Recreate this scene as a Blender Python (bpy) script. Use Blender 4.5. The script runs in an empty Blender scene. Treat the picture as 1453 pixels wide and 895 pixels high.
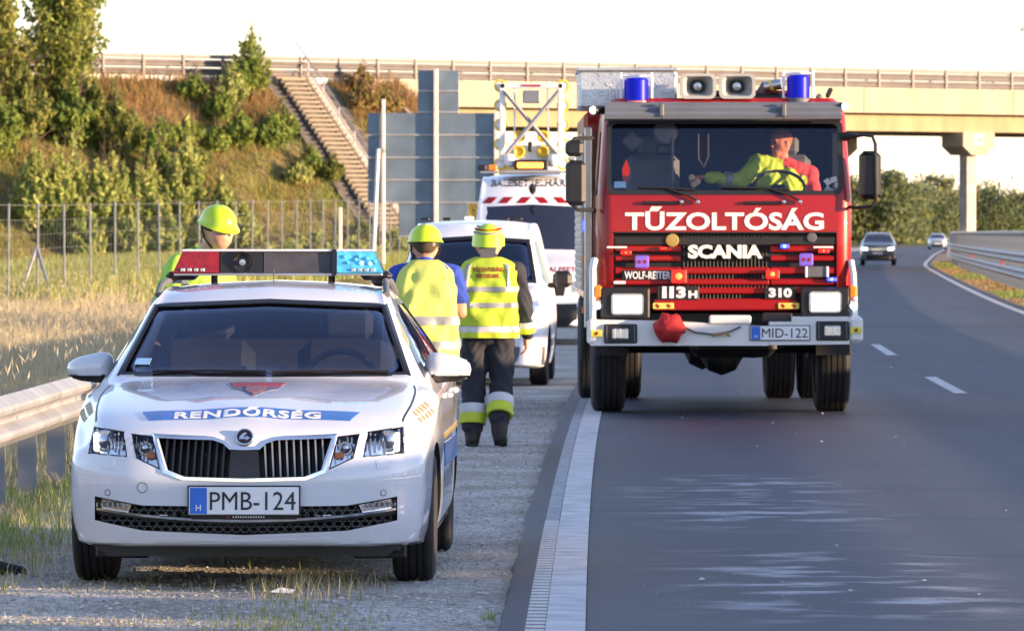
import bpy, bmesh, math, random
import numpy as np
from mathutils import Vector, Matrix, noise
from mathutils.bvhtree import BVHTree
R = math.radians
rng = np.random.default_rng(7)
random.seed(7)
scene = bpy.context.scene
C = scene.collection

# ------------------------------------------------------------------ camera, sky, sun, exposure
cam_d = bpy.data.cameras.new('camera'); cam = bpy.data.objects.new('camera', cam_d); C.objects.link(cam)
cam_d.sensor_width = 36.0; cam_d.lens = 208.1
cam_d.clip_start = 1.0; cam_d.clip_end = 12000
cam.location = (0, 0, 1.70); cam.rotation_euler = (R(90 - 0.8014), 0, 0)
cam_d.dof.use_dof = True; cam_d.dof.focus_distance = 29.5; cam_d.dof.aperture_fstop = 15
scene.camera = cam

SUN_AZ = R(109.0)      # clockwise from +Y: behind the camera, to the right
SUN_EL = R(6.2)
to_sun = Vector((math.sin(SUN_AZ) * math.cos(SUN_EL), math.cos(SUN_AZ) * math.cos(SUN_EL), math.sin(SUN_EL)))
world = bpy.data.worlds.new('World'); scene.world = world; world.use_nodes = True
wn = world.node_tree.nodes; wl = world.node_tree.links
sky = wn.new('ShaderNodeTexSky'); sky.sky_type = 'NISHITA'; sky.sun_disc = False
sky.sun_elevation = SUN_EL; sky.sun_rotation = SUN_AZ
sky.air_density = 1.0; sky.dust_density = 0.15; sky.ozone_density = 1.5
wb = wn.new('ShaderNodeMix'); wb.data_type = 'RGBA'; wb.blend_type = 'MULTIPLY'; wb.inputs[0].default_value = 1.0
wb.inputs[7].default_value = (0.96, 0.95, 1.20, 1)      # the camera's cool white balance, over the whole sky
hs = wn.new('ShaderNodeHueSaturation'); hs.inputs['Saturation'].default_value = 0.72
wl.new(sky.outputs['Color'], hs.inputs['Color']); wl.new(hs.outputs[0], wb.inputs[6]); wl.new(wb.outputs[2], wn['Background'].inputs['Color'])
wn['Background'].inputs['Strength'].default_value = 0.15
sun_d = bpy.data.lights.new('sun', 'SUN'); sun = bpy.data.objects.new('sun', sun_d); C.objects.link(sun)
sun_d.energy = 4.3; sun_d.angle = R(0.53); sun_d.color = (1.0, 0.68, 0.40)
sun.rotation_euler = (-to_sun).to_track_quat('-Z', 'Y').to_euler()
scene.render.engine = 'CYCLES'
scene.view_settings.view_transform = 'Standard'; scene.view_settings.look = 'None'
scene.view_settings.gamma = 1.0; scene.view_settings.exposure = 1.85
scene.view_settings.use_curve_mapping = False

# ------------------------------------------------------------------ helpers
def thing(name, label, cat, loc=(0, 0, 0), rz=0.0, group=None):
    o = bpy.data.objects.new(name, None); C.objects.link(o)
    o.empty_display_size = 0.3
    o.location = loc; o.rotation_euler = (0, 0, rz); o['label'] = label; o['category'] = cat
    if group: o['group'] = group
    return o
def tag(o, label=None, cat=None, group=None, kind=None):
    if label: o['label'] = label
    if cat: o['category'] = cat
    if group: o['group'] = group
    if kind: o['kind'] = kind
    return o
def link(name, me, parent=None, loc=None):
    o = bpy.data.objects.new(name, me); C.objects.link(o)
    if parent: o.parent = parent
    if loc is not None: o.location = loc
    return o
def copy_tree(o, parent=None):
    c = o.copy(); C.objects.link(c); c.parent = parent
    for ch in list(o.children): copy_tree(ch, c)
    return c
def fast_mesh(name, V, F, mats, smooth=False, mi=None):
    V = np.asarray(V, dtype=np.float32); F = np.asarray(F, dtype=np.int32)
    me = bpy.data.meshes.new(name)
    me.vertices.add(len(V)); me.vertices.foreach_set('co', V.ravel())
    k = F.shape[1]
    me.loops.add(F.size); me.loops.foreach_set('vertex_index', F.ravel())
    me.polygons.add(len(F)); me.polygons.foreach_set('loop_start', np.arange(0, F.size, k, dtype=np.int32))
    if smooth: me.polygons.foreach_set('use_smooth', np.ones(len(F), dtype=bool))
    for m in (mats if isinstance(mats, (list, tuple)) else [mats]): me.materials.append(m)
    if mi is not None: me.polygons.foreach_set('material_index', np.asarray(mi, dtype=np.int32))
    me.update(calc_edges=True); me.validate()
    return me

class MB:
    def __init__(s): s.v = []; s.f = []; s.m = []
    def add(s, vs, fs, mi=0):
        o = len(s.v); s.v += [tuple(v) for v in vs]; s.f += [tuple(i + o for i in f) for f in fs]; s.m += [mi] * len(fs); return s
    def box(s, c, d, ch=0.0, rot=None, mi=0):
        hx, hy, hz = d[0] / 2, d[1] / 2, d[2] / 2
        h = (hx, hy, hz); ch = min(ch, hx * .9, hy * .9, hz * .9)
        M = rot if rot is not None else Matrix.Identity(3)
        cs = [(a, b, e) for a in (-1, 1) for b in (-1, 1) for e in (-1, 1)]
        vs = []; fs = []
        if ch <= 0:
            vs = [(k[0] * hx, k[1] * hy, k[2] * hz) for k in cs]
            fs = [(0, 1, 3, 2), (4, 6, 7, 5), (0, 4, 5, 1), (2, 3, 7, 6), (0, 2, 6, 4), (1, 5, 7, 3)]
        else:
            for k in cs:
                for a in range(3):
                    vs.append(tuple(k[j] * (h[j] - (0 if j == a else ch)) for j in range(3)))
            ix = lambda k, a: cs.index(tuple(k)) * 3 + a
            for a in range(3):
                b, e = (a + 1) % 3, (a + 2) % 3
                for sg in (-1, 1):
                    q = []
                    for sb, se in ((-1, -1), (1, -1), (1, 1), (-1, 1)):
                        k = [0, 0, 0]; k[a] = sg; k[b] = sb; k[e] = se; q.append(ix(k, a))
                    fs.append(tuple(q))
                for sb in (-1, 1):
                    for se in (-1, 1):
                        k1 = [0, 0, 0]; k1[a] = -1; k1[b] = sb; k1[e] = se; k2 = list(k1); k2[a] = 1
                        fs.append((ix(k1, b), ix(k2, b), ix(k2, e), ix(k1, e)))
            for k in cs: fs.append((ix(k, 0), ix(k, 1), ix(k, 2)))
        cc = Vector(c)
        return s.add([M @ Vector(v) + cc for v in vs], fs, mi)
    def cyl(s, p0, p1, r0, r1=None, n=12, mi=0, cap=True):
        p0 = Vector(p0); p1 = Vector(p1); r1 = r0 if r1 is None else r1
        d = (p1 - p0).normalized(); a = d.orthogonal().normalized(); b = d.cross(a)
        vs = []
        for p, r in ((p0, r0), (p1, r1)):
            for i in range(n):
                t = 2 * math.pi * i / n; vs.append(p + (a * math.cos(t) + b * math.sin(t)) * r)
        fs = [(i, (i + 1) % n, n + (i + 1) % n, n + i) for i in range(n)]
        if cap: fs += [tuple(range(n - 1, -1, -1)), tuple(range(n, 2 * n))]
        return s.add(vs, fs, mi)
    def tube(s, pts, r, n=8, mi=0, cap=True):
        pts = [Vector(p) for p in pts]; rs = r if isinstance(r, (list, tuple)) else [r] * len(pts)
        vs = []; prev = None
        for i, p in enumerate(pts):
            d = (pts[min(i + 1, len(pts) - 1)] - pts[max(i - 1, 0)]).normalized()
            a = d.orthogonal().normalized() if prev is None else (prev - d * prev.dot(d)).normalized()
            prev = a; b = d.cross(a)
            for k in range(n):
                t = 2 * math.pi * k / n; vs.append(p + (a * math.cos(t) + b * math.sin(t)) * rs[i])
        fs = []
        for i in range(len(pts) - 1):
            for k in range(n):
                fs.append((i * n + k, i * n + (k + 1) % n, (i + 1) * n + (k + 1) % n, (i + 1) * n + k))
        if cap: fs += [tuple(range(n - 1, -1, -1)), tuple(range((len(pts) - 1) * n, len(pts) * n))]
        return s.add(vs, fs, mi)
    def prism(s, poly, plane, a, b, mi=0):
        def P(u, v, w): return (u, w, v) if plane == 'xz' else ((u, v, w) if plane == 'xy' else (w, u, v))
        n = len(poly)
        vs = [P(u, v, a) for u, v in poly] + [P(u, v, b) for u, v in poly]
        fs = [tuple(range(n - 1, -1, -1)), tuple(range(n, 2 * n))] + [(i, (i + 1) % n, n + (i + 1) % n, n + i) for i in range(n)]
        return s.add(vs, fs, mi)
    def lathe(s, prof, o, axis, n=24, mi=0, cap=True):
        """prof: (radius, along) pairs; o origin; axis direction"""
        o = Vector(o); d = Vector(axis).normalized(); a = d.orthogonal().normalized(); b = d.cross(a)
        vs = []
        for r, h in prof:
            for k in range(n):
                t = 2 * math.pi * k / n; vs.append(o + d * h + (a * math.cos(t) + b * math.sin(t)) * max(r, 1e-4))
        fs = []
        for i in range(len(prof) - 1):
            for k in range(n):
                fs.append((i * n + k, i * n + (k + 1) % n, (i + 1) * n + (k + 1) % n, (i + 1) * n + k))
        if cap and prof[0][0] > 1e-3: fs.append(tuple(range(n - 1, -1, -1)))
        if cap and prof[-1][0] > 1e-3: fs.append(tuple(range((len(prof) - 1) * n, len(prof) * n)))
        return s.add(vs, fs, mi)
    def sweep(s, prof, path, mi=0, close=False):
        """prof: (offset to the right of the path, z); path: 3D points"""
        path = [Vector(p) for p in path]; n = len(prof); vs = []
        for i, p in enumerate(path):
            d = path[min(i + 1, len(path) - 1)] - path[max(i - 1, 0)]; d.z = 0; d.normalize()
            r = Vector((d.y, -d.x, 0))
            for o, z in prof: vs.append(p + r * o + Vector((0, 0, z)))
        fs = []
        m = n if close else n - 1
        for i in range(len(path) - 1):
            for k in range(m):
                fs.append((i * n + k, i * n + (k + 1) % n, (i + 1) * n + (k + 1) % n, (i + 1) * n + k))
        if close: fs += [tuple(range(n - 1, -1, -1)), tuple(range((len(path) - 1) * n, len(path) * n))]
        return s.add(vs, fs, mi)
    def mesh(s, name, mat, smooth=35):
        me = bpy.data.meshes.new(name)
        bm = bmesh.new()
        vv = [bm.verts.new(v) for v in s.v]
        for f, m in zip(s.f, s.m):
            try: q = bm.faces.new([vv[i] for i in f]); q.material_index = m
            except ValueError: pass
        bmesh.ops.recalc_face_normals(bm, faces=bm.faces[:])
        bm.to_mesh(me); bm.free()
        for m in (mat if isinstance(mat, (list, tuple)) else [mat]): me.materials.append(m)
        if smooth:
            me.polygons.foreach_set('use_smooth', [True] * len(me.polygons))
            me.set_sharp_from_angle(angle=R(smooth))
        return me
    def build(s, name, mat, parent=None, smooth=35, loc=None):
        return link(name, s.mesh(name, mat, smooth), parent, loc)

def bm_obj(name, bm, mat, parent=None, smooth=35):
    me = bpy.data.meshes.new(name); bm.to_mesh(me); bm.free()
    for m in (mat if isinstance(mat, (list, tuple)) else [mat]): me.materials.append(m)
    if smooth:
        me.polygons.foreach_set('use_smooth', [True] * len(me.polygons)); me.set_sharp_from_angle(angle=R(smooth))
    return link(name, me, parent)
def baked(o, name=None):
    """evaluate an object's modifiers into a fresh mesh"""
    bpy.context.view_layer.update()
    dg = bpy.context.evaluated_depsgraph_get(); dg.update()
    me = bpy.data.meshes.new_from_object(o.evaluated_get(dg), depsgraph=dg)
    return me
def drop(o):
    me = o.data; bpy.data.objects.remove(o)
def text_geo(txt, height=None, width=None, bold=0.0, spacing=1.0, shear=0.0):
    """flat triangulated lettering: vertices (x,y) with x centred and y from 0, and faces"""
    cu = bpy.data.curves.new('t', 'FONT'); cu.body = txt; cu.size = 1.0; cu.offset = bold; cu.space_character = spacing
    cu.shear = shear; cu.resolution_u = 3
    o = bpy.data.objects.new('t', cu); C.objects.link(o)
    me = baked(o)
    vs = np.array([v.co[:2] for v in me.vertices]); fs = [tuple(p.vertices) for p in me.polygons]
    bpy.data.objects.remove(o); bpy.data.meshes.remove(me)
    mn = vs.min(0); mx = vs.max(0); vs = vs - np.array([(mn[0] + mx[0]) / 2, mn[1]])
    sx = sy = 1.0
    if height: sy = sx = height / (mx[1] - mn[1])
    if width:
        sx = width / (mx[0] - mn[0])
        if not height: sy = sx
    return vs * np.array([sx, sy]), fs
def text_part(name, txt, fn, mat, parent, height=None, width=None, bold=0.02, spacing=1.0, shear=0.0, thick=0.004):
    """lettering laid on a surface by fn(x,y)->(point, outward normal), a few mm thick"""
    vs, fs = text_geo(txt, height, width, bold, spacing, shear)
    top = []; bot = []
    for x, y in vs:
        p, nrm = fn(x, y); p = Vector(p); nrm = Vector(nrm)
        top.append(p + nrm * thick); bot.append(p + nrm * 0.0006)
    n = len(top); cnt = {}
    for f in fs:
        for i in range(len(f)):
            a, b = f[i], f[(i + 1) % len(f)]; cnt[(min(a, b), max(a, b))] = cnt.get((min(a, b), max(a, b)), 0) + 1
    F = list(fs) + [(a, b, b + n, a + n) for (a, b), c in cnt.items() if c == 1]
    mb = MB(); mb.add(top + bot, F)
    return mb.build(name, mat, parent, smooth=0)

# ------------------------------------------------------------------ materials
MATS = {}
def pm(name, col, rough=0.5, metal=0.0, var=0.12, vs=6.0, bump=0.0, bs=60.0, coat=0.0, emit=0.0, ecol=None, spec=0.5,
       trans=0.0, alpha=1.0, col2=None, detail=4.0, aniso=(1, 1, 1), ior=1.45, rvar=0.0, island=0.0, bdist=0.01, transl=0.0):
    m = bpy.data.materials.new(name); m.use_nodes = True; MATS[name] = m
    nt = m.node_tree; N = nt.nodes; L = nt.links; b = N['Principled BSDF']
    b.inputs['Roughness'].default_value = rough; b.inputs['Metallic'].default_value = metal
    b.inputs['Coat Weight'].default_value = coat; b.inputs['Coat Roughness'].default_value = 0.03
    b.inputs['Specular IOR Level'].default_value = spec; b.inputs['IOR'].default_value = ior
    b.inputs['Transmission Weight'].default_value = trans; b.inputs['Alpha'].default_value = alpha
    tc = N.new('ShaderNodeTexCoord'); mp = N.new('ShaderNodeMapping'); L.new(tc.outputs['Object'], mp.inputs['Vector'])
    mp.inputs['Scale'].default_value = aniso
    nz = N.new('ShaderNodeTexNoise'); nz.inputs['Scale'].default_value = vs; nz.inputs['Detail'].default_value = detail
    L.new(mp.outputs['Vector'], nz.inputs['Vector'])
    mr = N.new('ShaderNodeMapRange'); mr.inputs['From Min'].default_value = 0.3; mr.inputs['From Max'].default_value = 0.7
    L.new(nz.outputs['Fac'], mr.inputs['Value'])
    mx = N.new('ShaderNodeMix'); mx.data_type = 'RGBA'
    c = Vector(col); a = tuple(c * (1 - var)) + (1,); bb = tuple(c * (1 + var)) + (1,)
    if col2 is not None: a = tuple(col) + (1,); bb = tuple(col2) + (1,)
    mx.inputs[6].default_value = a; mx.inputs[7].default_value = bb
    L.new(mr.outputs[0], mx.inputs[0]); out = mx.outputs[2]
    if island:
        g = N.new('ShaderNodeNewGeometry'); hs = N.new('ShaderNodeHueSaturation')
        m2 = N.new('ShaderNodeMapRange'); m2.inputs['To Min'].default_value = 1 - island; m2.inputs['To Max'].default_value = 1 + island
        L.new(g.outputs['Random Per Island'], m2.inputs['Value']); L.new(m2.outputs[0], hs.inputs['Value'])
        L.new(out, hs.inputs['Color']); out = hs.outputs['Color']
    L.new(out, b.inputs['Base Color'])
    if rvar:
        m3 = N.new('ShaderNodeMapRange'); m3.inputs['From Min'].default_value = 0.3; m3.inputs['From Max'].default_value = 0.7
        m3.inputs['To Min'].default_value = max(rough - rvar, 0.02); m3.inputs['To Max'].default_value = rough + rvar
        n3 = N.new('ShaderNodeTexNoise'); n3.inputs['Scale'].default_value = vs * 2.7; n3.inputs['Detail'].default_value = 5
        L.new(mp.outputs['Vector'], n3.inputs['Vector']); L.new(n3.outputs['Fac'], m3.inputs['Value']); L.new(m3.outputs[0], b.inputs['Roughness'])
    if bump:
        n2 = N.new('ShaderNodeTexNoise'); n2.inputs['Scale'].default_value = bs; n2.inputs['Detail'].default_value = 3
        L.new(mp.outputs['Vector'], n2.inputs['Vector'])
        bp = N.new('ShaderNodeBump'); bp.inputs['Strength'].default_value = bump; bp.inputs['Distance'].default_value = bdist
        L.new(n2.outputs['Fac'], bp.inputs['Height']); L.new(bp.outputs['Normal'], b.inputs['Normal'])
    if emit:
        b.inputs['Emission Color'].default_value = tuple(ecol or col) + (1,); b.inputs['Emission Strength'].default_value = emit
    if transl:
        tr = N.new('ShaderNodeBsdfTranslucent'); L.new(out, tr.inputs['Color'])
        ms = N.new('ShaderNodeMixShader'); ms.inputs['Fac'].default_value = transl
        L.new(b.outputs[0], ms.inputs[1]); L.new(tr.outputs[0], ms.inputs[2]); L.new(ms.outputs[0], N['Material Output'].inputs['Surface'])
    return m
M = MATS
pm('galv', (.30, .30, .31), .45, .35, var=.18, vs=3, rvar=.12)
pm('galv_dark', (.19, .21, .24), .5, .4, var=.2, vs=4, rvar=.1)
pm('galv_dull', (.36, .36, .36), .6, .25, var=.15, vs=2)
pm('concrete', (.24, .20, .155), .85, var=.12, vs=1.2, bump=.3, bs=12, detail=8)
pm('concrete_grey', (.36, .34, .31), .9, var=.2, vs=2.5, bump=.4, bs=10, detail=8)
pm('stair_dark', (.10, .09, .08), .9, var=.4, vs=4, bump=.6, bs=6)
pm('marking', (.50, .50, .50), .75, var=.22, vs=5, detail=10)
pm('marking_worn', (.30, .31, .32), .8, var=.3, vs=14, detail=8)
pm('sign_back', (.13, .18, .235), .55, .35, var=.2, vs=1.5, rvar=.1)
pm('post_white', (.62, .60, .56), .5, .3, var=.1)
pm('fence_post', (.17, .19, .22), .6, .5, var=.15)
pm('wire', (.22, .22, .20), .5, .6)
pm('bark', (.16, .11, .075), .9, var=.3, vs=5, bump=.5, bs=20)
# ------------------------------------------------------------------ road alignment and terrain
_d = np.arange(-160, 2400, 1.0)
_kd = [-160, 0, 25, 38.6, 55, 65, 84, 106, 124, 159, 204, 285, 317, 446, 649, 800, 900, 1000, 1400, 2400]
_kx = [-1.9, -.08, .206, .407, .73, .95, 1.5, 2.25, 3.1, 5.0, 7.6, 12.4, 14.6, 24.3, 40.3, 56, 70, 87, 175, 480]
_x = np.interp(_d, _kd, _kx)
for w in (9, 9, 15):
    _x = np.convolve(np.pad(_x, w, mode='reflect', reflect_type='odd'), np.ones(2 * w + 1) / (2 * w + 1), mode='valid')
def LX(d): return float(np.interp(d, _d, _x))
def along(off, d0, d1, step, z=0.0): 
    n = max(2, int(round((d1 - d0) / step)) + 1)
    return [Vector((LX(d) + off, d, z)) for d in np.linspace(d0, d1, n)]

BP = Vector((-9.4, 257.0, 0)); BU = Vector((.82, .572, 0)).normalized(); BN = Vector((.572, -.82, 0)).normalized()
CREST = 8.25; SLOPE = 1.2; UEND = 5.2
def bw(u, v, z): return BP + BU * u + BN * v + Vector((0, 0, z))
def ground_z(x, y):
    dx = x - BP.x; dy = y - BP.y
    u = dx * BU.x + dy * BU.y; v = dx * BN.x + dy * BN.y
    h = np.minimum(CREST - np.maximum(v, 0) / SLOPE, CREST - np.maximum(-12 - v, 0) / SLOPE)
    h = np.minimum(h, CREST - np.maximum(u - UEND, 0) / 1.05)
    lump = .18 * np.sin(x * 1.3 + .7 * y) * np.sin(y * .9 - .4 * x) + .12 * np.sin(x * 3.1) * np.sin(y * 2.3)
    edge = np.clip(v, 0, 1.5) / 1.5
    h = h + lump * edge * (h > .4)
    # left verge: shallow ditch past the guardrail, then level
    lx = np.interp(y, _d, _x)
    o = x - lx
    base = np.where(o < -4.2, -.12 - .1 * np.exp(-((o + 7) / 2.) ** 2), -.03)
    base = np.where(o < -11.5, .05 + .25 * np.clip((y - 120) / 90, 0, 1), base)
    base = np.where(o > 8.2, .05, base)
    return np.maximum(base, h)
def gz(x, y): return float(ground_z(np.array(x, float), np.array(y, float)))

def ground_material():
    m = bpy.data.materials.new('grass_ground'); m.use_nodes = True; MATS['grass_ground'] = m
    N = m.node_tree.nodes; L = m.node_tree.links; b = N['Principled BSDF']; b.inputs['Roughness'].default_value = .95
    b.inputs['Specular IOR Level'].default_value = .1
    g = N.new('ShaderNodeNewGeometry')
    n1 = N.new('ShaderNodeTexNoise'); n1.inputs['Scale'].default_value = .35; n1.inputs['Detail'].default_value = 6
    n2 = N.new('ShaderNodeTexNoise'); n2.inputs['Scale'].default_value = 5; n2.inputs['Detail'].default_value = 6
    L.new(g.outputs['Position'], n1.inputs['Vector']); L.new(g.outputs['Position'], n2.inputs['Vector'])
    cr = N.new('ShaderNodeValToRGB'); e = cr.color_ramp.elements
    e[0].position = .36; e[0].color = (.11, .12, .035, 1); e[1].position = .62; e[1].color = (.24, .19, .11, 1)
    k = e.new(.5); k.color = (.17, .15, .06, 1)
    L.new(n1.outputs['Fac'], cr.inputs['Fac'])
    mx = N.new('ShaderNodeMix'); mx.data_type = 'RGBA'; mx.blend_type = 'MULTIPLY'; mx.inputs[0].default_value = .8
    c2 = N.new('ShaderNodeValToRGB'); c2.color_ramp.elements[0].position = .3; c2.color_ramp.elements[0].color = (.45, .45, .45, 1); c2.color_ramp.elements[1].position = .7
    L.new(n2.outputs['Fac'], c2.inputs['Fac']); L.new(cr.outputs[0], mx.inputs[6]); L.new(c2.outputs[0], mx.inputs[7])
    L.new(mx.outputs[2], b.inputs['Base Color'])
    bp = N.new('ShaderNodeBump'); bp.inputs['Strength'].default_value = .6; bp.inputs['Distance'].default_value = .08
    L.new(n2.outputs['Fac'], bp.inputs['Height']); L.new(bp.outputs['Normal'], b.inputs['Normal'])
    return m
def asphalt_material():
    m = bpy.data.materials.new('asphalt'); m.use_nodes = True; MATS['asphalt'] = m
    N = m.node_tree.nodes; L = m.node_tree.links; b = N['Principled BSDF']
    b.inputs['Specular IOR Level'].default_value = .35
    g = N.new('ShaderNodeNewGeometry')
    def nz(scale, det, vec=None):
        n = N.new('ShaderNodeTexNoise'); n.inputs['Scale'].default_value = scale; n.inputs['Detail'].default_value = det
        L.new(vec or g.outputs['Position'], n.inputs['Vector']); return n
    def ramp(src, p0, c0, p1, c1):
        r = N.new('ShaderNodeValToRGB'); r.color_ramp.elements[0].position = p0; r.color_ramp.elements[1].position = p1
        r.color_ramp.elements[0].color = tuple(c0) + (1,); r.color_ramp.elements[1].color = tuple(c1) + (1,)
        L.new(src, r.inputs['Fac']); return r
    def mix(bt, fac, A, B):
        q = N.new('ShaderNodeMix'); q.data_type = 'RGBA'; q.blend_type = bt
        if isinstance(fac, float): q.inputs[0].default_value = fac
        else: L.new(fac, q.inputs[0])
        for k, s in ((6, A), (7, B)):
            if isinstance(s, tuple): q.inputs[k].default_value = s
            else: L.new(s, q.inputs[k])
        return q
    def mth(op, a, bb, clamp=False):
        q = N.new('ShaderNodeMath'); q.operation = op; q.use_clamp = clamp
        for k, s in ((0, a), (1, bb)):
            if isinstance(s, (int, float)): q.inputs[k].default_value = s
            else: L.new(s, q.inputs[k])
        return q.outputs[0]
    big = nz(.22, 5); mid = nz(2.2, 6); fine = nz(55, 4)
    base = ramp(big.outputs['Fac'], .35, (.029, .036, .056), .68, (.041, .048, .069))
    r2 = ramp(mid.outputs['Fac'], .3, (.95, .95, .95), .7, (1.05, 1.05, 1.05))
    r3 = ramp(fine.outputs['Fac'], .3, (.55, .55, .55), .72, (1.5, 1.5, 1.5))
    c = mix('MULTIPLY', 1.0, base.outputs[0], r2.outputs[0]); c = mix('MULTIPLY', .8, c.outputs[2], r3.outputs[0])
    mt = N.new('ShaderNodeMapping'); mt.inputs['Scale'].default_value = (1.1, .045, 1); L.new(g.outputs['Position'], mt.inputs['Vector'])
    trk = nz(1.0, 4, mt.outputs['Vector']); r4 = ramp(trk.outputs['Fac'], .32, (.78, .79, .84), .68, (1.25, 1.19, 1.15)); c = mix('MULTIPLY', 1.0, c.outputs[2], r4.outputs[0])
    # pale streaks across two stretches of the lane, broken up by noise
    sp = N.new('ShaderNodeSeparateXYZ'); L.new(g.outputs['Position'], sp.inputs[0])
    mp = N.new('ShaderNodeMapping'); mp.inputs['Rotation'].default_value = (0, 0, R(-14)); mp.inputs['Scale'].default_value = (1.7, 2.0, 1)
    L.new(g.outputs['Position'], mp.inputs['Vector'])
    st = nz(1.15, 2.5, mp.outputs['Vector'])
    def win(src, lo, hi, soft):
        a = N.new('ShaderNodeMapRange'); a.interpolation_type = 'SMOOTHSTEP'; a.inputs['From Min'].default_value = lo - soft; a.inputs['From Max'].default_value = lo + soft
        e = N.new('ShaderNodeMapRange'); e.interpolation_type = 'SMOOTHSTEP'; e.inputs['From Min'].default_value = hi - soft; e.inputs['From Max'].default_value = hi + soft
        e.inputs['To Min'].default_value = 1; e.inputs['To Max'].default_value = 0
        L.new(src, a.inputs['Value']); L.new(src, e.inputs['Value']); return mth('MULTIPLY', a.outputs[0], e.outputs[0])
    m1 = mth('MULTIPLY', win(sp.outputs[0], .95, 1.95, .45), win(sp.outputs[1], 33.5, 40.0, 1.2))
    m2 = mth('MULTIPLY', win(sp.outputs[0], .95, 2.1, .4), win(sp.outputs[1], 25.5, 30.5, 1.0))
    mm = mth('ADD', m1, m2, True)
    th = ramp(st.outputs['Fac'], .50, (0, 0, 0), .72, (1, 1, 1))
    grit = ramp(fine.outputs['Fac'], .3, (.5, .5, .5), .6, (1, 1, 1))
    sm = mth('MULTIPLY', mth('MULTIPLY', mm, th.outputs[0]), mth('MULTIPLY', grit.outputs[0], .9))
    c = mix('MIX', sm, c.outputs[2], (.55, .57, .60, 1))
    # shadow bands across the carriageway further up, painted into the asphalt colour
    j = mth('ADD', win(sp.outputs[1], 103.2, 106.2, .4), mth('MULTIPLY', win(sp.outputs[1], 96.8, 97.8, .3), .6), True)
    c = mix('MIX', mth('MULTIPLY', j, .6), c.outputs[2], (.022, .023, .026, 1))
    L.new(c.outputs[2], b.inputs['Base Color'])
    rr = ramp(big.outputs['Fac'], .3, (.60, .60, .60), .7, (.66, .66, .66)); L.new(rr.outputs[0], b.inputs['Roughness'])
    bp = N.new('ShaderNodeBump'); bp.inputs['Strength'].default_value = .4; bp.inputs['Distance'].default_value = .005
    L.new(fine.outputs['Fac'], bp.inputs['Height']); L.new(bp.outputs['Normal'], b.inputs['Normal'])
    return m
def gravel_material():
    m = bpy.data.materials.new('gravel'); m.use_nodes = True; MATS['gravel'] = m
    N = m.node_tree.nodes; L = m.node_tree.links; b = N['Principled BSDF']; b.inputs['Roughness'].default_value = .9
    g = N.new('ShaderNodeNewGeometry')
    vo = N.new('ShaderNodeTexVoronoi'); vo.inputs['Scale'].default_value = 42; L.new(g.outputs['Position'], vo.inputs['Vector'])
    n1 = N.new('ShaderNodeTexNoise'); n1.inputs['Scale'].default_value = 1.1; n1.inputs['Detail'].default_value = 7; L.new(g.outputs['Position'], n1.inputs['Vector'])
    n2 = N.new('ShaderNodeTexNoise'); n2.inputs['Scale'].default_value = 25; n2.inputs['Detail'].default_value = 5; L.new(g.outputs['Position'], n2.inputs['Vector'])
    hv = N.new('ShaderNodeSeparateColor'); L.new(vo.outputs['Color'], hv.inputs[0])
    r1 = N.new('ShaderNodeValToRGB'); r1.color_ramp.elements[0].color = (.27, .255, .235, 1); r1.color_ramp.elements[1].color = (.66, .63, .575, 1)
    L.new(hv.outputs[0], r1.inputs['Fac'])
    r2 = N.new('ShaderNodeValToRGB'); r2.color_ramp.elements[0].position = .35; r2.color_ramp.elements[0].color = (.62, .58, .5, 1); r2.color_ramp.elements[1].position = .65; r2.color_ramp.elements[1].color = (1, 1, 1, 1)
    L.new(n1.outputs['Fac'], r2.inputs['Fac'])
    mx = N.new('ShaderNodeMix'); mx.data_type = 'RGBA'; mx.blend_type = 'MULTIPLY'; mx.inputs[0].default_value = 1
    L.new(r1.outputs[0], mx.inputs[6]); L.new(r2.outputs[0], mx.inputs[7]); L.new(mx.outputs[2], b.inputs['Base Color'])
    ad = N.new('ShaderNodeMath'); ad.operation = 'ADD'; L.new(vo.outputs['Distance'], ad.inputs[0]); L.new(n2.outputs['Fac'], ad.inputs[1])
    bp = N.new('ShaderNodeBump'); bp.invert = True; bp.inputs['Strength'].default_value = .9; bp.inputs['Distance'].default_value = .015
    L.new(ad.outputs[0], bp.inputs['Height']); L.new(bp.outputs['Normal'], b.inputs['Normal'])
    return m
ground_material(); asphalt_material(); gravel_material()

def grid_mesh(name, xs, ys, fn, mat):
    X, Y = np.meshgrid(xs, ys); Z = fn(X, Y)
    V = np.stack([X, Y, Z], -1).reshape(-1, 3); nx, ny = len(xs), len(ys)
    i = np.arange(nx - 1)[None, :] + nx * np.arange(ny - 1)[:, None]
    F = np.stack([i, i + 1, i + nx + 1, i + nx], -1).reshape(-1, 4)
    return fast_mesh(name, V, F, mat, smooth=True)
xs = np.concatenate([[-3000, -1500, -700, -400], np.arange(-260, -60, 5.0), np.arange(-60, 26, .55), [30, 40, 55, 75, 110, 200, 400, 900, 3000]])
ys = np.concatenate([[-200, -100, -40, 0, 15], np.arange(20, 212, 3), np.arange(212, 300, .6), np.arange(302, 420, 8), [450, 520, 650, 900, 1400, 2500, 6000]])
tag(link('ground', grid_mesh('ground', xs, ys, ground_z, M['grass_ground'])), kind='structure')

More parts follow.
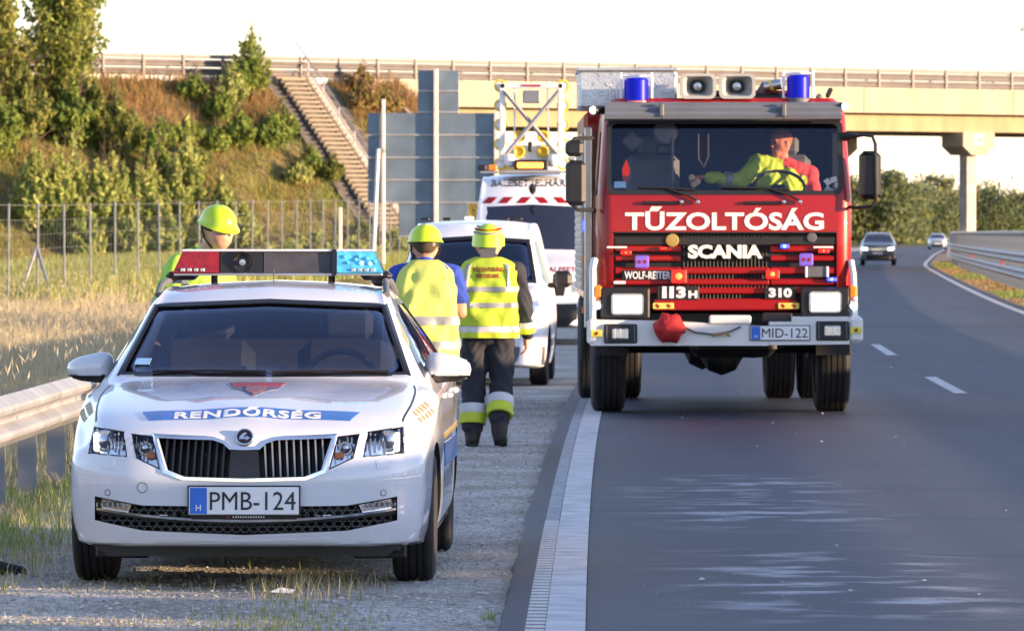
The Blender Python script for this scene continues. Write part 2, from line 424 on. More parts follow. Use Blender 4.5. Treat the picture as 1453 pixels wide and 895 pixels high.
# asphalt sheet with a broken outer edge, gravel shoulder, verge on the right
def strip(name, lo, hi, z, d, mat, ncol=2, jag=0.0, skirt=0.0):
    rows = []
    for k, y in enumerate(d):
        a = LX(y) + lo + (jag * (noise.noise((0, y * 1.7, 0)) + .5 * noise.noise((3, y * 6.1, 0))) if jag else 0); b = LX(y) + hi
        r = [(a - .03, y, z - skirt)] if skirt else []
        r += [(a + (b - a) * t, y, z) for t in np.linspace(0, 1, ncol)]
        rows.append(r)
    n = len(rows[0]); V = np.array(rows).reshape(-1, 3)
    i = np.arange(n - 1)[None, :] + n * np.arange(len(rows) - 1)[:, None]
    F = np.stack([i, i + 1, i + n + 1, i + n], -1).reshape(-1, 4)
    return tag(link(name, fast_mesh(name, V, F, mat)), kind='structure')
dd = np.concatenate([np.arange(-60, 20, 5), np.arange(20, 90, .25), np.arange(90, 500, 4), np.arange(500, 2300, 25)])
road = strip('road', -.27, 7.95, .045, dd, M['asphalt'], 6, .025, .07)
strip('gravel_shoulder', -3.25, -.15, .006, dd, M['gravel'], 8, .12)
pm('verge_soil', (.20, .13, .08), .95, var=.4, vs=1.5, bump=.5, bs=20, col2=(.27, .20, .13))
strip('verge', 7.8, 12.5, .02 + .03, np.concatenate([np.arange(-60, 90, 10), np.arange(90, 460, 4)]), M['verge_soil'], 3)
# painted markings
def paint(name, a, b, d0, d1, step, mat, z=.050):
    return strip(name, a, b, z, np.arange(d0, d1 + step * .5, step), mat)
left_line = paint('edge_line', -.083, .085, -20, 700, 1.0, M['marking'])
right_line = paint('edge_line', 7.42, 7.60, -20, 1400, 2.0, M['marking'])
far_left = paint('edge_line', -.083, .085, 700, 1400, 10.0, M['marking'])
rumble = paint('rumble_strip', -.165, -.086, 33.0, 120, 1.0, M['marking_worn'])
mb = MB()
bar = MB().box((0, 0, .0065), (.082, .11, .007), .002).mesh('rumble_bar', M['marking'])
for k in range(46):
    d = 23.4 + k * .23
    o = link('rumble_bar', bar, rumble, (LX(d) - .126, d, .0455))
for k, (d0, d1) in enumerate([(24.5, 31), (42.5, 49), (60.8, 67.7), (79.8, 87.6), (98, 105), (117, 124), (136, 143), (155, 162), (174, 181), (193, 200), (212, 219), (231, 238), (250, 257), (269, 276), (288, 295), (307, 314), (326, 333)]):
    paint('lane_dash', 3.66, 3.80, d0, d1, .7, M['marking'])

# ------------------------------------------------------------------ steel barriers
W_PROF = [(0, 0), (.018, .012), (.075, .055), (.082, .075), (.075, .10), (.01, .14), (.004, .155), (.01, .17), (.075, .21), (.082, .235), (.075, .255), (.018, .298), (0, .31)]
def w_beam(path, flip=False, scale=1.0):
    p = [((-o if flip else o) * scale, z * scale) for o, z in W_PROF]
    q = [((-(o - .004) if flip else (o - .004)) * scale, z * scale) for o, z in W_PROF]
    return MB().sweep(p + q[::-1], path, close=True)
gr = thing('guardrail', 'low galvanised W-beam guardrail along the gravel shoulder beside the police car', 'guardrail', (-3.1, 36, 0))
for d0 in np.arange(26, 118, 4.0):
    pts = [p - Vector((-3.1, 36, 0)) for p in along(-3.47, d0, d0 + 4.02, 1.0, .405)]
    w_beam([p + Vector((0, 0, .002 * (int(d0 / 4) % 2))) for p in pts]).build('beam', M['galv'], gr, smooth=25)
gpost = MB().box((0, 0, .32), (.12, .008, .70)).box((-.056, .03, .32), (.008, .06, .70)).box((.056, .03, .32), (.008, .06, .70)).box((.09, 0, .55), (.07, .06, .16)).mesh('post', M['galv_dark'])
gbolt = MB().lathe([(0.0, .012), (.018, .008), (.02, 0)], (0, 0, 0), (1, 0, 0), 8).mesh('bolt', M['galv_dark'])
for d in np.arange(26.6, 117, 2.0):
    link('post', gpost, gr, Vector((LX(d) - 3.60 + 3.1, d - 36, 0)))
    if d < 60: link('bolt', gbolt, gr, Vector((LX(d) - 3.466 + 3.1, d - 36, .405 + .155)))

mbar = thing('median_barrier', 'tall grey steel barrier with twin rails along the right verge', 'barrier', (12.3, 150, 0))
O = Vector((12.3, 150, 0))
for z, nm in ((.42, 'lower_beam'), (.86, 'upper_beam')):
    w_beam([p - O for p in along(8.75, -70, 450, 3.0, z)], flip=True).build(nm, M['galv'], mbar, smooth=25)
MB().sweep([(-.05, 1.62), (-.07, 1.68), (-.05, 1.76), (.05, 1.76), (.07, 1.68), (.05, 1.62)], [p - O for p in along(8.9, -70, 450, 3.0)], close=True).build('top_rail', M['galv'], mbar)
pan = MB()
for k, d in enumerate(np.arange(-70, 448, 2.0)):
    a = along(8.9, d + .28, d + 1.72, 1.44); 
    pan = MB().sweep([(-.02, 1.12), (-.02, 1.66), (.02, 1.66), (.02, 1.12)], [p - O for p in a], close=True)
    if 100 < d < 330: pan.build('panel', M['galv_dull'], mbar)
    else:
        if k == 0 or d >= 330 and 'rest2' not in globals():
            if d >= 330: rest2 = MB()
            else: rest1 = MB()
        (rest2 if d >= 330 else rest1).add(pan.v, pan.f)
for q in (rest1, rest2): tag(q.build('panel', M['galv_dull'], mbar), kind='stuff')
mpost = MB().box((0, 0, .85), (.09, .09, 1.74), .01).box((-.08, 0, 1.02), (.12, .05, .2)).box((-.08, 0, .58), (.12, .05, .2)).box((-.10, 0, 1.38), (.12, .05, .50), .01).mesh('post', M['galv_dark'])
for d in np.arange(-70, 448, 2.0):
    if d < 90 and d % 4: continue
    link('post', mpost, mbar, Vector((LX(d) + 8.96, d, .03)) - O)
pm('reflector_red', (.55, .02, .02), .3)
refl = MB().box((0, 0, 0), (.05, .12, .16), .01).mesh('reflector', M['reflector_red'])
for d in (141, 178, 226, 290): link('reflector', refl, mbar, Vector((LX(d) + 8.63, d, .80)) - O)

# ------------------------------------------------------------------ road bridge
br = thing('overpass', 'concrete road overpass with steel guardrails crossing the motorway', 'bridge', tuple(BP))
def bl(u, v, z): return BU * u + BN * v + Vector((0, 0, z))
def bbox(mb, u0, u1, v0, v1, z0, z1, mi=0):
    vs = [bl(u, v, z) for u in (u0, u1) for v in (v0, v1) for z in (z0, z1)]
    return mb.add(vs, [(0, 1, 3, 2), (4, 6, 7, 5), (0, 4, 5, 1), (2, 3, 7, 6), (0, 2, 6, 4), (1, 5, 7, 3)], mi)
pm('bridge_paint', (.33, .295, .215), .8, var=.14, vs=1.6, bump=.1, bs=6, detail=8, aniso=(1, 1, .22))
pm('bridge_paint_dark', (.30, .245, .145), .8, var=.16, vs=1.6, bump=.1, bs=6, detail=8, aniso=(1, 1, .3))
for k in range(9):
    bbox(MB(), 4.4 + k * 9.0, 4.4 + (k + 1) * 9.0 - .03, -.28, .0, 7.26, 8.42 + (0.004 if k % 2 else 0)).build('edge_panel', M['bridge_paint'], br)
bbox(MB(), 4.5, 85, -11.5, -.281, 7.5, 8.25).build('deck', M['concrete'], br)
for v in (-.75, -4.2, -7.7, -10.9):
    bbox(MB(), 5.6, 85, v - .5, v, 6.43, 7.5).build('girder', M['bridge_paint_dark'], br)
ab = MB(); bbox(ab, 4.2, 5.6, -11.6, .15, 3.5, 7.255); bbox(ab, 3.4, 4.395, -.6, .12, 5.5, 8.4); ab.build('abutment', M['concrete'], br)
wg = MB(); wg.add([bl(4.6, .16, 8.0), bl(5.9, .16, 8.0), bl(5.9, .16, 5.0), bl(4.6, .16, 5.0), bl(4.6, 2.4, 6.6), bl(5.9, 2.4, 6.2), bl(5.9, 2.4, 4.0), bl(4.6, 2.4, 4.0)],
       [(0, 1, 2, 3), (4, 5, 6, 7), (0, 1, 5, 4), (1, 2, 6, 5), (3, 0, 4, 7), (2, 3, 7, 6)]); wg.build('wing_wall', M['concrete'], br)
def pier(u, v):
    cp = MB(); q = [(-.95, 6.425), (.95, 6.425), (.95, 5.75), (.42, 5.35), (-.42, 5.35), (-.95, 5.75)]
    n = len(q); cp.add([bl(u + a, v + .8, z) for a, z in q] + [bl(u + a, v - .8, z) for a, z in q], [tuple(range(n)), tuple(range(2 * n - 1, n - 1, -1))] + [(i, (i + 1) % n, n + (i + 1) % n, n + i) for i in range(n)])
    c = cp.build('pier_cap', M['bridge_paint'], br, smooth=0)
    bbox(MB(), u - .30, u + .26, v - .28, v + .28, -.2, 5.352).build('pier', M['concrete_grey'], br)
    return c
UP = 38.4
for u in (UP, UP + 26):
    for v in (-.95, -11.4): cap = pier(u, v)
pm('yellow_paint', (.75, .5, .03), .5); pm('black_paint', (.015, .015, .015), .5); pm('white_paint', (.75, .74, .70), .5)
sg = MB(); bbox(sg, UP - .25, UP + .25, -.145, -.13, 5.82, 6.32); sgo = sg.build('marker_plate', M['white_paint'], br)
dm = MB(); c0 = bl(UP, -.125, 6.07); dm.add([c0 + BU * .17, c0 + Vector((0, 0, .17)), c0 - BU * .17, c0 - Vector((0, 0, .17))], [(0, 1, 2, 3)]); dm.build('diamond', M['yellow_paint'], br)
# parapet rails of the bridge and the approach
pm('rail_steel', (.17, .155, .15), .6, .2, var=.12, vs=2)
bpost = MB(); bbox(bpost, -.05, .05, -.10, .02, 8.20, 9.33); bpost = bpost.mesh('rail_post', M['rail_steel'])
for v, side in ((-.16, 1), (-11.2, -1)):
    for k in range(-20, 38):
        u = k * 2.0 + .35
        if side < 0 and k % 2: continue
        link('rail_post', bpost, br, bl(u, v + .10, 0))
    for z, sc in ((8.44, 1.0), (8.80, 1.0)):
        for k in range(-10, 19):
            if side < 0 and k % 2: continue
            L_ = 4.0 if side > 0 else 8.0
            w_beam([bl(k * 4.0 + .35, v, z + .003 * (k % 2)), bl(k * 4.0 + .35 + L_, v, z + .003 * (k % 2))], flip=False, scale=1.0).build('rail_beam', M['rail_steel'], br, smooth=25)
    hr = MB(); hr.sweep([(-.06, 9.16), (-.08, 9.20), (-.06, 9.33), (.06, 9.33), (.08, 9.20), (.06, 9.16)], [bl(-40, v, 0), bl(76, v, 0)], close=True); hr.build('hand_rail', M['rail_steel'], br)
kb = MB(); bbox(kb, -40, 3.38, -.6, -.05, 8.1, 8.40); kb.build('kerb', M['white_paint'], br)

# stairs down the slope beside the abutment
stx = thing('embankment_stairs', 'concrete stairway with handrail descending the embankment by the bridge', 'stairs', tuple(bw(0, 0, 0)))
ST_U0, ST_U1 = -1.05, .45
rise = .2; runl = rise * SLOPE
stepm = MB(); bbox(stepm, ST_U0, ST_U1, -.05, runl + .08, -.02, .06, 0); bbox(stepm, ST_U0 + .02, ST_U1 - .02, -.05, runl - .03, -.40, -.021, 1); stepm = stepm.mesh('step', [M['concrete'], M['stair_dark']], 0)  # risers coloured dark, putting the shadow under each tread into the material
NST = 37
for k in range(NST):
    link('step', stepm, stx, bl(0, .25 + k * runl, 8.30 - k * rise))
bbox(MB(), ST_U0 - .1, ST_U1 + .1, -.8, .28, 8.0, 8.44).build('landing', M['concrete'], stx)
def slope_sheet(u0, u1, off):
    mb = MB(); n = 14
    for k in range(n):
        v0 = .3 + k * (NST * runl) / n; v1 = v0 + NST * runl / n - .03
        mb = MB(); j = .03 * (k % 3)
        mb.add([bl(u0, v0, CREST - v0 / SLOPE + off + j), bl(u1, v0, CREST - v0 / SLOPE + off + j), bl(u1, v1, CREST - v1 / SLOPE + off + j), bl(u0, v1, CREST - v1 / SLOPE + off + j),
                bl(u0, v0, CREST - v0 / SLOPE - .5), bl(u1, v0, CREST - v0 / SLOPE - .5), bl(u1, v1, CREST - v1 / SLOPE - .5), bl(u0, v1, CREST - v1 / SLOPE - .5)],
               [(0, 1, 2, 3), (4, 5, 6, 7), (0, 1, 5, 4), (1, 2, 6, 5), (2, 3, 7, 6), (3, 0, 4, 7)])
        mb.build('side_slab', M['stair_dark'], stx, smooth=0)  # darker slabs along both sides of the stairs
slope_sheet(ST_U0 - .62, ST_U0 - .02, .12); slope_sheet(ST_U1 + .62, ST_U1 + 1.2, .10)
cheek = MB(); v0, v1 = 0.0, NST * runl
cheek.add([bl(u, v, CREST - v / SLOPE + o) for u in (ST_U1 + .02, ST_U1 + .6) for v in (v0, v1) for o in (-.4, .16)], [(0, 1, 3, 2), (4, 6, 7, 5), (0, 4, 5, 1), (2, 3, 7, 6), (0, 2, 6, 4), (1, 5, 7, 3)])
cheek.build('cheek_slab', M['concrete_grey'], stx, smooth=0)
UH = ST_U1 + .14
hp = []
for k in range(8):
    v = .1 + k * 1.22; z = CREST - v / SLOPE
    MB().cyl(bl(UH, v, z), bl(UH, v, z + 1.05), .028, n=6).build('baluster', M['galv'], stx); hp.append(bl(UH, v, z + 1.05))
MB().tube([bl(UH, -.9, CREST + 1.75)] + hp, .032, n=6).build('handrail', M['galv'], stx)
MB().tube([p - Vector((0, 0, .45)) for p in hp], .022, n=6).build('handrail', M['galv'], stx)

# ------------------------------------------------------------------ fence of wire on steel posts
fo = Vector((-10.1, 123, 0))
fn_ = thing('wire_fence', 'wire mesh fence on thin steel posts at the foot of the embankment', 'fence', tuple(fo))
fpost = MB().box((0, 0, 1.1), (.045, .045, 2.3), .008).mesh('post', M['fence_post'])
tops = []; k = 0; d = 96.0
while d < 232:
    p = Vector((LX(d) - 13.0, d, 0)); p.z = gz(p.x, p.y)
    h = 1.0 + .0018 * max(0, d - 123)
    q = link('post', fpost, fn_, p - fo); q.scale = (1, 1, h + random.uniform(-.01, .01)); q.rotation_euler = (random.uniform(-.01, .01), random.uniform(-.012, .012), 0)
    tops.append((p - fo, h)); d += 4.55; k += 1
for hh in (.25, .5, .75, 1.0, 1.3, 1.6, 1.9, 2.2):
    MB().tube([p + Vector((-.03, 0, hh * h)) for p, h in tops], .007 if hh > 2 else .004, n=4).build('wire', M['wire'], fn_)
vw = MB()
for (p, h), (q, h2) in zip(tops[:-1], tops[1:]):
    for t in np.arange(.06, 1, .12):
        a = p.lerp(q, t); vw.cyl(a + Vector((-.03, 0, .2)), a + Vector((-.03, 0, 1.9 * h)), .0035, n=3, cap=False)
tag(vw.build('wire_mesh', M['wire'], fn_), kind='stuff')
p0 = tops[6][0]
for sx in (-.45, .5):
    MB().cyl(p0 + Vector((0, 0, 1.35)), p0 + Vector((sx, -.9, -.15)), .035, n=6).build('brace', M['galv_dark'], fn_)
thick_post = Vector((LX(198) - 13.0, 198, 0))
MB().box((0, 0, 1.2), (.11, .11, 2.7), .01).build('gate_post', M['post_white'], fn_, loc=thick_post - fo)

# ------------------------------------------------------------------ big direction sign seen from behind
SD = 150.0; ss = 8400 / SD
def sx_(px): return (px - 726.5) / ss
def sz_(py): return 1.7 + (330 - py) / ss
sign = thing('road_sign', 'large grey direction sign seen from behind, on tall pale steel posts', 'road sign', (sx_(612), SD, 0))
SO = Vector((sx_(612), SD, 0))
def spanel(x0, x1, y0, y1, n):
    for k in range(n):
        a = sz_(y0 + (y1 - y0) * k / n); b = sz_(y0 + (y1 - y0) * (k + 1) / n)
        cx = (sx_(x0) + sx_(x1)) / 2
        MB().box((cx - SO.x, .06, (a + b) / 2), (sx_(x1) - sx_(x0), .04, abs(a - b) - .008), .006).build('plank', M['sign_back'], sign)
        MB().box((cx - SO.x, .03, min(a, b) + .01), (sx_(x1) - sx_(x0) - .02, .05, .05), .006).build('stiffener', M['galv'], sign)
spanel(593, 651, 100, 160, 2); spanel(522, 703, 160.5, 288, 4); spanel(566, 664, 288.5, 336, 1)
for x, y0 in ((618.5, 98), (704, 158)):
    MB().box((sx_(x) - SO.x, -.06, sz_(y0) / 2), (.11, .13, sz_(y0)), .01).build('post', M['post_white'], sign)
MB().box((sx_(544) - SO.x, -.05, (sz_(158) + .6) / 2 + .3), (.085, .09, sz_(158) - .6), .01).build('post', M['post_white'], sign)
lp = MB(); lp.tube([(sx_(537) - SO.x, -.16, sz_(212)), (sx_(528) - SO.x, -.9, -.1)], .05, n=8); lp.build('strut', M['post_white'], sign)
MB().box((sx_(541) - SO.x, -.12, sz_(214)), (.20, .12, .1), .01).build('clamp', M['galv'], sign)
# ------------------------------------------------------------------ vegetation
def leaf_mat(name, c1, c2, tl=.35, vs=.8, isl=.35):
    return pm(name, tuple(np.array(c1) * 1.9), .6, col2=tuple(np.array(c2) * 1.9), vs=vs, island=isl, transl=min(tl + .12, .55), spec=.2)
leaf_mat('leaf_olive', (.10, .11, .03), (.17, .17, .05)); leaf_mat('leaf_green', (.09, .14, .03), (.19, .21, .05))
leaf_mat('leaf_pale', (.17, .20, .07), (.27, .27, .10)); leaf_mat('leaf_far', (.06, .08, .045), (.10, .11, .06), vs=.25)  # far leaves carry a bluish distance haze in their colour
leaf_mat('leaf_dark', (.05, .08, .025), (.10, .12, .035))
leaf_mat('grass_dry', (.235, .20, .14), (.31, .26, .17), .35, vs=.5); leaf_mat('grass_green', (.09, .13, .03), (.17, .18, .06), .4, vs=1.2)
leaf_mat('grass_red', (.20, .125, .06), (.17, .125, .05), .4, vs=.4); leaf_mat('grass_olive', (.135, .14, .035), (.20, .18, .06), .4, vs=.3)  # russet blades, and an olive yellow-green blade colour
def leaf_quads(P, size, elong=1.7, up=0.0):
    """rhombic leaves at points P, random orientation"""
    n = len(P); a = rng.normal(size=(n, 3)); a[:, 2] += up; a /= np.linalg.norm(a, axis=1)[:, None]
    b = rng.normal(size=(n, 3)); b -= a * (a * b).sum(1)[:, None]; b /= np.linalg.norm(b, axis=1)[:, None]
    s = (size * rng.uniform(.6, 1.35, n))[:, None]
    V = np.stack([P - a * s * elong / 2, P + b * s / 2 - a * s * .1, P + a * s * elong / 2, P - b * s / 2 - a * s * .1], 1).reshape(-1, 3)
    return V, np.arange(4 * n).reshape(-1, 4)
def blades(P, h, w, lean=.35, seg=2):
    """grass blades: tapering bent strips"""
    n = len(P); az = rng.uniform(0, 2 * np.pi, n); d = np.stack([np.cos(az), np.sin(az), 0 * az], 1)
    sd = np.stack([-d[:, 1], d[:, 0], d[:, 2]], 1); H = h * rng.uniform(.55, 1.25, n); ln = H * rng.uniform(.05, lean, n)
    rows = []
    for k in range(seg + 1):
        t = k / seg; c = P + d * (ln * t ** 1.8)[:, None] + np.array([0, 0, 1.]) * (H * t * (1 - .15 * t))[:, None]
        ww = (np.zeros(n) + w)[:, None] * (1 - t * .85) / 2; rows += [c - sd * ww, c + sd * ww]
    V = np.stack(rows, 1).reshape(-1, 3); m = 2 * (seg + 1); base = np.arange(n)[:, None] * m
    F = np.concatenate([base + np.array([2 * k, 2 * k + 1, 2 * k + 3, 2 * k + 2]) for k in range(seg)], 0)
    return V, F
def clump_points(n, centres, radii):
    i = rng.integers(0, len(centres), n); r = rng.normal(size=(n, 3)) * .62
    return centres[i] + r * radii[i]
def tree(name,  label, cat, base, h, rx, kind, nleaf, leaf, group=None, trunk_h=.3, stems=1, nclump=26, shape='round', mat2=None, trunk_r=None):
    t = thing(name, label, cat, tuple(base), 0, group)
    tr = MB(); tips = []
    trunk_r = trunk_r or h * .018
    for s_ in range(stems):
        a0 = random.uniform(0, 6.28); off = Vector((math.cos(a0), math.sin(a0), 0)) * (rx * .18 if stems > 1 else 0)
        p = [off * .3 + Vector((0, 0, -.15))]
        for k in range(1, 6):
            p.append(off * (.3 + .25 * k) + Vector((random.uniform(-1, 1) * rx * .07, random.uniform(-1, 1) * rx * .07, h * .86 * k / 5)))
        tr.tube(p, [trunk_r * (1 - .16 * k) for k in range(6)], n=6)
        for k in range(9):
            q = p[2 + k % 4]; a = random.uniform(0, 6.28); l = rx * random.uniform(.35, .8)
            e = q + Vector((math.cos(a) * l, math.sin(a) * l, l * random.uniform(.4, 1.1)))
            tr.tube([q, q.lerp(e, .5) + Vector((0, 0, -.05 * l)), e], [trunk_r * .45, trunk_r * .3, trunk_r * .1], n=4)
    tr.build('trunk', M['bark'], t)
    cs = []; rs = []
    for k in range(nclump):
        u = random.random(); z = trunk_h + (1 - trunk_h) * (k + .5) / nclump
        if shape == 'round': w = math.sqrt(max(.05, 1 - ((z - (trunk_h + (1 - trunk_h) * .45)) / ((1 - trunk_h) * .58)) ** 2))
        elif shape == 'spire': w = (1 - (z - trunk_h) / (1 - trunk_h)) ** .6 * (.5 + .5 * min(1, (z - trunk_h) * 6)) + .06
        elif shape == 'loose': w = random.uniform(.5, 1.0) * math.sqrt(max(.1, 1 - ((z - .6) / .5) ** 2))
        else: w = 1
        a = k * 2.4 + random.uniform(-.5, .5); rad = rx * w * math.sqrt(u) * .85
        cs.append((math.cos(a) * rad, math.sin(a) * rad, h * z)); c_ = rx * random.uniform(.22, .42) * (.55 + .45 * w) * min(1.0, (26.0 / nclump) ** .5)
        rs.append((c_, c_, c_ * random.uniform(.6, 1.0)))
    if shape != 'round' or cat == 'shrub':
        # leafy shoots fanning up from the stems, each a loose plume
        ns = nclump * 2; e = np.zeros((ns, 3)); st_ = np.zeros((ns, 3))
        for q in range(ns):
            a = random.uniform(0, 6.28); f_ = random.random() ** .6
            zz = h * random.uniform(.35, 1.0) if shape == 'loose' else h * (1 - .55 * f_) * random.uniform(.6, 1.0)
            wr = rx * f_ * (1.05 - .45 * (zz / h) ** 2)
            e[q] = (math.cos(a) * wr, math.sin(a) * wr, zz)
            st_[q] = (math.cos(a) * wr * .35, math.sin(a) * wr * .35, max(.0, zz - h * random.uniform(.18, .34) if shape == 'loose' else zz * random.uniform(.1, .5)))
        k_ = rng.integers(0, ns, nleaf); t_ = rng.uniform(0, 1, nleaf) ** .8
        sp = (rx * .13 * (1.15 - t_))[:, None]
        PP = st_[k_] + (e[k_] - st_[k_]) * t_[:, None] + rng.normal(size=(nleaf, 3)) * sp * np.array([1, 1, .8])
        V, F = leaf_quads(PP, leaf, elong=2.4, up=1.2)
    else: V, F = leaf_quads(clump_points(nleaf, np.array(cs), np.array(rs)), leaf, elong=2.4 if shape == 'spire' else 1.8, up=1.6 if shape == 'spire' else .5)
    mats = [M[kind], M[mat2 or kind]]; mi = (rng.random(len(F)) < .3).astype(int)
    o = link('crown', fast_mesh('crown', V, F, mats, mi=mi), t)
    return t
def on_slope(u, v): 
    p = bw(u, v, 0); p.z = gz(p.x, p.y); return p
# the big loose tree and the young poplar on the crest
tree('locust_tree', 'tall airy olive-green tree rising above the guardrail at the far left', 'tree', on_slope(-12.7, 1.8), 6.8, 2.3, 'leaf_olive', 8500, .125, trunk_h=.12, stems=3, nclump=120, shape='loose', mat2='leaf_green', trunk_r=.10)
tree('locust_tree', 'olive tree cut off by the left edge of the picture', 'tree', on_slope(-16.4, 2.2), 6.0, 2.0, 'leaf_olive', 7500, .13, trunk_h=.06, stems=3, nclump=110, shape='loose', mat2='leaf_dark', trunk_r=.09)
tree('poplar_tree', 'young upright poplar standing on the embankment crest against the sky', 'tree', on_slope(-2.9, 1.0), 3.7, 1.0, 'leaf_green', 2600, .10, trunk_h=.05, stems=3, nclump=26, shape='spire', mat2='leaf_olive', trunk_r=.05)
G1 = 'green shrubs growing on the embankment slope'
def shrub(u, v, h, rx, kind, n, label, group, m2=None, leaf=.105, shape='round'):
    return tree('shrub', label, 'shrub', on_slope(u, v), h, rx, kind, n, leaf, group, trunk_h=.05, stems=2, nclump=34, shape=shape, mat2=m2, trunk_r=.035)
for u, v, h, rx in [(-4.2, 1.4, 2.6, .8), (-5.3, 2.2, 2.0, .8), (-2.6, 3.0, 2.0, .8), (-3.6, 3.7, 2.0, 1.0), (-5.0, 3.6, 1.9, .7), (-6.4, 3.7, 1.4, .8), (-7.6, 3.4, 1.3, .8), (-9.0, 3.6, 1.4, .8),
                    (-8.0, 4.6, 1.2, .8), (-2.3, 4.7, 1.5, .8), (-1.5, 5.3, 1.2, .6), (-3.3, 5.4, 1.1, .8), (-10.4, 3.8, 1.8, .9), (-6.0, 1.2, 1.5, .7)]:
    shrub(u, v, h, rx, random.choice(['leaf_green', 'leaf_green', 'leaf_olive', 'leaf_pale']), 1900, 'green leafy shrub in the thicket halfway up the embankment slope', G1, 'leaf_dark')
for k, (u, v, h, rx) in enumerate([(-11.6, 4.2, 3.6, 1.3), (-13.4, 3.6, 3.4, 1.4), (-15.6, 3.4, 3.6, 1.5), (-17.4, 4.0, 3.6, 1.5), (-12.2, 2.4, 2.8, 1.2), (-10.6, 5.6, 2.6, 1.0)]):
    shrub(u, v, h, rx, ['leaf_olive', 'leaf_green'][k % 2], 4200, 'dark olive bush massed beneath the tall tree at the left', 'olive bushes beneath the left trees', 'leaf_dark', leaf=.12)
for k, (u, v, h, rx) in enumerate([(-10.2, 7.6, 3.9, .75), (-11.2, 8.2, 3.2, .7), (-12.1, 7.8, 2.9, .7), (-12.9, 8.4, 3.0, .7), (-13.9, 7.9, 3.0, .75), (-14.8, 8.3, 3.4, .8), (-15.8, 7.8, 3.5, .85), (-16.9, 8.3, 3.3, .8), (-9.2, 8.6, 2.6, .75), (-8.4, 8.8, 2.0, .7), (-17.8, 8.0, 3.4, .8), (-12.4, 9.4, 2.3, .7), (-14.2, 9.6, 2.4, .7), (-16.2, 9.5, 2.5, .7), (-10.6, 9.6, 2.2, .7)]):
    shrub(u, v, h * 1.3, rx * 1.25, 'leaf_pale', 5200, 'pale grey-green upright bush at the foot of the left slope', 'pale upright bushes at the foot of the slope', 'leaf_green', leaf=.10, shape='spire')
for k in range(24):
    u = -8.3 + k * .41 + random.uniform(-.3, .3)
    shrub(u, 9.3 + random.uniform(-.4, 1.2), random.uniform(.9, 1.5), .8, 'leaf_pale', 1500, 'low yellow-green bush in the row behind the wire fence', 'low bushes behind the fence', 'leaf_green', leaf=.13)
for u, v, h, rx in [(3.0, .7, 1.6, .7), (2.5, 1.7, 1.5, .8), (3.6, 1.8, 1.5, .8), (2.9, 3.0, 1.2, .8)]:
    shrub(u, v, h, rx, 'grass_red', 1100, 'dry russet shrub beside the stairs near the bridge abutment', 'russet shrubs by the abutment', 'leaf_olive')
shrub(-.6 - 1.6, 8.6, 1.5, .8, 'leaf_dark', 1500, 'dark green rounded shrub at the bottom of the stairs', None, 'leaf_green')

def stuff(name, V, F, mats, mi=None): return tag(link(name, fast_mesh(name, V, F, mats, mi=mi)), kind='stuff')
# rough grass over the embankment: russet at the crest, mixed below
n = 48000
u = rng.uniform(-26, 6.5, n); v = rng.uniform(-.3, 11, n) ; keep = ~((u > -1.7) & (u < 1.7)) ; u = u[keep]; v = v[keep]
P = np.stack([BP.x + BU.x * u + BN.x * v, BP.y + BU.y * u + BN.y * v, 0 * u], 1); P[:, 2] = ground_z(P[:, 0], P[:, 1]) - .03
hh = np.where(v < 2.6, .55, .32)
V, F = blades(P, hh, .045, .6, 2)
pat = np.sin(u * .9) + np.sin(v * 1.9 + u * .4) + rng.normal(size=len(u)) * .5
kind = np.where(v < 2.4, 0, np.where(pat > .1, 1, np.where(pat > -.7, 0, 2)))
stuff('embankment_grass', V, F, [M['grass_red'], M['grass_olive'], M['grass_green']], np.tile(kind, 2))
# the meadow between slope foot and fence
n = 60000
y = rng.uniform(118, 245, n); lo = np.interp(y, _d, _x); x = lo - rng.uniform(11.8, 24, n)
m = ground_z(x, y) < .9; x = x[m]; y = y[m]; P = np.stack([x, y, ground_z(x, y) - .02], 1)
V, F = blades(P, .70, .05, .5, 2)
stuff('meadow_grass', V, F, [M['grass_olive'], M['grass_green'], M['leaf_pale']], np.tile(rng.choice([0, 0, 1, 2], len(x)), 2))
# tall dry grass between guardrail and fence
n = 150000
y = 36 + (rng.uniform(0, 1, n) ** .8) * 92; lo = np.interp(y, _d, _x); x = lo - 4.0 - rng.uniform(0, 9.3, n)
k = np.abs(x) / y < .115; x = x[k]; y = y[k]
P = np.stack([x, y, ground_z(x, y) - .03], 1)
V, F = blades(P, np.where(y > 105, .42, .60), np.clip(y * .00012, .006, .016), .35, 3)
stuff('tall_dry_grass', V, F, [M['grass_dry'], M['grass_olive']], np.tile((rng.random(len(x)) < .12).astype(int), 3))
# seed heads standing above it
kk = rng.choice(len(x), 7000, replace=False); Q = P[kk] + np.array([0, 0, .72]) + rng.normal(size=(7000, 3)) * np.array([.1, .1, .10])
V, F = leaf_quads(Q, .012, 8, up=2.5); stuff('grass_seed_heads', V, F, M['grass_dry'])
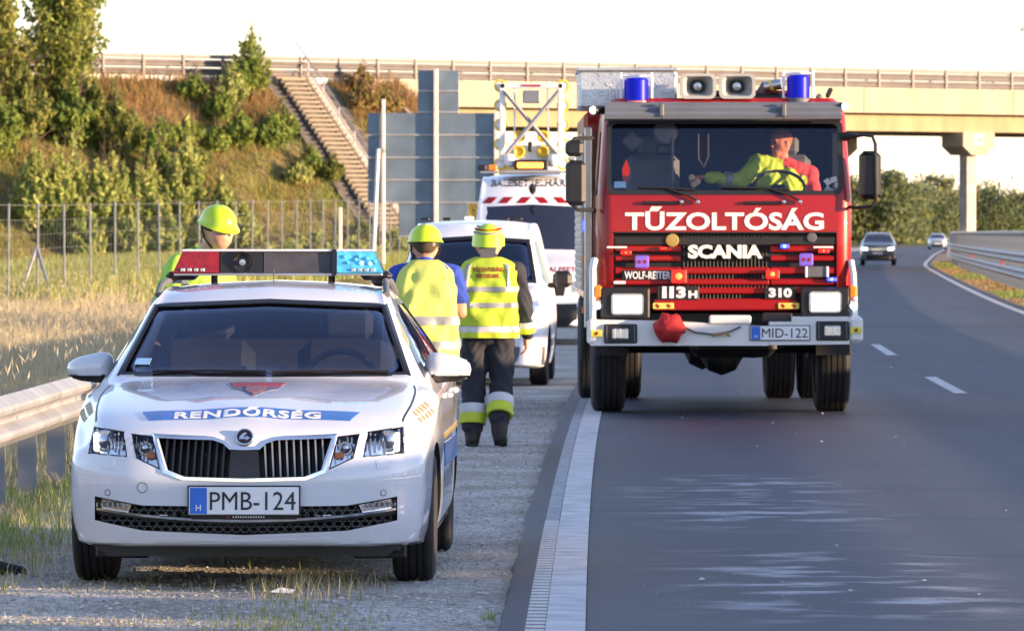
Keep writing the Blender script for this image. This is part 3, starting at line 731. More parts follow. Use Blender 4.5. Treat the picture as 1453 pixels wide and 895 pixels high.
# short green grass by the guardrail posts and creeping onto the gravel
n = 20000
y = rng.uniform(27, 62, n); lo = np.interp(y, _d, _x); e = rng.normal(size=n) * .28
x = lo - 3.15 + e - np.abs(rng.normal(size=n)) * .5 + .35 * np.exp(-((y - 31) / 3.) ** 2); P = np.stack([x, y, np.where(x - lo < -3.3, -.04, .0)], 1)
V, F = blades(P, .11, .007, .7, 2)
stuff('verge_grass', V, F, [M['grass_green'], M['grass_dry']], np.tile((rng.random(n) < np.where(np.sin(y * 1.1) + np.sin(x * 5) > .3, .75, .2)).astype(int), 2))
def tuft(x0, y0, rx, ry, n, h, kinds, name='grass_tuft'):
    P = np.stack([x0 + rng.normal(size=n) * rx, y0 + rng.normal(size=n) * ry, np.full(n, .0)], 1)
    V, F = blades(P, h, .005, .7, 2); stuff(name, V, F, [M[k] for k in kinds], np.tile(rng.integers(0, len(kinds), n), 2))
tuft(-.95, 28.1, .16, .5, 420, .10, ['grass_dry', 'grass_dry', 'grass_olive']); tuft(-.98, 25.6, .22, .7, 700, .05, ['grass_green', 'grass_olive'])
tuft(-1.05, 26.8, .14, .6, 300, .05, ['grass_dry', 'grass_green']); tuft(-.10, 25.9, .02, .1, 30, .06, ['grass_green']); tuft(-1.75, 25.5, .2, .4, 200, .04, ['grass_dry', 'grass_green'])
tuft(-1.9, 28.3, .3, .6, 260, .05, ['grass_dry', 'grass_green']); tuft(-2.15, 26.3, .2, .6, 160, .03, ['grass_green', 'grass_dry'])
# verge on the right
n = 5000
y = rng.uniform(100, 330, n); lo = np.interp(y, _d, _x); x = lo + 7.9 + rng.uniform(0, 1.2, n); P = np.stack([x, y, np.full(n, .05)], 1)
k = np.sin(y * .21) + np.sin(y * .09 + 1) > .5
V, F = blades(P, np.where(k, .14, .06), .05, .8, 2); stuff('verge_weeds', V, F, [M['grass_red'], M['grass_green']], np.tile(k.astype(int), 2))
# loose stones of the shoulder
def pebbles(n, y0, y1, lo_o, hi_o, s0, s1, name):
    y = y0 + (y1 - y0) * rng.uniform(0, 1, n) ** 1.4; lo = np.interp(y, _d, _x); x = lo + rng.uniform(lo_o, hi_o, n)
    s = s0 + (s1 - s0) * rng.uniform(0, 1, n) ** 3
    oc = np.array([(1, 0, 0), (0, 1, 0), (-1, 0, 0), (0, -1, 0), (0, 0, 1), (.5, .5, -.5)])
    ofs = oc[None] * (1 + rng.normal(size=(n, 6, 1)) * .22) * s[:, None, None] * np.array([1, 1, .6])
    a = rng.uniform(0, 6.28, n); c, q = np.cos(a)[:, None], np.sin(a)[:, None]
    ofs = np.stack([ofs[..., 0] * c - ofs[..., 1] * q, ofs[..., 0] * q + ofs[..., 1] * c, ofs[..., 2]], -1)
    V = (ofs + np.stack([x, y, .008 + s * .15], 1)[:, None]).reshape(-1, 3); b = np.arange(n)[:, None] * 6
    F = np.concatenate([b + np.array(t) for t in ((0, 1, 4), (1, 2, 4), (2, 3, 4), (3, 0, 4))], 0)
    return V, F
pm('stone', (.24, .23, .21), .9, col2=(.50, .48, .445), vs=30, island=.4)
V, F = pebbles(32000, 23.5, 60, -3.2, -.3, .004, .018, 'p'); stuff('loose_stones', V, F, M['stone'])
pm('grit', (.5, .5, .5), .8, island=.3); V, F = pebbles(150, 26, 75, .3, 7, .004, .02, 'p'); V[:, 2] += .042; stuff('road_grit', V, F, M['grit'])
# woodland beyond the motorway
GT = 'dark green trees on the horizon'
far = []
for px in range(1175, 1292, 17): far.append((px + random.uniform(-5, 5), random.uniform(790, 860), random.uniform(6.2, 9.0), random.uniform(4.2, 5.6)))
for px in range(1296, 1490, 17): far.append((px + random.uniform(-5, 5), random.uniform(1120, 1230), random.uniform(7.0, 11.0), random.uniform(6, 7.5)))
far[4] = (1262, 800, 9.6, 5.0); far[9] = (1325, 1130, 12.0, 6.5)
for k, (px, D, h, rx) in enumerate(far):
    tree('far_tree', 'dark green broadleaf tree in the wood on the horizon', 'tree', ((px - 726.5) / 8400 * D, D, 0), h, rx, 'leaf_far', 3000, .42, GT, trunk_h=.0, nclump=20, mat2='leaf_dark' if k % 3 else 'leaf_olive', trunk_r=.2)
y = rng.uniform(1240, 1500, 9000); x = rng.uniform(-.03, .12, 9000) * y; z = rng.uniform(0, 1, 9000) * (7 + 1.5 * (np.sin(x * .11) + np.sin(x * .043 + 1)))
V, F = leaf_quads(np.stack([x, y, z], 1), 1.5); stuff('far_wood', V, F, [M['leaf_far'], M['leaf_dark']], rng.integers(0, 2, len(F)))
# ------------------------------------------------------------------ vehicle materials and helpers
pm('paint_white', (.58, .61, .66), .24, var=.03, vs=2, coat=1.0, detail=8, rvar=.05)
pm('paint_white_van', (.70, .72, .76), .35, var=.03, vs=2, coat=.5)
pm('paint_blue', (.02, .12, .42), .35, coat=.4)
pm('paint_red', (.27, .005, .007), .35, var=.08, vs=1.5, coat=.3, spec=.3)
pm('paint_red_dark', (.26, .01, .012), .4, var=.1, vs=3, coat=.3)
pm('plastic_black', (.012, .012, .014), .45, var=.2)
pm('plastic_gloss', (.008, .008, .010), .15, var=.1)
pm('plastic_grey', (.10, .105, .115), .6, var=.15)
pm('rubber', (.014, .014, .015), .75, var=.25, vs=10, bump=.2, bs=40)
pm('chrome', (.75, .76, .78), .12, 1.0, var=.05)
pm('alloy', (.48, .49, .51), .3, .9, var=.08)
pm('interior', (.018, .018, .022), .8, var=.2)
pm('interior_grey', (.10, .10, .105), .85, var=.2)
pm('interior_tan', (.36, .27, .16), .8, var=.1)
pm('plate_white', (.72, .73, .74), .4, var=.02); pm('plate_blue', (.02, .13, .55), .4)
pm('lamp_silver', (.72, .73, .75), .18, .95, var=.15, vs=30)
pm('lamp_amber', (.75, .20, .02), .3); pm('lamp_red', (.20, .004, .006), .2, var=.3, vs=25, coat=.3)
pm('lamp_cyan', (.06, .42, .68), .15, var=.35, vs=30, coat=1)
pm('lamp_blue', (.02, .03, .55), .12, coat=1, emit=.35, ecol=(.05, .06, 1))
pm('glow_white', (.9, .9, .9), .3, emit=3, ecol=(1, .97, .9)); pm('glow_head', (.9, .9, .85), .3, emit=.6, ecol=(1, .93, .74))
pm('glow_red', (.12, .002, .002), .3, emit=8, ecol=(1, .0015, .0008)); pm('glow_amber', (.9, .4, .05), .3, emit=1.6, ecol=(1, .24, .03))
pm('glow_blue', (.02, .02, .4), .3, emit=5, ecol=(.012, .02, 1)); pm('glow_cold', (.8, .9, 1), .3, emit=2, ecol=(.75, .9, 1))
pm('sticker_gold', (.30, .22, .06), .4)
def glass_mat(name, tint, rough=.02, fac=1.8):
    """thin window glass: tinted see-through sheet with a fresnel reflection"""
    m = bpy.data.materials.new(name); m.use_nodes = True; MATS[name] = m
    N = m.node_tree.nodes; L = m.node_tree.links; N.remove(N['Principled BSDF'])
    t = N.new('ShaderNodeBsdfTransparent'); t.inputs['Color'].default_value = tuple(tint) + (1,)
    g = N.new('ShaderNodeBsdfGlossy'); g.inputs['Roughness'].default_value = rough; g.inputs['Color'].default_value = (.62, .74, 1, 1)
    f = N.new('ShaderNodeFresnel'); f.inputs['IOR'].default_value = 1.5
    nz = N.new('ShaderNodeTexNoise'); nz.inputs['Scale'].default_value = 3
    mu = N.new('ShaderNodeMath'); mu.operation = 'MULTIPLY'; mu.inputs[1].default_value = fac; L.new(f.outputs[0], mu.inputs[0])
    x = N.new('ShaderNodeMixShader'); L.new(mu.outputs[0], x.inputs[0]); L.new(t.outputs[0], x.inputs[1]); L.new(g.outputs[0], x.inputs[2])
    L.new(x.outputs[0], N['Material Output'].inputs['Surface']); return m
glass_mat('glass', (.66, .70, .76)); glass_mat('glass_clear', (.86, .88, .92), fac=.9); glass_mat('glass_dark', (.22, .24, .30))

def pchip(xs, ys):
    xs = np.array(xs, float); ys = np.array(ys, float); h = np.diff(xs); d = np.diff(ys) / h; m = np.zeros(len(xs))
    m[0], m[-1] = d[0], d[-1]
    for i in range(1, len(xs) - 1):
        if d[i - 1] * d[i] > 0:
            w1 = 2 * h[i] + h[i - 1]; w2 = h[i] + 2 * h[i - 1]; m[i] = (w1 + w2) / (w1 / d[i - 1] + w2 / d[i])
    def f(x):
        x = min(max(x, xs[0]), xs[-1]); i = min(int(np.searchsorted(xs, x, 'right')) - 1, len(xs) - 2); t = (x - xs[i]) / h[i]
        return float((2 * t ** 3 - 3 * t ** 2 + 1) * ys[i] + (t ** 3 - 2 * t ** 2 + t) * h[i] * m[i] + (-2 * t ** 3 + 3 * t ** 2) * ys[i + 1] + (t ** 3 - t ** 2) * h[i] * m[i + 1])
    return f
def catmull(pts, n):
    """n samples through 2-D points, centripetal-ish"""
    P = np.array(pts, float); out = []
    seg = len(P) - 1; Q = np.vstack([2 * P[0] - P[1], P, 2 * P[-1] - P[-2]])
    for i in range(seg):
        k = n // seg + (1 if i < n % seg else 0)
        for j in range(k):
            t = j / k; a, b, c, d = Q[i], Q[i + 1], Q[i + 2], Q[i + 3]
            out.append(.5 * ((2 * b) + (-a + c) * t + (2 * a - 5 * b + 4 * c - d) * t * t + (-a + 3 * b - 3 * c + d) * t ** 3) if True else b)
    out.append(P[-1]); return np.array(out)
def loft_body(stations, nprof, deform, ncol=14):
    """stations: (s, half-profile points bottom-centre to top-centre). Returns a closed bmesh."""
    bm = bmesh.new(); rows = []
    for s, prof in stations:
        rows.append(([bm.verts.new(deform(x, s, z)) for x, z in prof], [bm.verts.new(deform(-x, s, z)) for x, z in prof]))
    K = len(stations[0][1])
    for (r0, l0), (r1, l1) in zip(rows[:-1], rows[1:]):
        for k in range(K - 1):
            bm.faces.new((r0[k], r0[k + 1], r1[k + 1], r1[k])); bm.faces.new((l0[k + 1], l0[k], l1[k], l1[k + 1]))
    for (s, prof), (r, l), flip in ((stations[0], rows[0], 1), (stations[-1], rows[-1], 0)):
        grid = []
        for k, (x, z) in enumerate(prof):
            line = [l[k]] + [bm.verts.new(deform(-x + 2 * x * j / ncol, s, z)) for j in range(1, ncol)] + [r[k]]; grid.append(line)
        for k in range(K - 1):
            for j in range(ncol):
                q = (grid[k][j], grid[k][j + 1], grid[k + 1][j + 1], grid[k + 1][j])
                bm.faces.new(q if flip else q[::-1])
    bmesh.ops.remove_doubles(bm, verts=bm.verts[:], dist=.0004)
    bmesh.ops.dissolve_degenerate(bm, edges=bm.edges[:], dist=.0003)
    bmesh.ops.recalc_face_normals(bm, faces=bm.faces[:])
    return bm
def cut(o, cutters, mats=None):
    """subtract closed MB solids from object o; each keeps its own material"""
    for mb, mat in cutters:
        c = mb.build('cutter', mat, None, smooth=0)
        md = o.modifiers.new('b', 'BOOLEAN'); md.operation = 'DIFFERENCE'; md.object = c; md.solver = 'EXACT'
        md.material_mode = 'TRANSFER'
        me = baked(o); old = o.data; o.modifiers.clear(); o.data = me
        bpy.data.objects.remove(c)
    return o
def hull(pts):
    bm = bmesh.new()
    for p in pts: bm.verts.new(p)
    bmesh.ops.convex_hull(bm, input=bm.verts[:]); 
    mb = MB(); bm.verts.index_update(); mb.add([v.co[:] for v in bm.verts], [tuple(v.index for v in f.verts) for f in bm.faces]); bm.free(); return mb
class Skin:
    """lays flat shapes onto a body mesh by casting along an axis"""
    def __init__(s, me):
        s.b = BVHTree.FromPolygons([v.co[:] for v in me.vertices], [p.vertices[:] for p in me.polygons])
    def hit(s, o, d):
        h = s.b.ray_cast(Vector(o), Vector(d))
        if h[0] is None:
            q = s.b.find_nearest(Vector(o) + Vector(d) * 5); return q[0], q[1]
        n = h[1]; return h[0], (n if n.dot(Vector(d)) < 0 else -n)
    def front(s, x, z, y0=-3): return s.hit((x, y0, z), (0, 1, 0))
    def top(s, x, y): return s.hit((x, y, 4), (0, 0, -1))
    def side(s, y, z, sg=1): return s.hit((3 * sg, y, z), (-sg, 0, 0))
    def patch(s, poly, how='front', cuts=3, off=.003, depth=.006, hole=None, name='p', mat=None, parent=None, smooth=40, inward=True, y0=-3):
        bm = bmesh.new()
        vs = [bm.verts.new((a, b, 0)) for a, b in poly]
        if hole:
            hv = [bm.verts.new((a, b, 0)) for a, b in hole]; n = len(vs)
            for i in range(n): bm.faces.new((vs[i], vs[(i + 1) % n], hv[(i + 1) % n], hv[i]))
        else: bm.faces.new(vs)
        bmesh.ops.triangulate(bm, faces=bm.faces[:])
        if cuts: bmesh.ops.subdivide_edges(bm, edges=bm.edges[:], cuts=cuts, use_grid_fill=True)
        bm.verts.index_update(); fs = [tuple(v.index for v in f.verts) for f in bm.faces]
        edges = [(e.verts[0].index, e.verts[1].index) for e in bm.edges if len(e.link_faces) == 1]
        top = []; bot = []
        for v in bm.verts:
            a, b = v.co.x, v.co.y
            p, n = s.front(a, b, y0) if how == 'front' else (s.top(a, b) if how == 'top' else s.side(a, b, 1 if how == 'side+' else -1))
            top.append(p + n * off); bot.append(p + n * (off - depth))
        bm.free(); k = len(top); mb = MB()
        mb.add(top + bot, fs + [(a, b, b + k, a + k) for a, b in edges] + ([tuple(i + k for i in f) for f in fs] if depth else []))
        return mb.build(name, mat, parent, smooth)

def wheel(parent, c, r, w, rim='alloy', tread=True, side=1, spokes=5, name='wheel'):
    """wheel with tyre and rim as sub-parts; outer face towards side*X"""
    wh = bpy.data.objects.new(name, None); C.objects.link(wh); wh.parent = parent; wh.location = c
    h = w / 2; rr = r * .66
    prof = [(rr, -h * .86), (rr + .015, -h * .95), (r * .88, -h), (r * .965, -h * .88), (r, -h * .72)]
    for g in (-.5, -.18, .18, .5):
        prof += [(r, h * (g - .05)), (r - .008, h * (g - .035)), (r - .008, h * (g + .035)), (r, h * (g + .05))]
    prof += [(r, h * .72), (r * .965, h * .88), (r * .88, h), (rr + .015, h * .95), (rr, h * .86)]
    MB().lathe(prof, (0, 0, 0), (1, 0, 0), 40).build('tyre', M['rubber'], wh, 30)
    mb = MB(); mb.lathe([(rr + .004, -h * .86), (rr - .02, -h * .5), (rr - .02, h * .4), (rr + .004, h * .86), (rr - .012, h * .86), (rr - .03, h * .5)], (0, 0, 0), (side, 0, 0), 32)
    for k in range(spokes * 2):
        a = 2 * math.pi * (k // 2) / spokes + (.16 if k % 2 else -.16); d = Vector((0, math.cos(a), math.sin(a))); tng = Vector((0, -math.sin(a), math.cos(a)))
        vs = []
        for rad, x0, x1, ww in ((rr * .18, .30, .62, .032), (rr - .012, .35, .70, .018)):
            for x in (x0, x1):
                for sgn in (-1, 1): vs.append(d * rad + tng * ww * sgn + Vector((side * h * x, 0, 0)))
        mb.add(vs, [(0, 1, 3, 2), (4, 6, 7, 5), (0, 4, 5, 1), (2, 3, 7, 6), (0, 2, 6, 4), (1, 5, 7, 3)])
    mb.lathe([(0.0, h * .68), (rr * .2, h * .66), (rr * .26, h * .4)], (0, 0, 0), (side, 0, 0), 16)
    mb.build('rim', M[rim], wh, 30)
    return wh
def plate(parent, c, w, h, txt, tilt=0.0, nrm=-1):
    p = MB().box((0, 0, 0), (w, .012, h), .003).build('number_plate', M['plate_white'], parent); p.location = c; p.rotation_euler = (tilt, 0, 0)
    MB().box((0, .003, 0), (w + .016, .010, h + .016), .003).build('plate_frame', M['plastic_black'], p)
    MB().box((-w / 2 + .045 * w / .52, -.0065, 0), (.08 * w / .52, .003, h - .006)).build('country_band', M['plate_blue'], p)
    k = w / .52
    text_part('country_letter', 'H', lambda x, y: ((x - w / 2 + .045 * k, -.008, y - h * .36), (0, -1, 0)), M['plate_white'], p, height=h * .22, bold=.01, thick=.001)
    text_part('plate_text', txt, lambda x, y: ((x + .042 * k, -.0062, y - h * .33), (0, -1, 0)), M['plastic_black'], p, height=h * .66, width=w * .78, bold=.0, thick=.002)
    return p
def front_text(parent, name, txt, c, mat, height=None, width=None, bold=.03, thick=.006, spacing=1.0):
    return text_part(name, txt, lambda x, y: ((c[0] + x, c[1], c[2] + y), (0, -1, 0)), mat, parent, height=height, width=width, bold=bold, thick=thick, spacing=spacing)

# ------------------------------------------------------------------ the police car
PCX, PCY = -1.268, 28.0; PYAW = -.020
pc = thing('police_car', 'white police estate car with light bar and blue hood lettering on the gravel', 'police car', (PCX, PCY, .008), PYAW)
fz_c = pchip([0, .05, .12, .4, .9, 1.22, 1.34, 1.6, 1.95, 2.15, 2.6, 3.4, 4.1, 4.32, 4.5, 4.67], [.735, .765, .790, .855, .925, .960, .985, 1.145, 1.345, 1.415, 1.448, 1.44, 1.39, 1.30, 1.02, .90])
fz_t = pchip([0, .05, .12, .4, .9, 1.22, 1.34, 1.6, 1.95, 2.15, 2.6, 3.4, 4.1, 4.32, 4.5, 4.67], [.715, .745, .765, .825, .890, .925, .950, 1.105, 1.300, 1.365, 1.395, 1.385, 1.335, 1.25, .98, .86])
fw_t = pchip([0, .12, .4, .9, 1.22, 1.34, 1.6, 1.95, 2.3, 3.4, 4.1, 4.4, 4.67], [.70, .72, .74, .755, .765, .745, .68, .605, .575, .565, .55, .60, .66])
fz_s = pchip([0, .12, .4, .9, 1.3, 2.4, 3.6, 4.3, 4.67], [.665, .69, .765, .835, .905, .945, .985, .97, .82])
fw_s = pchip([0, .12, .4, .9, 1.4, 3.4, 4.3, 4.67], [.775, .785, .815, .845, .850, .850, .83, .76])
fw_m = pchip([0, .1, .4, .9, 1.4, 3.4, 4.1, 4.45, 4.67], [.845, .855, .872, .890, .895, .900, .89, .86, .80])
fz_b = pchip([0, .15, .5, 1.4, 3.2, 4.2, 4.67], [.215, .20, .185, .18, .19, .22, .32])
def pc_prof(s, k=1.0):
    zb, zs, ws, wm, zt, wt, zc = fz_b(s), fz_s(s), fw_s(s), fw_m(s), fz_t(s), fw_t(s), fz_c(s)
    zm = zb + .62 * (zs - zb)
    P = [(0, zb), (wm * .5, zb), (wm * .90, zb), (wm * .965, zb + .05), (wm * .995, zb + .18), (wm, zm), (wm * .985, zs - .05), (ws, zs), (ws + (wt - ws) * .45, zs + (zt - zs) * .5), (wt, zt), (wt * .9, zt + (zc - zt) * .34), (wt * .55, zt + (zc - zt) * .75), (0, zc)]
    q = catmull(P, 60); q[:, 0] = np.maximum(q[:, 0], 0); q[0, 0] = 0; q[-1, 0] = 0
    if k < 1:
        cz = (zb + zc) / 2; q = np.stack([q[:, 0] * k, cz + (q[:, 1] - cz) * k], 1)
    return q
def pc_def(x, s, z):
    a = abs(x) / .9; f = max(0.0, 1 - s / 1.5); f = f * f * (3 - 2 * f)
    fr = max(0.0, 1 - (4.67 - s) / .8)
    bow = (.085 * a ** 2 + .24 * a ** 5) * f - (.06 * a ** 2 + .12 * a ** 5) * fr
    t = min(max((s - 1.0) / .35, 0), 1) * min(max((2.6 - s) / .6, 0), 1)
    bow += .16 * a ** 2 * t
    zp = 0.0
    if s < .3:
        g = 1 - s / .3
        zp = (.055 * max(0, (z - .52) / .22) ** 1.6 + .05 * max(0, (.36 - z) / .16) ** 1.5) * g
    crown = 0.0
    hz = 0.0
    if .02 < s < 1.4 and z > .68 and abs(x) < .6:
        xc = .10 + .2 * s; q = min(max((xc + .035 - abs(x)) / .07, 0), 1); hz = .011 * q * q * (3 - 2 * q) * min(1, s / .2) * min(1, (1.4 - s) / .3)
    return (x, s + bow + zp, z + hz)
SS = [0, .012, .03, .06, .1, .16, .24, .34, .46, .6, .75, .9, 1.05, 1.2, 1.28, 1.34, 1.42, 1.52, 1.64, 1.76, 1.88, 1.98, 2.08, 2.2, 2.4, 2.7, 3.1, 3.5, 3.8, 4.05, 4.2, 4.32, 4.42, 4.52, 4.6, 4.65, 4.67]
st = [(s, pc_prof(s, {0: .972, 1: .990, 36: .96, 35: .985}.get(i, 1.0))) for i, s in enumerate(SS)]
body = bm_obj('body', loft_body(st, 60, pc_def, 22), M['paint_white'], None, 40)
skin = Skin(body.data)
WS = [(-.725, .985), (0, .985), (.725, .985), (.585, 1.325), (0, 1.348), (-.585, 1.325)]
def mir(p): return p + [(-x, z) for x, z in p[::-1] if abs(x) > 1e-6]
GR = [(-.425, .722), (-.29, .716), (-.15, .712), (-.10, .695), (-.07, .668), (0, .666), (.07, .668), (.10, .695), (.15, .712), (.29, .716), (.425, .722), (.375, .565), (.29, .533), (0, .525), (-.29, .533), (-.375, .565)]
HL = [(-.742, .768), (-.578, .746), (-.560, .628), (-.758, .640)]
HI = [(-.545, .738), (-.437, .726), (-.400, .570), (-.515, .622)]
LI = [(-.745, .443), (-.50, .402), (0, .398), (.50, .402), (.745, .443), (.745, .325), (.50, .278), (0, .258), (-.50, .278), (-.745, .325)]
flip = lambda P: [(-x, z) for x, z in P[::-1]]
def pocket(poly, depth, zfun=None):
    """cutter that follows the nose: from well in front to `depth` behind the local surface"""
    mb = MB(); n = len(poly); fr = []; bk = []
    cx = sum(p[0] for p in poly) / n; cz = sum(p[1] for p in poly) / n
    for x, z in poly:
        p, nn = skin.front(x, z); fr.append((x, -.4, z)); bk.append((x + (cx - x) * .04, p.y + depth, z + (cz - z) * .04))
    mb.add(fr + bk, [(i, (i + 1) % n, n + (i + 1) % n, n + i) for i in range(n)] + [tuple(range(n - 1, -1, -1))])
    pc_, nn = skin.front(cx, cz); mb.v.append((cx, pc_.y + depth, cz)); c = len(mb.v) - 1
    for i in range(n): mb.f.append((n + i, n + (i + 1) % n, c)); mb.m.append(0)
    return mb
inner = hull([(sx * x, y, z) for sx in (-1, 1) for x, y, z in [(.70, 1.62, .45), (.74, 1.62, .90), (.70, 1.50, .95), (.545, 2.10, 1.325), (.52, 2.3, 1.36), (.50, 3.9, 1.34), (.70, 4.15, .95), (.70, 4.2, .45), (.02, 1.42, .96), (.02, 2.12, 1.375), (.02, 3.9, 1.39)]])
SW = [(1.78, .99), (2.72, 1.005), (2.72, 1.325), (2.35, 1.315), (2.18, 1.27)]
SW2 = [(2.80, 1.01), (3.52, 1.03), (3.50, 1.325), (2.80, 1.33)]
SW3 = [(3.62, 1.04), (4.10, 1.06), (3.96, 1.28), (3.60, 1.315)]
cuts = [(inner, M['interior'])]
cuts.append((MB().prism(WS, 'xz', .9, 2.5), M['plastic_black']))
for p in (SW, SW2, SW3): cuts.append((MB().prism(p, 'yz', -1.2, 1.2), M['plastic_black']))
cuts += [(pocket(GR, .10), M['plastic_black']), (pocket(LI, .09), M['plastic_black'])]
for P in (HL, flip(HL), HI, flip(HI)): cuts.append((pocket(P, .07), M['plastic_black']))
for yy in (.905, 3.59):
    for sx in (-1, 1): cuts.append((MB().cyl((sx * .60, yy, .32), (sx * 1.2, yy, .32), .352, n=40), M['plastic_black']))
cut(body, cuts); body.parent = pc
body.data.polygons.foreach_set('use_smooth', [True] * len(body.data.polygons)); body.data.set_sharp_from_angle(angle=R(32))
for x in (-1, 1):
    wheel(pc, (x * .775, .905, .315), .318, .205, side=x); wheel(pc, (x * .775, 3.59, .315), .318, .205, side=x)
# glazing
wsg = skin.patch(WS, cuts=6, off=-.006, depth=0, name='windscreen', mat=M['glass'], parent=pc, y0=.95)
fr_in = [(-.665, 1.012), (0, 1.016), (.665, 1.012), (.545, 1.302), (0, 1.325), (-.545, 1.302)]
WSO = [(-.735, .978), (0, .978), (.735, .978), (.592, 1.332), (0, 1.356), (-.592, 1.332)]
skin.patch(WSO, hole=[(-.70, .998), (0, .998), (.70, .998), (.567, 1.314), (0, 1.337), (-.567, 1.314)], cuts=5, off=.002, depth=.007, name='windscreen_seal', mat=M['plastic_gloss'], parent=pc, y0=.95)
for sg, hw in ((1, 'side+'), (-1, 'side-')):
    for P in (SW, SW2, SW3): skin.patch(P, how=hw, cuts=3, off=-.006, depth=0, name='side_window', mat=M['glass_dark'], parent=pc)
    skin.patch([(1.62, .965), (4.15, 1.035), (4.0, 1.31), (3.5, 1.345), (2.4, 1.35), (2.1, 1.28)], how=hw, cuts=4, off=.002, depth=.004, hole=[(1.80, .995), (4.08, 1.065), (3.95, 1.275), (3.5, 1.318), (2.45, 1.318), (2.2, 1.265)], name='window_trim', mat=M['plastic_gloss'], parent=pc)
    skin.patch([(1.75, .52), (4.3, .50), (4.3, .62), (1.7, .64)], how=hw, cuts=4, off=.003, depth=.003, name='side_stripe', mat=M['paint_blue'], parent=pc)
    skin.patch([(1.72, .66), (4.2, .66), (4.2, .69), (1.72, .69)], how=hw, cuts=4, off=.003, depth=.003, name='side_stripe', mat=M['sticker_gold'], parent=pc)
    for a in (1.66, 2.74, 3.66): skin.patch([(a, .30), (a + .008, .30), (a + .008, .94), (a, .94)], how=hw, cuts=3, off=.001, depth=.002, name='door_gap', mat=M['plastic_black'], parent=pc)
    for a in (2.48, 3.38):
        p, n = skin.side(a, .86, sg); MB().box((p.x + sg * .012, a, .86), (.035, .2, .028), .01).build('door_handle', M['paint_white'], pc)
    # chequer band on the fender
    for k in range(5):
        for j in range(2):
            a = .62 + k * .085 + j * .02; skin.patch([(a, .775 + j * .03 + k * .008), (a + .04, .779 + j * .03 + k * .008), (a + .045, .80 + j * .03 + k * .008), (a + .005, .796 + j * .03 + k * .008)], how=hw, cuts=1, off=.003, depth=.003, name='chequer', mat=M['sticker_gold'], parent=pc)
# hood: shut line, twin creases, lettering, badge and crest
def top_strip(pts, w, name, mat, off=.002):
    P = [(x - w / 2, y) for x, y in pts] + [(x + w / 2, y) for x, y in pts[::-1]]
    return skin.patch(P, how='top', cuts=3, off=off, depth=.004, name=name, mat=mat, parent=pc)
for sx in (-1, 1):
    for k in range(6):
        pts = [(sx * .735, .38), (sx * .75, .56), (sx * .762, .74), (sx * .768, .92), (sx * .77, 1.1), (sx * .765, 1.25), (sx * .755, 1.36)][k:k + 2]
        top_strip(pts, .009, 'hood_gap', M['plastic_black'], .001)
bandf = lambda y0, y1: [(x, y0 + .05 * (x / .55) ** 2) for x in np.linspace(-.50, .50, 9)] + [(x, y1 + .05 * (x / .55) ** 2) for x in np.linspace(.55, -.55, 9)]
def tpoint(x, y): return skin.top(x, y)
HB0, HB1 = .21, .335
skin.patch([(x, HB0 + .03 * (x / .5) ** 2) for x in np.linspace(-.47, .49, 9)] + [(x, HB1 + .03 * (x / .5) ** 2) for x in np.linspace(.53, -.51, 9)], how='top', cuts=3, off=.0048, depth=.005, name='hood_band', mat=M['paint_blue'], parent=pc)
text_part('hood_lettering', 'RENDŐRSÉG', lambda x, y: (lambda h: (h[0] + Vector((0, 0, .0055)), h[1]))(tpoint(x, .207 + y + .03 * (x / .5) ** 2)), M['white_paint'], pc, height=.125, width=.70, bold=.03, thick=.002, spacing=1.1)
crest_poly = [(-.14, 1.10), (-.09, 1.12), (0, 1.105), (.09, 1.12), (.14, 1.10), (.11, .86), (.06, .80), (0, .62), (-.06, .80), (-.11, .86)]
crest = skin.patch(crest_poly, how='top', cuts=2, off=.002, depth=.003, name='hood_crest', mat=pm('crest_dark', (.05, .05, .09), .6, col2=(.14, .13, .2), vs=40), parent=pc)
skin.patch([(-.130, 1.07), (0, 1.072), (.130, 1.07), (.118, .96), (0, .94), (-.118, .96)], how='top', cuts=2, off=.004, depth=.002, name='crest_band', mat=pm('crest_red', (.28, .03, .04), .5, var=.4, vs=40), parent=pc)
skin.patch([(-.05, .93), (0, .95), (.05, .93), (.045, .80), (0, .68), (-.045, .80)], how='top', cuts=2, off=.0045, depth=.002, name='crest_shield', mat=pm('crest_grey', (.12, .11, .15), .6, col2=(.3, .08, .1), vs=60), parent=pc)
def crease(pts, name):
    """raised pressing line on the hood"""
    n = 12; mb = MB(); A = catmull(pts, n); vs = []
    for i, (x, y) in enumerate(A):
        for dx, dz in ((-.05, -.003), (-.02, .0022), (0, .0032), (.02, .0022), (.05, -.003)):
            p, nn = skin.top(x + dx, y); vs.append(p + Vector((0, 0, dz)))
    for i in range(len(A) - 1):
        for k in range(4): mb.add([], []); mb.f.append((i * 5 + k, i * 5 + k + 1, i * 5 + 6 + k, i * 5 + 5 + k)); mb.m.append(0)
    mb.v = [tuple(v) for v in vs]; return mb.build(name, M['paint_white'], pc, 60)
for sx in (): crease([(sx * .10, .17), (sx * .16, .45), (sx * .24, .85), (sx * .33, 1.18)], 'hood_crease')
bp, bn = skin.front(0, .718)
bd = bpy.data.objects.new('badge', None); C.objects.link(bd); bd.parent = pc; bd.location = (0, bp.y - .004, .722); bd.rotation_euler = (R(-24), 0, 0)
MB().lathe([(.0, .010), (.036, .010), (.041, .006), (.043, 0), (.043, -.01)], (0, 0, 0), (0, -1, 0), 28).build('badge_disc', M['plastic_gloss'], bd)
MB().lathe([(.0355, .009), (.036, .013), (.041, .0125), (.044, .008), (.044, 0)], (0, 0, 0), (0, -1, 0), 28).build('badge_ring', M['chrome'], bd)
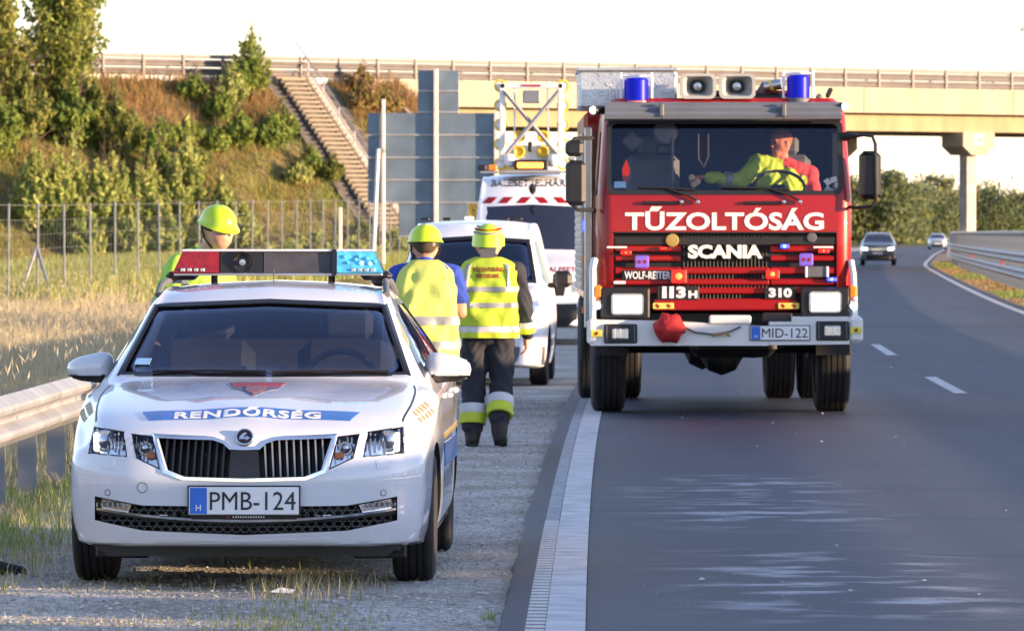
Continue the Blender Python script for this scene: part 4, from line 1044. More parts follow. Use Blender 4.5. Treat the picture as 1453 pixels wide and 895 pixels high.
arrow = [(-.026, -.012), (.008, -.012), (.006, -.020), (.028, -.006), (.008, .004), (.008, -.003), (-.004, -.002), (.002, .008), (.012, .018), (.0, .022), (-.012, .014), (-.022, .002)]
MB().prism(arrow, 'xz', -.013, -.009).build('badge_emblem', M['chrome'], bd, 0)
# grille: chrome frame, slats, centre block
def ring_scale(P, k): 
    cx = sum(p[0] for p in P) / len(P); cz = sum(p[1] for p in P) / len(P); return [(cx + (x - cx) * k[0], cz + (z - cz) * k[1]) for x, z in P]
def inset(P, d):
    out = []; n = len(P)
    A = sum(P[i][0] * P[(i + 1) % n][1] - P[(i + 1) % n][0] * P[i][1] for i in range(n)); sg = 1 if A > 0 else -1
    for i in range(n):
        a = Vector(P[i - 1]); b = Vector(P[i]); c = Vector(P[(i + 1) % n]); e1 = (b - a).normalized(); e2 = (c - b).normalized()
        n1 = Vector((-e1.y, e1.x)) * sg; n2 = Vector((-e2.y, e2.x)) * sg; m = (n1 + n2); m = m / max(.4, m.dot(n1)) if m.length > 1e-6 else n1
        out.append(tuple(b + m * d))
    return out
skin.patch(inset(GR, -.012), hole=inset(GR, .004), cuts=2, off=.007, depth=.016, name='grille_frame', mat=M['chrome'], parent=pc)
def grille_z(x):
    a = abs(x); top = np.interp(a, [0, .07, .10, .15, .29, .425], [.664, .666, .693, .710, .714, .718]); bot = np.interp(a, [0, .29, .375, .425], [.527, .535, .567, .70]); return bot, top
for sx in (-1, 1):
    for k in range(9):
        x = sx * (.098 + k * .034); b, t = grille_z(x); lean = sx * .012
        y = skin.front(x, .62)[0].y
        vs = []
        for xx, zz in ((x - lean * .2, t - .002), (x + lean * .6, b + .002)):
            yy = skin.front(xx, zz)[0].y
            vs += [(xx - .005, yy + .012, zz), (xx + .005, yy + .012, zz), (xx + .010, yy + .07, zz), (xx - .010, yy + .07, zz)]
        mb = MB(); mb.add(vs, [(0, 1, 5, 4), (1, 2, 6, 5), (2, 3, 7, 6), (3, 0, 4, 7), (0, 3, 2, 1), (4, 5, 6, 7)]); mb.build('grille_slat', M['plastic_gloss'], pc, 0)
        mb = MB(); mb.add([(vs[0][0] + .001, vs[0][1] - .003, vs[0][2] - .004), (vs[1][0] - .001, vs[1][1] - .003, vs[1][2] - .004), (vs[5][0] - .001, vs[5][1] - .003, vs[5][2] + .004), (vs[4][0] + .001, vs[4][1] - .003, vs[4][2] + .004)], [(0, 1, 2, 3)])
        if sx > 0: mb.build('slat_highlight', M['galv_dark'], pc, 0)  # paler strips painting a highlight on the right-hand slats
skin.patch([(-.066, .662), (.066, .662), (.074, .53), (-.074, .53)], cuts=2, off=-.012, depth=.03, name='radar_panel', mat=M['plastic_gloss'], parent=pc)
# headlamps
def headlamp(P, inner_lens):
    cx = sum(p[0] for p in P) / 4; cz = sum(p[1] for p in P) / 4; y = skin.front(cx, cz)[0].y
    sx = 1 if cx > 0 else -1
    h = bpy.data.objects.new('headlight', None); C.objects.link(h); h.parent = pc
    def sub(o): o.parent = h; return o
    Q = inset(P, .004); sub(skin.patch(Q, cuts=3, off=-.045, depth=.004, name='reflector', mat=M['lamp_silver'] if not inner_lens else M['chrome'], parent=h))
    r = .042 if not inner_lens else .030
    ox = cx + sx * (.015 if not inner_lens else .0); yy = skin.front(ox, cz)[0].y + .040
    sub(MB().lathe([(0, .020), (r * .5, .018), (r * .8, .010), (r * .86, .0), (r, -.002), (r * 1.1, .012), (r * 1.25, .0)], (ox, yy, cz + .005), (0, -1, 0), 24).build('projector', M['lamp_silver'], h))
    for k in range(9 if not inner_lens else 6):
        t = (k + .5) / (9 if not inner_lens else 6); x = P[0][0] + (P[1][0] - P[0][0]) * t; zt = P[0][1] + (P[1][1] - P[0][1]) * t; zb = P[3][1] + (P[2][1] - P[3][1]) * t
        y2 = skin.front(x, (zt + zb) / 2)[0].y + .036
        sub(MB().box((x, y2, (zt + zb) / 2), (.008, .012, (zt - zb) * (.72 + .2 * math.sin(k * 2.1))), .003).build('reflector_flute', M['chrome'], h))
    if not inner_lens:
        x = min(P, key=lambda p: -abs(p[0]))[0]; x = sx * (abs(x) - .045); y2 = skin.front(x, cz)[0].y + .02
        sub(MB().box((x, y2, cz), (.034, .02, .092), .008).build('headlamp_glint', M['glow_head'], h))  # glowing bar added for the bright reflection inside the headlamp
    else:
        x = sx * .447; sub(MB().box((x, skin.front(x, .62)[0].y + .035, .635), (.045, .015, .03), .004).build('amber_bulb', M['lamp_amber'], h))
    sub(skin.patch(P, hole=inset(P, .006), cuts=2, off=.001, depth=.02, name='lamp_bezel', mat=M['plastic_gloss'], parent=h))
    sub(skin.patch(inset(P, .005), cuts=3, off=-.002, depth=0, name='lamp_lens', mat=M['glass_clear'], parent=h))
for P in (HL, flip(HL)): headlamp(P, False)
for P in (HI, flip(HI)): headlamp(P, True)
# lower intake: bars, chrome strip, fog lamps, honeycomb cells
stripP = [(x, .385 - .058 * (1 - (abs(x) / .745) ** 2)) for x in np.linspace(-.742, .742, 21)]
skin.patch([(x, z + .006) for x, z in stripP] + [(x, z - .006) for x, z in stripP[::-1]], cuts=1, off=-.006, depth=.05, name='chrome_strip', mat=M['chrome'], parent=pc)
skin.patch([(x, z - .006) for x, z in stripP] + [(x, z - .020) for x, z in stripP[::-1]], cuts=1, off=-.012, depth=.05, name='intake_bar', mat=M['plastic_black'], parent=pc)
hexm = MB()
for row in range(6):
    for k in range(-17, 18):
        x = k * .042 + (.021 if row % 2 else 0); z = .285 + row * .026
        if abs(x) > .70: continue
        hexm = MB(); y = skin.front(x, z)[0].y + .055
        hx = [(x + .023 * math.cos(a * math.pi / 3), z + .016 * math.sin(a * math.pi / 3)) for a in range(6)]; hi = [(x + .018 * math.cos(a * math.pi / 3), z + .012 * math.sin(a * math.pi / 3)) for a in range(6)]
        if 'hexall' not in globals(): hexall = MB()
        hexall.add([(a, y, b) for a, b in hx] + [(a, y, b) for a, b in hi] + [(a, y + .03, b) for a, b in hi], [(i, (i + 1) % 6, 6 + (i + 1) % 6, 6 + i) for i in range(6)] + [(6 + i, 6 + (i + 1) % 6, 12 + (i + 1) % 6, 12 + i) for i in range(6)])
tag(hexall.build('intake_mesh', M['plastic_grey'], pc, 0), kind='stuff')
for sx in (-1, 1):
    FP = [(sx * .738, .433), (sx * .55, .402), (sx * .565, .366), (sx * .738, .386)]
    if sx > 0: FP = FP[::-1]
    fg = skin.patch(FP, cuts=2, off=-.03, depth=.02, name='fog_light', mat=M['lamp_silver'], parent=pc)
    for k in range(6):
        x = sx * (.58 + k * .026); y = skin.front(x, .40)[0].y + .02
        MB().box((x, y, .402), (.012, .012, .022), .003).build('fog_facet', M['chrome'], fg)
    skin.patch(FP, cuts=2, off=-.004, depth=0, name='fog_lens', mat=M['glass_clear'], parent=fg)
    # parking sensors, washer cover, tow-eye cap
    for x, z in ((.21, .432), (.655, .458)):
        p, n = skin.front(sx * x, z); MB().lathe([(0, .003), (.010, .003), (.012, .0015), (.013, .0)], p, n, 16).build('parking_sensor', M['paint_white'], pc); MB().lathe([(.0125, .0005), (.013, .0022), (.0155, .0022), (.016, .0005)], p, n, 16, cap=False).build('sensor_ring', M['plastic_grey'], pc)
    p, n = skin.front(sx * .655, .593); mb = skin.patch([(sx * .69, .612), (sx * .62, .610), (sx * .625, .572), (sx * .685, .574)][::(-1 if sx > 0 else 1)], cuts=1, off=.004, depth=.006, name='washer_cover', mat=M['paint_white'], parent=pc)
tp = []
for a in np.linspace(0, 2 * math.pi, 25):
    p, n = skin.front(-.485 + .024 * math.cos(a), .485 + .024 * math.sin(a)); tp.append(p)
MB().tube(tp, .0022, n=4, cap=False).build('tow_cap_ring', M['plastic_grey'], pc)
plate(pc, (0, skin.front(0, .43)[0].y - .016, .425), .52, .13, 'PMB-124', R(-3))
dl = MB().box((0, 0, 0), (.50, .006, .024), .002).build('dealer_strip', M['plastic_gloss'], pc); dl.location = (0, skin.front(0, .37)[0].y - .014, .349)
for k in range(13): MB().box((-.05 + k * .012, -.004, 0), (.007, .002, .008)).build('dealer_print', M['alloy'], dl)
MB().box((-.075, -.004, 0), (.012, .002, .012)).build('dealer_dot', M['paint_red'], dl)
# chin spoiler and arch liners
skin.patch([(-.80, .262), (0, .235), (.80, .262), (.76, .205), (0, .185), (-.76, .205)], cuts=3, off=.004, depth=.02, name='bumper_lip', mat=M['paint_white'], parent=pc)
MB().prism([(-.74, .205), (.74, .205), (.66, .150), (-.66, .150)], 'xz', .22, .30).build('air_dam', M['plastic_black'], pc)
MB().box((0, 2.3, .20), (1.45, 3.9, .09), .02).build('underbody', M['plastic_black'], pc)
for sx in (-1, 1): MB().box((sx * .62, .52, .19), (.26, .03, .13), .01).build('wheel_deflector', M['plastic_black'], pc)
# mirrors
for sx in (-1, 1):
    m_ = bpy.data.objects.new('wing_mirror', None); C.objects.link(m_); m_.parent = pc; m_.location = (sx * .905, 1.93, 1.0)
    vs = []; n = 14
    rows = [(-.055, .30), (-.05, .62), (-.03, .86), (.0, 1.0), (.05, 1.0), (.08, .97)]
    def housing(z0, z1, name, mat, grow=1.0):
        mb = MB(); V = []
        for yy, sc in rows:
            for k in range(n):
                t = 2 * math.pi * k / n; ct, sn = math.cos(t), math.sin(t)
                ex = math.copysign(abs(ct) ** .62, ct) * .118 * sc * grow; ez = math.copysign(abs(sn) ** .7, sn) * .072 * sc * grow
                ez *= 1 - .28 * (ex * sx / .118); ez += .02 * (1 - ex * sx / .118) * .3
                V.append((ex, yy, min(max(ez, z0), z1)))
        F = [(i * n + k, i * n + (k + 1) % n, (i + 1) * n + (k + 1) % n, (i + 1) * n + k) for i in range(len(rows) - 1) for k in range(n)] + [tuple(range(n)), tuple(range((len(rows) - 1) * n, len(rows) * n))]
        return mb.add(V, F).build(name, mat, m_, 45)
    housing(-.030, .2, 'mirror_cap', M['paint_white']); housing(-.2, -.0305, 'mirror_base', M['plastic_black'], .97)
    MB().box((0, .085, .0), (.19, .006, .10), .01).build('mirror_glass', M['chrome'], m_)
    MB().add([(sx * -.02, -.02, -.035), (sx * -.02, .06, -.035), (sx * -.17, .0, -.02), (sx * -.17, .09, -.02), (sx * -.02, -.02, -.065), (sx * -.02, .06, -.065), (sx * -.17, .0, -.075), (sx * -.17, .09, -.075)], [(0, 1, 3, 2), (4, 6, 7, 5), (0, 4, 5, 1), (2, 3, 7, 6), (0, 2, 6, 4), (1, 5, 7, 3)]).build('mirror_arm', M['plastic_black'], m_)
# roof rails and the light bar
for sx in (-1, 1):
    A = [(sx * .585, 2.22, 1.375), (sx * .575, 2.34, 1.425), (sx * .565, 2.5, 1.44), (sx * .555, 3.0, 1.445), (sx * .55, 3.6, 1.43), (sx * .555, 3.85, 1.40), (sx * .56, 3.95, 1.36)]
    MB().tube(A, .017, n=8).build('roof_rail', M['plastic_grey'], pc)
lb = thing('light_bar', 'red and blue police light bar with a round siren on the car roof', 'light bar', (PCX + .058, PCY + 2.60, .008), PYAW)
def lbox(x0, x1, y0, y1, z0, z1, shear=0.0):
    mb = MB(); t = shear
    V = [(x0 + (t if t > 0 else 0) * q, y0, z) for z, q in ((z0, 0), (z1, 1))]
    vs = [(x0, y0, z0), (x1, y0, z0), (x1 - max(0, -t), y0 + .02, z1), (x0 + max(0, t), y0 + .02, z1), (x0, y1, z0), (x1, y1, z0), (x1 - max(0, -t), y1 - .02, z1), (x0 + max(0, t), y1 - .02, z1)]
    return mb.add(vs, [(0, 1, 2, 3), (7, 6, 5, 4), (0, 4, 5, 1), (1, 5, 6, 2), (2, 6, 7, 3), (3, 7, 4, 0)])
ZB, ZT = 1.482, 1.594
MB().box((0, .15, ZB - .006), (1.08, .28, .014), .004).build('base_rail', M['alloy'], lb)
MB().box((0, .15, ZT + .006), (1.0, .26, .012), .004).build('top_rail', M['paint_white'], lb)
lbox(-.545, -.305, 0, .30, ZB + .002, ZT, .05).build('red_lens', M['lamp_red'], lb)
lbox(.305, .545, 0, .30, ZB + .002, ZT, -.05).build('blue_lens', M['lamp_cyan'], lb)
lbox(-.30, -.08, .02, .28, ZB + .002, ZT).build('siren_housing', M['plastic_black'], lb)
lbox(-.075, .275, .02, .28, ZB + .002, ZT).build('centre_panel', pm('panel_dusty', (.045, .045, .055), .5, var=.35, vs=9, detail=8), lb)
lbox(.278, .302, -.004, .302, ZB - .012, ZT + .012).build('divider', M['plastic_gloss'], lb)
MB().lathe([(.052, .012), (.056, .012), (.058, 0), (.046, .004), (.030, -.01), (.016, -.006), (.016, .008), (0.0, .012)], (-.185, .026, (ZB + ZT) / 2), (0, -1, 0), 26, cap=False).build('siren_horn', M['plastic_black'], lb)
MB().lathe([(0, .012), (.016, .010), (.017, 0)], (-.185, .022, (ZB + ZT) / 2), (0, -1, 0), 16).build('siren_cone', M['alloy'], lb)
for sx, mt in ((-1, 'lamp_silver'), (1, 'lamp_silver')):
    for k in range(4): MB().box((sx * (.39 + k * .034), -.002, ZB + .018), (.022, .01, .018), .003).build('flash_diode', M[mt], lb)
    MB().box((sx * .505, .15, 1.468), (.16, .2, .045), .02).build('foot_clamp', M['plastic_black'], lb)
for x, z, r in ((.40, .07, .012), (.43, .052, .014), (.46, .075, .012), (.475, .05, .013), (.36, .055, .010), (.345, .085, .011), (.50, .06, .012), (.42, .085, .010)):
    MB().lathe([(0, .008), (r * .7, .006), (r, 0)], (x, .018 * (z / .117) - .001, ZB + z), (0, -1, 0), 12).build('lens_diode', pm('diode_%d' % int(x * 1000), (.35, .8, .85), .1, var=.3, coat=1) if x in (.43, .475) else M['lamp_cyan'], lb)
for x in (-.34, .27): MB().cyl((x, .16, 1.36), (x, .16, ZB - .01), .018, n=10).build('bracket', M['plastic_black'], lb)
MB().tube([(-.02, -.02, 1.43), (-.022, -.01, 1.50)], .003, n=5).build('antenna', M['plastic_black'], lb)
# cabin
MB().box((0, 1.66, .90), (1.36, .42, .10), .04).build('dashboard', M['interior'], pc)
MB().box((.36, 1.62, .975), (.34, .22, .05), .03).build('instrument_cowl', M['interior_grey'], pc)
sw_c = Vector((.36, 1.98, .92)); tilt = Matrix.Rotation(R(-22), 3, 'X'); pts = [sw_c + tilt @ Vector((.185 * math.cos(a), 0, .185 * math.sin(a))) for a in np.linspace(0, 2 * math.pi, 29)]
MB().tube(pts, .016, n=6, cap=False).build('steering_wheel', M['interior_grey'], pc)
MB().box(sw_c + Vector((0, .01, -.01)), (.14, .05, .11), .03).build('wheel_hub', M['interior_grey'], pc)
for x in (-.36, .36):
    MB().box((x, 2.55, .82), (.50, .16, .66), .07, Matrix.Rotation(R(-14), 3, 'X')).build('seat_back', M['interior_grey'], pc)
    MB().box((x, 2.68, 1.22), (.27, .10, .17), .04).build('head_rest', M['interior_grey'], pc)
    MB().box((x, 2.28, .50), (.50, .52, .18), .06).build('seat_cushion', M['interior_grey'], pc)
MB().box((0, 3.5, .80), (1.2, .18, .66), .06, Matrix.Rotation(R(-16), 3, 'X')).build('rear_seat', M['interior_grey'], pc)
for x in np.linspace(-.5, .5, 13): MB().cyl((x, 3.78, .95), (x, 3.78, 1.34), .006, n=5).build('cage_bar', M['plastic_black'], pc)
for z in np.linspace(.98, 1.3, 5): MB().cyl((-.52, 3.78, z), (.52, 3.78, z), .006, n=5).build('cage_bar', M['plastic_black'], pc)
for sx in (-1, 1): MB().tube([(sx * .60, 2.16, 1.30), (sx * .685, 1.9, 1.15), (sx * .73, 1.66, .97)], .022, n=8).build('pillar_trim', M['interior_tan'], pc)
MB().tube([(-.62, 2.74, 1.26), (-.66, 2.74, 1.0), (-.7, 2.74, .6)], .03, n=8).build('pillar_trim', M['interior_tan'], pc)
MB().box((0, 2.02, 1.265), (.21, .035, .062), .015).build('rear_view_mirror', M['interior_grey'], pc)
MB().box((.0, 1.47, .99), (.15, .03, .022), .006).build('dash_lamp', pm('dash_green', (.20, .30, .18), .5), pc)
for x in (-.10, .10): MB().lathe([(0, .012), (.018, .01), (.02, 0)], (x, 1.46, 1.01), (0, -1, 0), 12).build('dash_knob', M['interior_grey'], pc)
p, n = skin.front(-.60, 1.02, .95); vb = skin.patch([(-.652, 1.035), (-.575, 1.035), (-.565, 1.065), (-.642, 1.065)], cuts=1, off=.0, depth=.002, name='vignette', mat=pm('vignette', (.32, .55, .75), .4, var=.2, vs=60), parent=pc, y0=.95)
skin.patch([(-.668, .99), (-.60, .99), (-.53, 1.29), (-.553, 1.29)], cuts=2, off=-.010, depth=.003, name='pillar_light', mat=M['interior_tan'], parent=pc, y0=.95)  # tan light on the left pillar, laid on as a coloured strip
# wipers
for x0, x1 in ((-.55, .02), (.05, .62)):
    pts = []
    for x, z in ((x0, .993), ((x0 + x1) / 2, .998), (x1, .994)):
        p, n = skin.front(x, z, .95); pts.append(p + n * .012)
    MB().tube(pts, .007, n=5).build('wiper', M['plastic_black'], pc)
# ------------------------------------------------------------------ the fire engine
TX, TY = 1.93, 53.6
ft = thing('fire_engine', 'red fire engine with white bumper and lit headlights standing on the carriageway', 'fire engine', (TX, TY, .046), .004)
def tx(px): return (px - 1029) / 156.7
def tz(py): return 1.655 - (py - 330) / 156.7
pm('truck_visor', (.15, .17, .21), .45, .1, var=.1, vs=3); pm('checker_plate', (.52, .55, .58), .35, .6, var=.08, bump=.5, bs=45)
pm('grille_black', (.014, .013, .014), .55, var=.3); pm('bumper_white', (.66, .66, .65), .4, var=.06, vs=5, coat=.3, detail=8)
pm('shutter', (.42, .42, .41), .35, .7, var=.1)
def plan(y0, hw, r, depth, n=6):
    P = [(-hw, y0 + depth), (-hw, y0 + r)]
    P += [(-hw + r - r * math.cos(a), y0 + r - r * math.sin(a)) for a in np.linspace(0, math.pi / 2, n + 1)[1:]]
    Q = [(-x, y) for x, y in P[::-1]]
    return P + Q
def stack(levels):
    mb = MB(); k = len(levels[0][1])
    for z, P in levels: mb.v += [(x, y, z) for x, y in P]
    for i in range(len(levels) - 1):
        for j in range(k): mb.f.append((i * k + j, i * k + (j + 1) % k, (i + 1) * k + (j + 1) % k, (i + 1) * k + j)); mb.m.append(0)
    mb.f += [tuple(range(k - 1, -1, -1)), tuple(range((len(levels) - 1) * k, len(levels) * k))]; mb.m += [0, 0]
    return mb
def rrect(x0, x1, z0, z1, r, n=4):
    out = []
    for cx, cz, a0 in ((x1 - r, z1 - r, 0), (x0 + r, z1 - r, 90), (x0 + r, z0 + r, 180), (x1 - r, z0 + r, 270)):
        for k in range(n + 1): a = R(a0 + 90 * k / n); out.append((cx + r * math.cos(a), cz + r * math.sin(a)))
    return out
cab = stack([(.98, plan(.02, 1.14, .12, 2.35)), (1.05, plan(0, 1.15, .13, 2.37)), (1.98, plan(0, 1.15, .13, 2.37)), (2.02, plan(.012, 1.148, .13, 2.36)), (2.70, plan(.13, 1.10, .13, 2.24)), (2.80, plan(.16, 1.08, .13, 2.21)), (2.875, plan(.26, 1.0, .13, 2.05))]).build('cab', M['paint_red'], None, 40)
cut(cab, [(MB().box((0, 1.26, 2.05), (2.1, 2.06, 1.40)), M['interior']),
          (MB().prism(rrect(-1.045, 1.04, 2.02, 2.655, .06), 'xz', -.5, .6), M['plastic_black']),
          (MB().prism([(.42, 2.0), (1.35, 2.0), (1.35, 2.58), (.58, 2.58)], 'yz', -1.5, 1.5), M['plastic_black']),
          (MB().box((0, -.1, 1.325), (2.02, .36, .65)), M['grille_black']),
          (MB().box((0, 1.3, .95), (3, 1.25, .5)), M['grille_black'])]); cab.parent = ft
cab.data.polygons.foreach_set('use_smooth', [True] * len(cab.data.polygons)); cab.data.set_sharp_from_angle(angle=R(30))
def ty(z): return 0 if z < 1.98 else float(np.interp(z, [1.98, 2.02, 2.70, 2.80], [0, .012, .13, .16]))
def tsheet(poly, off, name, mat, parent=ft, hole=None):
    mb = MB()
    if hole:
        n = len(poly); vs = [(x, ty(z) + off, z) for x, z in poly] + [(x, ty(z) + off, z) for x, z in hole]
        vs += [(x, ty(z) + off + .02, z) for x, z in poly] + [(x, ty(z) + off + .02, z) for x, z in hole]
        f = []
        for i in range(n):
            j = (i + 1) % n; f += [(i, j, n + j, n + i), (2 * n + i, 2 * n + j, 3 * n + j, 3 * n + i), (i, j, 2 * n + j, 2 * n + i), (n + i, n + j, 3 * n + j, 3 * n + i)]
        mb.add(vs, f)
    else:
        n = len(poly); mb.add([(x, ty(z) + off, z) for x, z in poly], [tuple(range(n))])
    return mb.build(name, mat, parent, 0)
tsheet(rrect(-1.075, 1.07, 1.995, 2.685, .08), -.008, 'windscreen_seal', M['plastic_black'], hole=rrect(-1.03, 1.025, 2.035, 2.64, .055))
tsheet(rrect(-1.044, 1.039, 2.021, 2.654, .059), .012, 'windscreen', M['glass_clear'])
for sx in (-1, 1):
    mb = MB(); mb.add([(sx * (1.144 - (z - 2) * .06), y, z) for y, z in [(.42, 2.0), (1.35, 2.0), (1.35, 2.58), (.58, 2.58)]], [(0, 1, 2, 3)]); mb.build('side_window', M['glass_clear'], ft, 0)
    MB().box((sx * 1.155, 1.40, 1.75), (.012, .02, 1.7)).build('door_gap', M['plastic_black'], ft)
    MB().box((sx * 1.175, 1.2, 1.85), (.03, .16, .04), .01).build('door_handle', M['plastic_black'], ft)
# nameplate panel shut line, lettering
MB().box((0, -.003, 1.655), (2.02, .008, .012)).build('panel_gap', M['plastic_black'], ft)
front_text(ft, 'lettering', 'TŰZOLTÓSÁG', (tx(1028), -.001, 1.675), M['white_paint'], height=.215, width=1.80, bold=.03, thick=.004)
# grille
for z, h in ((tz(353), .055), (tz(366.5), .050), (tz(384), .062), (tz(400), .055), (tz(412.5), .058)):
    for x0, x1 in ((-1.0, -.40), (-.39, .40), (.41, 1.0)):
        if x0 == -.39 and z > tz(370): continue
        MB().box(((x0 + x1) / 2, .035, z), (x1 - x0, .05, h), .010).build('grille_bar', M['paint_red'], ft)
for k in range(23): MB().box((-.374 + k * .034, .055, 1.325), (.012, .03, .60), .004).build('grille_rib', M['plastic_black'], ft)
MB().box((0, .012, tz(432)), (1.30, .06, .105), .012).build('lower_bar', M['paint_red'], ft)
MB().box((0, .012, tz(342)), (2.0, .01, .07), .003).build('grille_top', M['grille_black'], ft)
front_text(ft, 'maker_lettering', 'SCANIA', (tx(1029), -.012, tz(367)), M['white_paint'], height=.125, width=.675, bold=.05, thick=.03)
MB().box((tx(922), .012, tz(390.5)), (.50, .02, .09), .004).build('name_plate', M['grille_black'], ft)
front_text(ft, 'body_builder_lettering', 'WOLF-REITER', (tx(919), -.002, tz(396)), M['plate_white'], height=.07, width=.42, bold=.02, thick=.003)
MB().box((tx(962), -.012, tz(416)), (.38, .03, .125), .006).build('model_plate', M['grille_black'], ft)
for q_, (c_, w_) in enumerate((('1', .04), ('1', .04), ('3', .085))): front_text(ft, 'model_number', c_, (tx(956) + (-.085, -.02, .065)[q_], -.028, tz(423)), M['plate_white'], height=.105, width=w_, bold=.05, thick=.006)
front_text(ft, 'model_letter', 'H', (tx(983), -.028, tz(423)), M['plate_white'], height=.068, width=.08, bold=.05, thick=.006)
MB().box((tx(1107), -.012, tz(416)), (.28, .03, .11), .006).build('model_plate', M['grille_black'], ft)
front_text(ft, 'power_number', '310', (tx(1107), -.028, tz(422)), M['plate_white'], height=.085, width=.21, bold=.05, thick=.006)
for px in (941, 1119): 
    m_ = MB().box((tx(px), -.020, tz(434)), (.19, .02, .055), .004).build('marker_label', pm('label_yellow%d' % px, (.62, .52, .10), .5), ft)
    for k in (-1, 1): MB().box((k * .05 + tx(px), -.032, tz(434)), (.035, .004, .022), .0, Matrix.Rotation(R(45), 3, 'Y')).build('label_mark', M['paint_red'], m_)
MB().lathe([(0, .01), (.055, .008), (.06, 0)], (tx(954), -.0, tz(341)), (0, -1, .0), 20).build('oval_badge', M['sticker_gold'], ft); MB().lathe([(0, .01), (.04, .008), (.045, 0)], (tx(1152), 0, tz(337)), (0, -1, 0), 20).build('round_badge', M['plastic_grey'], ft)
pm('hot_red', (.5, .1, .02), .3, emit=3, ecol=(1, .06, .012)); pm('hot_blue', (.3, .3, .9), .3, emit=4, ecol=(.35, .4, 1)); HOT = {'glow_red': 'hot_red', 'glow_blue': 'hot_blue'}
def lamp(name, px, py, w, h, mat, base=True, y=-.0):
    g = MB().box((tx(px), y - .012, tz(py)), (w + .02, .03, h + .02), .006).build(name, M['plastic_black'], ft) if base else None
    MB().box((tx(px), y - .030, tz(py)), (w, .02, h), .008).build('lens', M[mat], g or ft)
    if mat in HOT: MB().lathe([(0, .012), (min(w, h) * .20, .008), (min(w, h) * .28, 0)], (tx(px), y - .041, tz(py)), (0, -1, 0), 12).build('bulb', M[HOT[mat]], g or ft)
lamp('flasher', 963, 392, .125, .11, 'glow_red', y=-.02); lamp('flasher', 1096, 389, .11, .075, 'glow_red', y=-.02)
lamp('marker_light', 888, 358.5, .085, .03, 'glow_red'); lamp('marker_light', 1168.5, 356, .085, .03, 'glow_red'); lamp('marker_light', 940, 352.5, .05, .014, 'glow_red')
lamp('strobe', 1113, 349.5, .07, .035, 'glow_blue'); lamp('strobe', 1180, 396.5, .08, .03, 'glow_blue')
pm('strobe_violet', (.10, .05, .30), .25, coat=1, emit=.12, ecol=(.4, .2, 1))
for px, py in ((911, 371.5), (1144, 368.5)):
    g = MB().box((tx(px), -.012, tz(py)), (.125, .05, .115), .012).build('strobe', M['strobe_violet'], ft)
    for k in (-1, 1): MB().box((tx(px) + k * .025, -.04, tz(py)), (.03, .006, .03), .004).build('diode', M['lamp_red'], g)
for px in (875, 1168): MB().box((tx(px), -.004, tz(351)), (.18, .03, .018), .004).build('white_bar', M['white_paint'], ft)
MB().box((tx(1159), .004, tz(386)), (.22, .03, .10), .01).build('glazed_slot', M['plastic_grey'], ft)
for px in (1144, 1174): MB().box((tx(px), -.014, tz(386)), (.02, .02, .10), .004).build('slot_frame', M['plate_white'], ft)
MB().box((tx(879), -.012, tz(401)), (.11, .02, .028), .006).build('side_lamp', M['plate_white'], ft)
# head lamps
for sx, px, py in ((-1, 890, 431.5), (1, 1170.5, 428.5)):
    hl = MB().box((sx * .905, -.01, tz(430)), (.44, .10, .285), .015).build('headlight', M['plastic_black'], ft)
    MB().prism(rrect(tx(px) - .145, tx(px) + .145, tz(py) - .095, tz(py) + .095, .03), 'xz', -.075, -.05).build('lens_frame', M['lamp_silver'], hl)
    lm = MB(); lm.add([(tx(px) + a * .125, -.078 - .014 * (1 - (a * a + b * b) / 2), tz(py) + b * .075) for b in np.linspace(-1, 1, 5) for a in np.linspace(-1, 1, 7)], [(j * 7 + i, j * 7 + i + 1, j * 7 + i + 8, j * 7 + i + 7) for j in range(4) for i in range(6)])
    lm.build('lit_lens', M['glow_head'], hl)
    ind = MB().box((sx * 1.155, -.0, tz(414)), (.08, .12, .12), .02).build('indicator', M['lamp_amber'], ft)
    MB().box((sx * 1.155, -.0, tz(431)), (.08, .12, .10), .02).build('position_lens', M['lamp_silver'], ind)
    MB().lathe([(0, .02), (.026, .015), (.03, 0)], (sx * 1.158, -.06, tz(434)), (0, -1, 0), 12).build('position_bulb', M['glow_cold'], ind)
# bumper in three pieces, uprights, fog lamps, winch cover
bump = bpy.data.objects.new('bumper', None); C.objects.link(bump); bump.parent = ft
MB().prism([(tx(838), tz(490)), (tx(1090), tz(490)), (tx(1090), tz(462)), (tx(940), tz(455)), (tx(838), tz(453))], 'xz', -.17, .06).build('bumper_beam', M['bumper_white'], bump, 0)
MB().prism([(tx(1090.5), tz(489)), (tx(1204), tz(488)), (tx(1204), tz(449)), (tx(1122), tz(449)), (tx(1122), tz(456)), (tx(1090.5), tz(456))], 'xz', -.172, .058).build('bumper_beam', M['bumper_white'], bump, 0)
MB().box((tx(1035), -.165, tz(453.5)), (.38, .05, .085), .015).build('bumper_bracket', M['bumper_white'], bump)
MB().box((tx(1213), -.02, tz(467)), (.13, .34, .24), .03).build('bumper_end', M['bumper_white'], bump); MB().box((tx(840), -.02, tz(471)), (.09, .32, .235), .03).build('bumper_end', M['bumper_white'], bump)
MB().tube([(tx(841), -.03, tz(455)), (tx(841), -.02, tz(380)), (tx(844), .03, tz(368))], .032, n=8).build('corner_bar', M['bumper_white'], bump); MB().tube([(tx(1213), -.03, tz(450)), (tx(1211), -.02, tz(392)), (tx(1208), .03, tz(370))], .028, n=8).build('corner_bar', M['bumper_white'], bump)
MB().box((tx(1102), -.10, tz(450)), (.27, .1, .085), .01).build('bumper_gap', M['plastic_black'], bump)
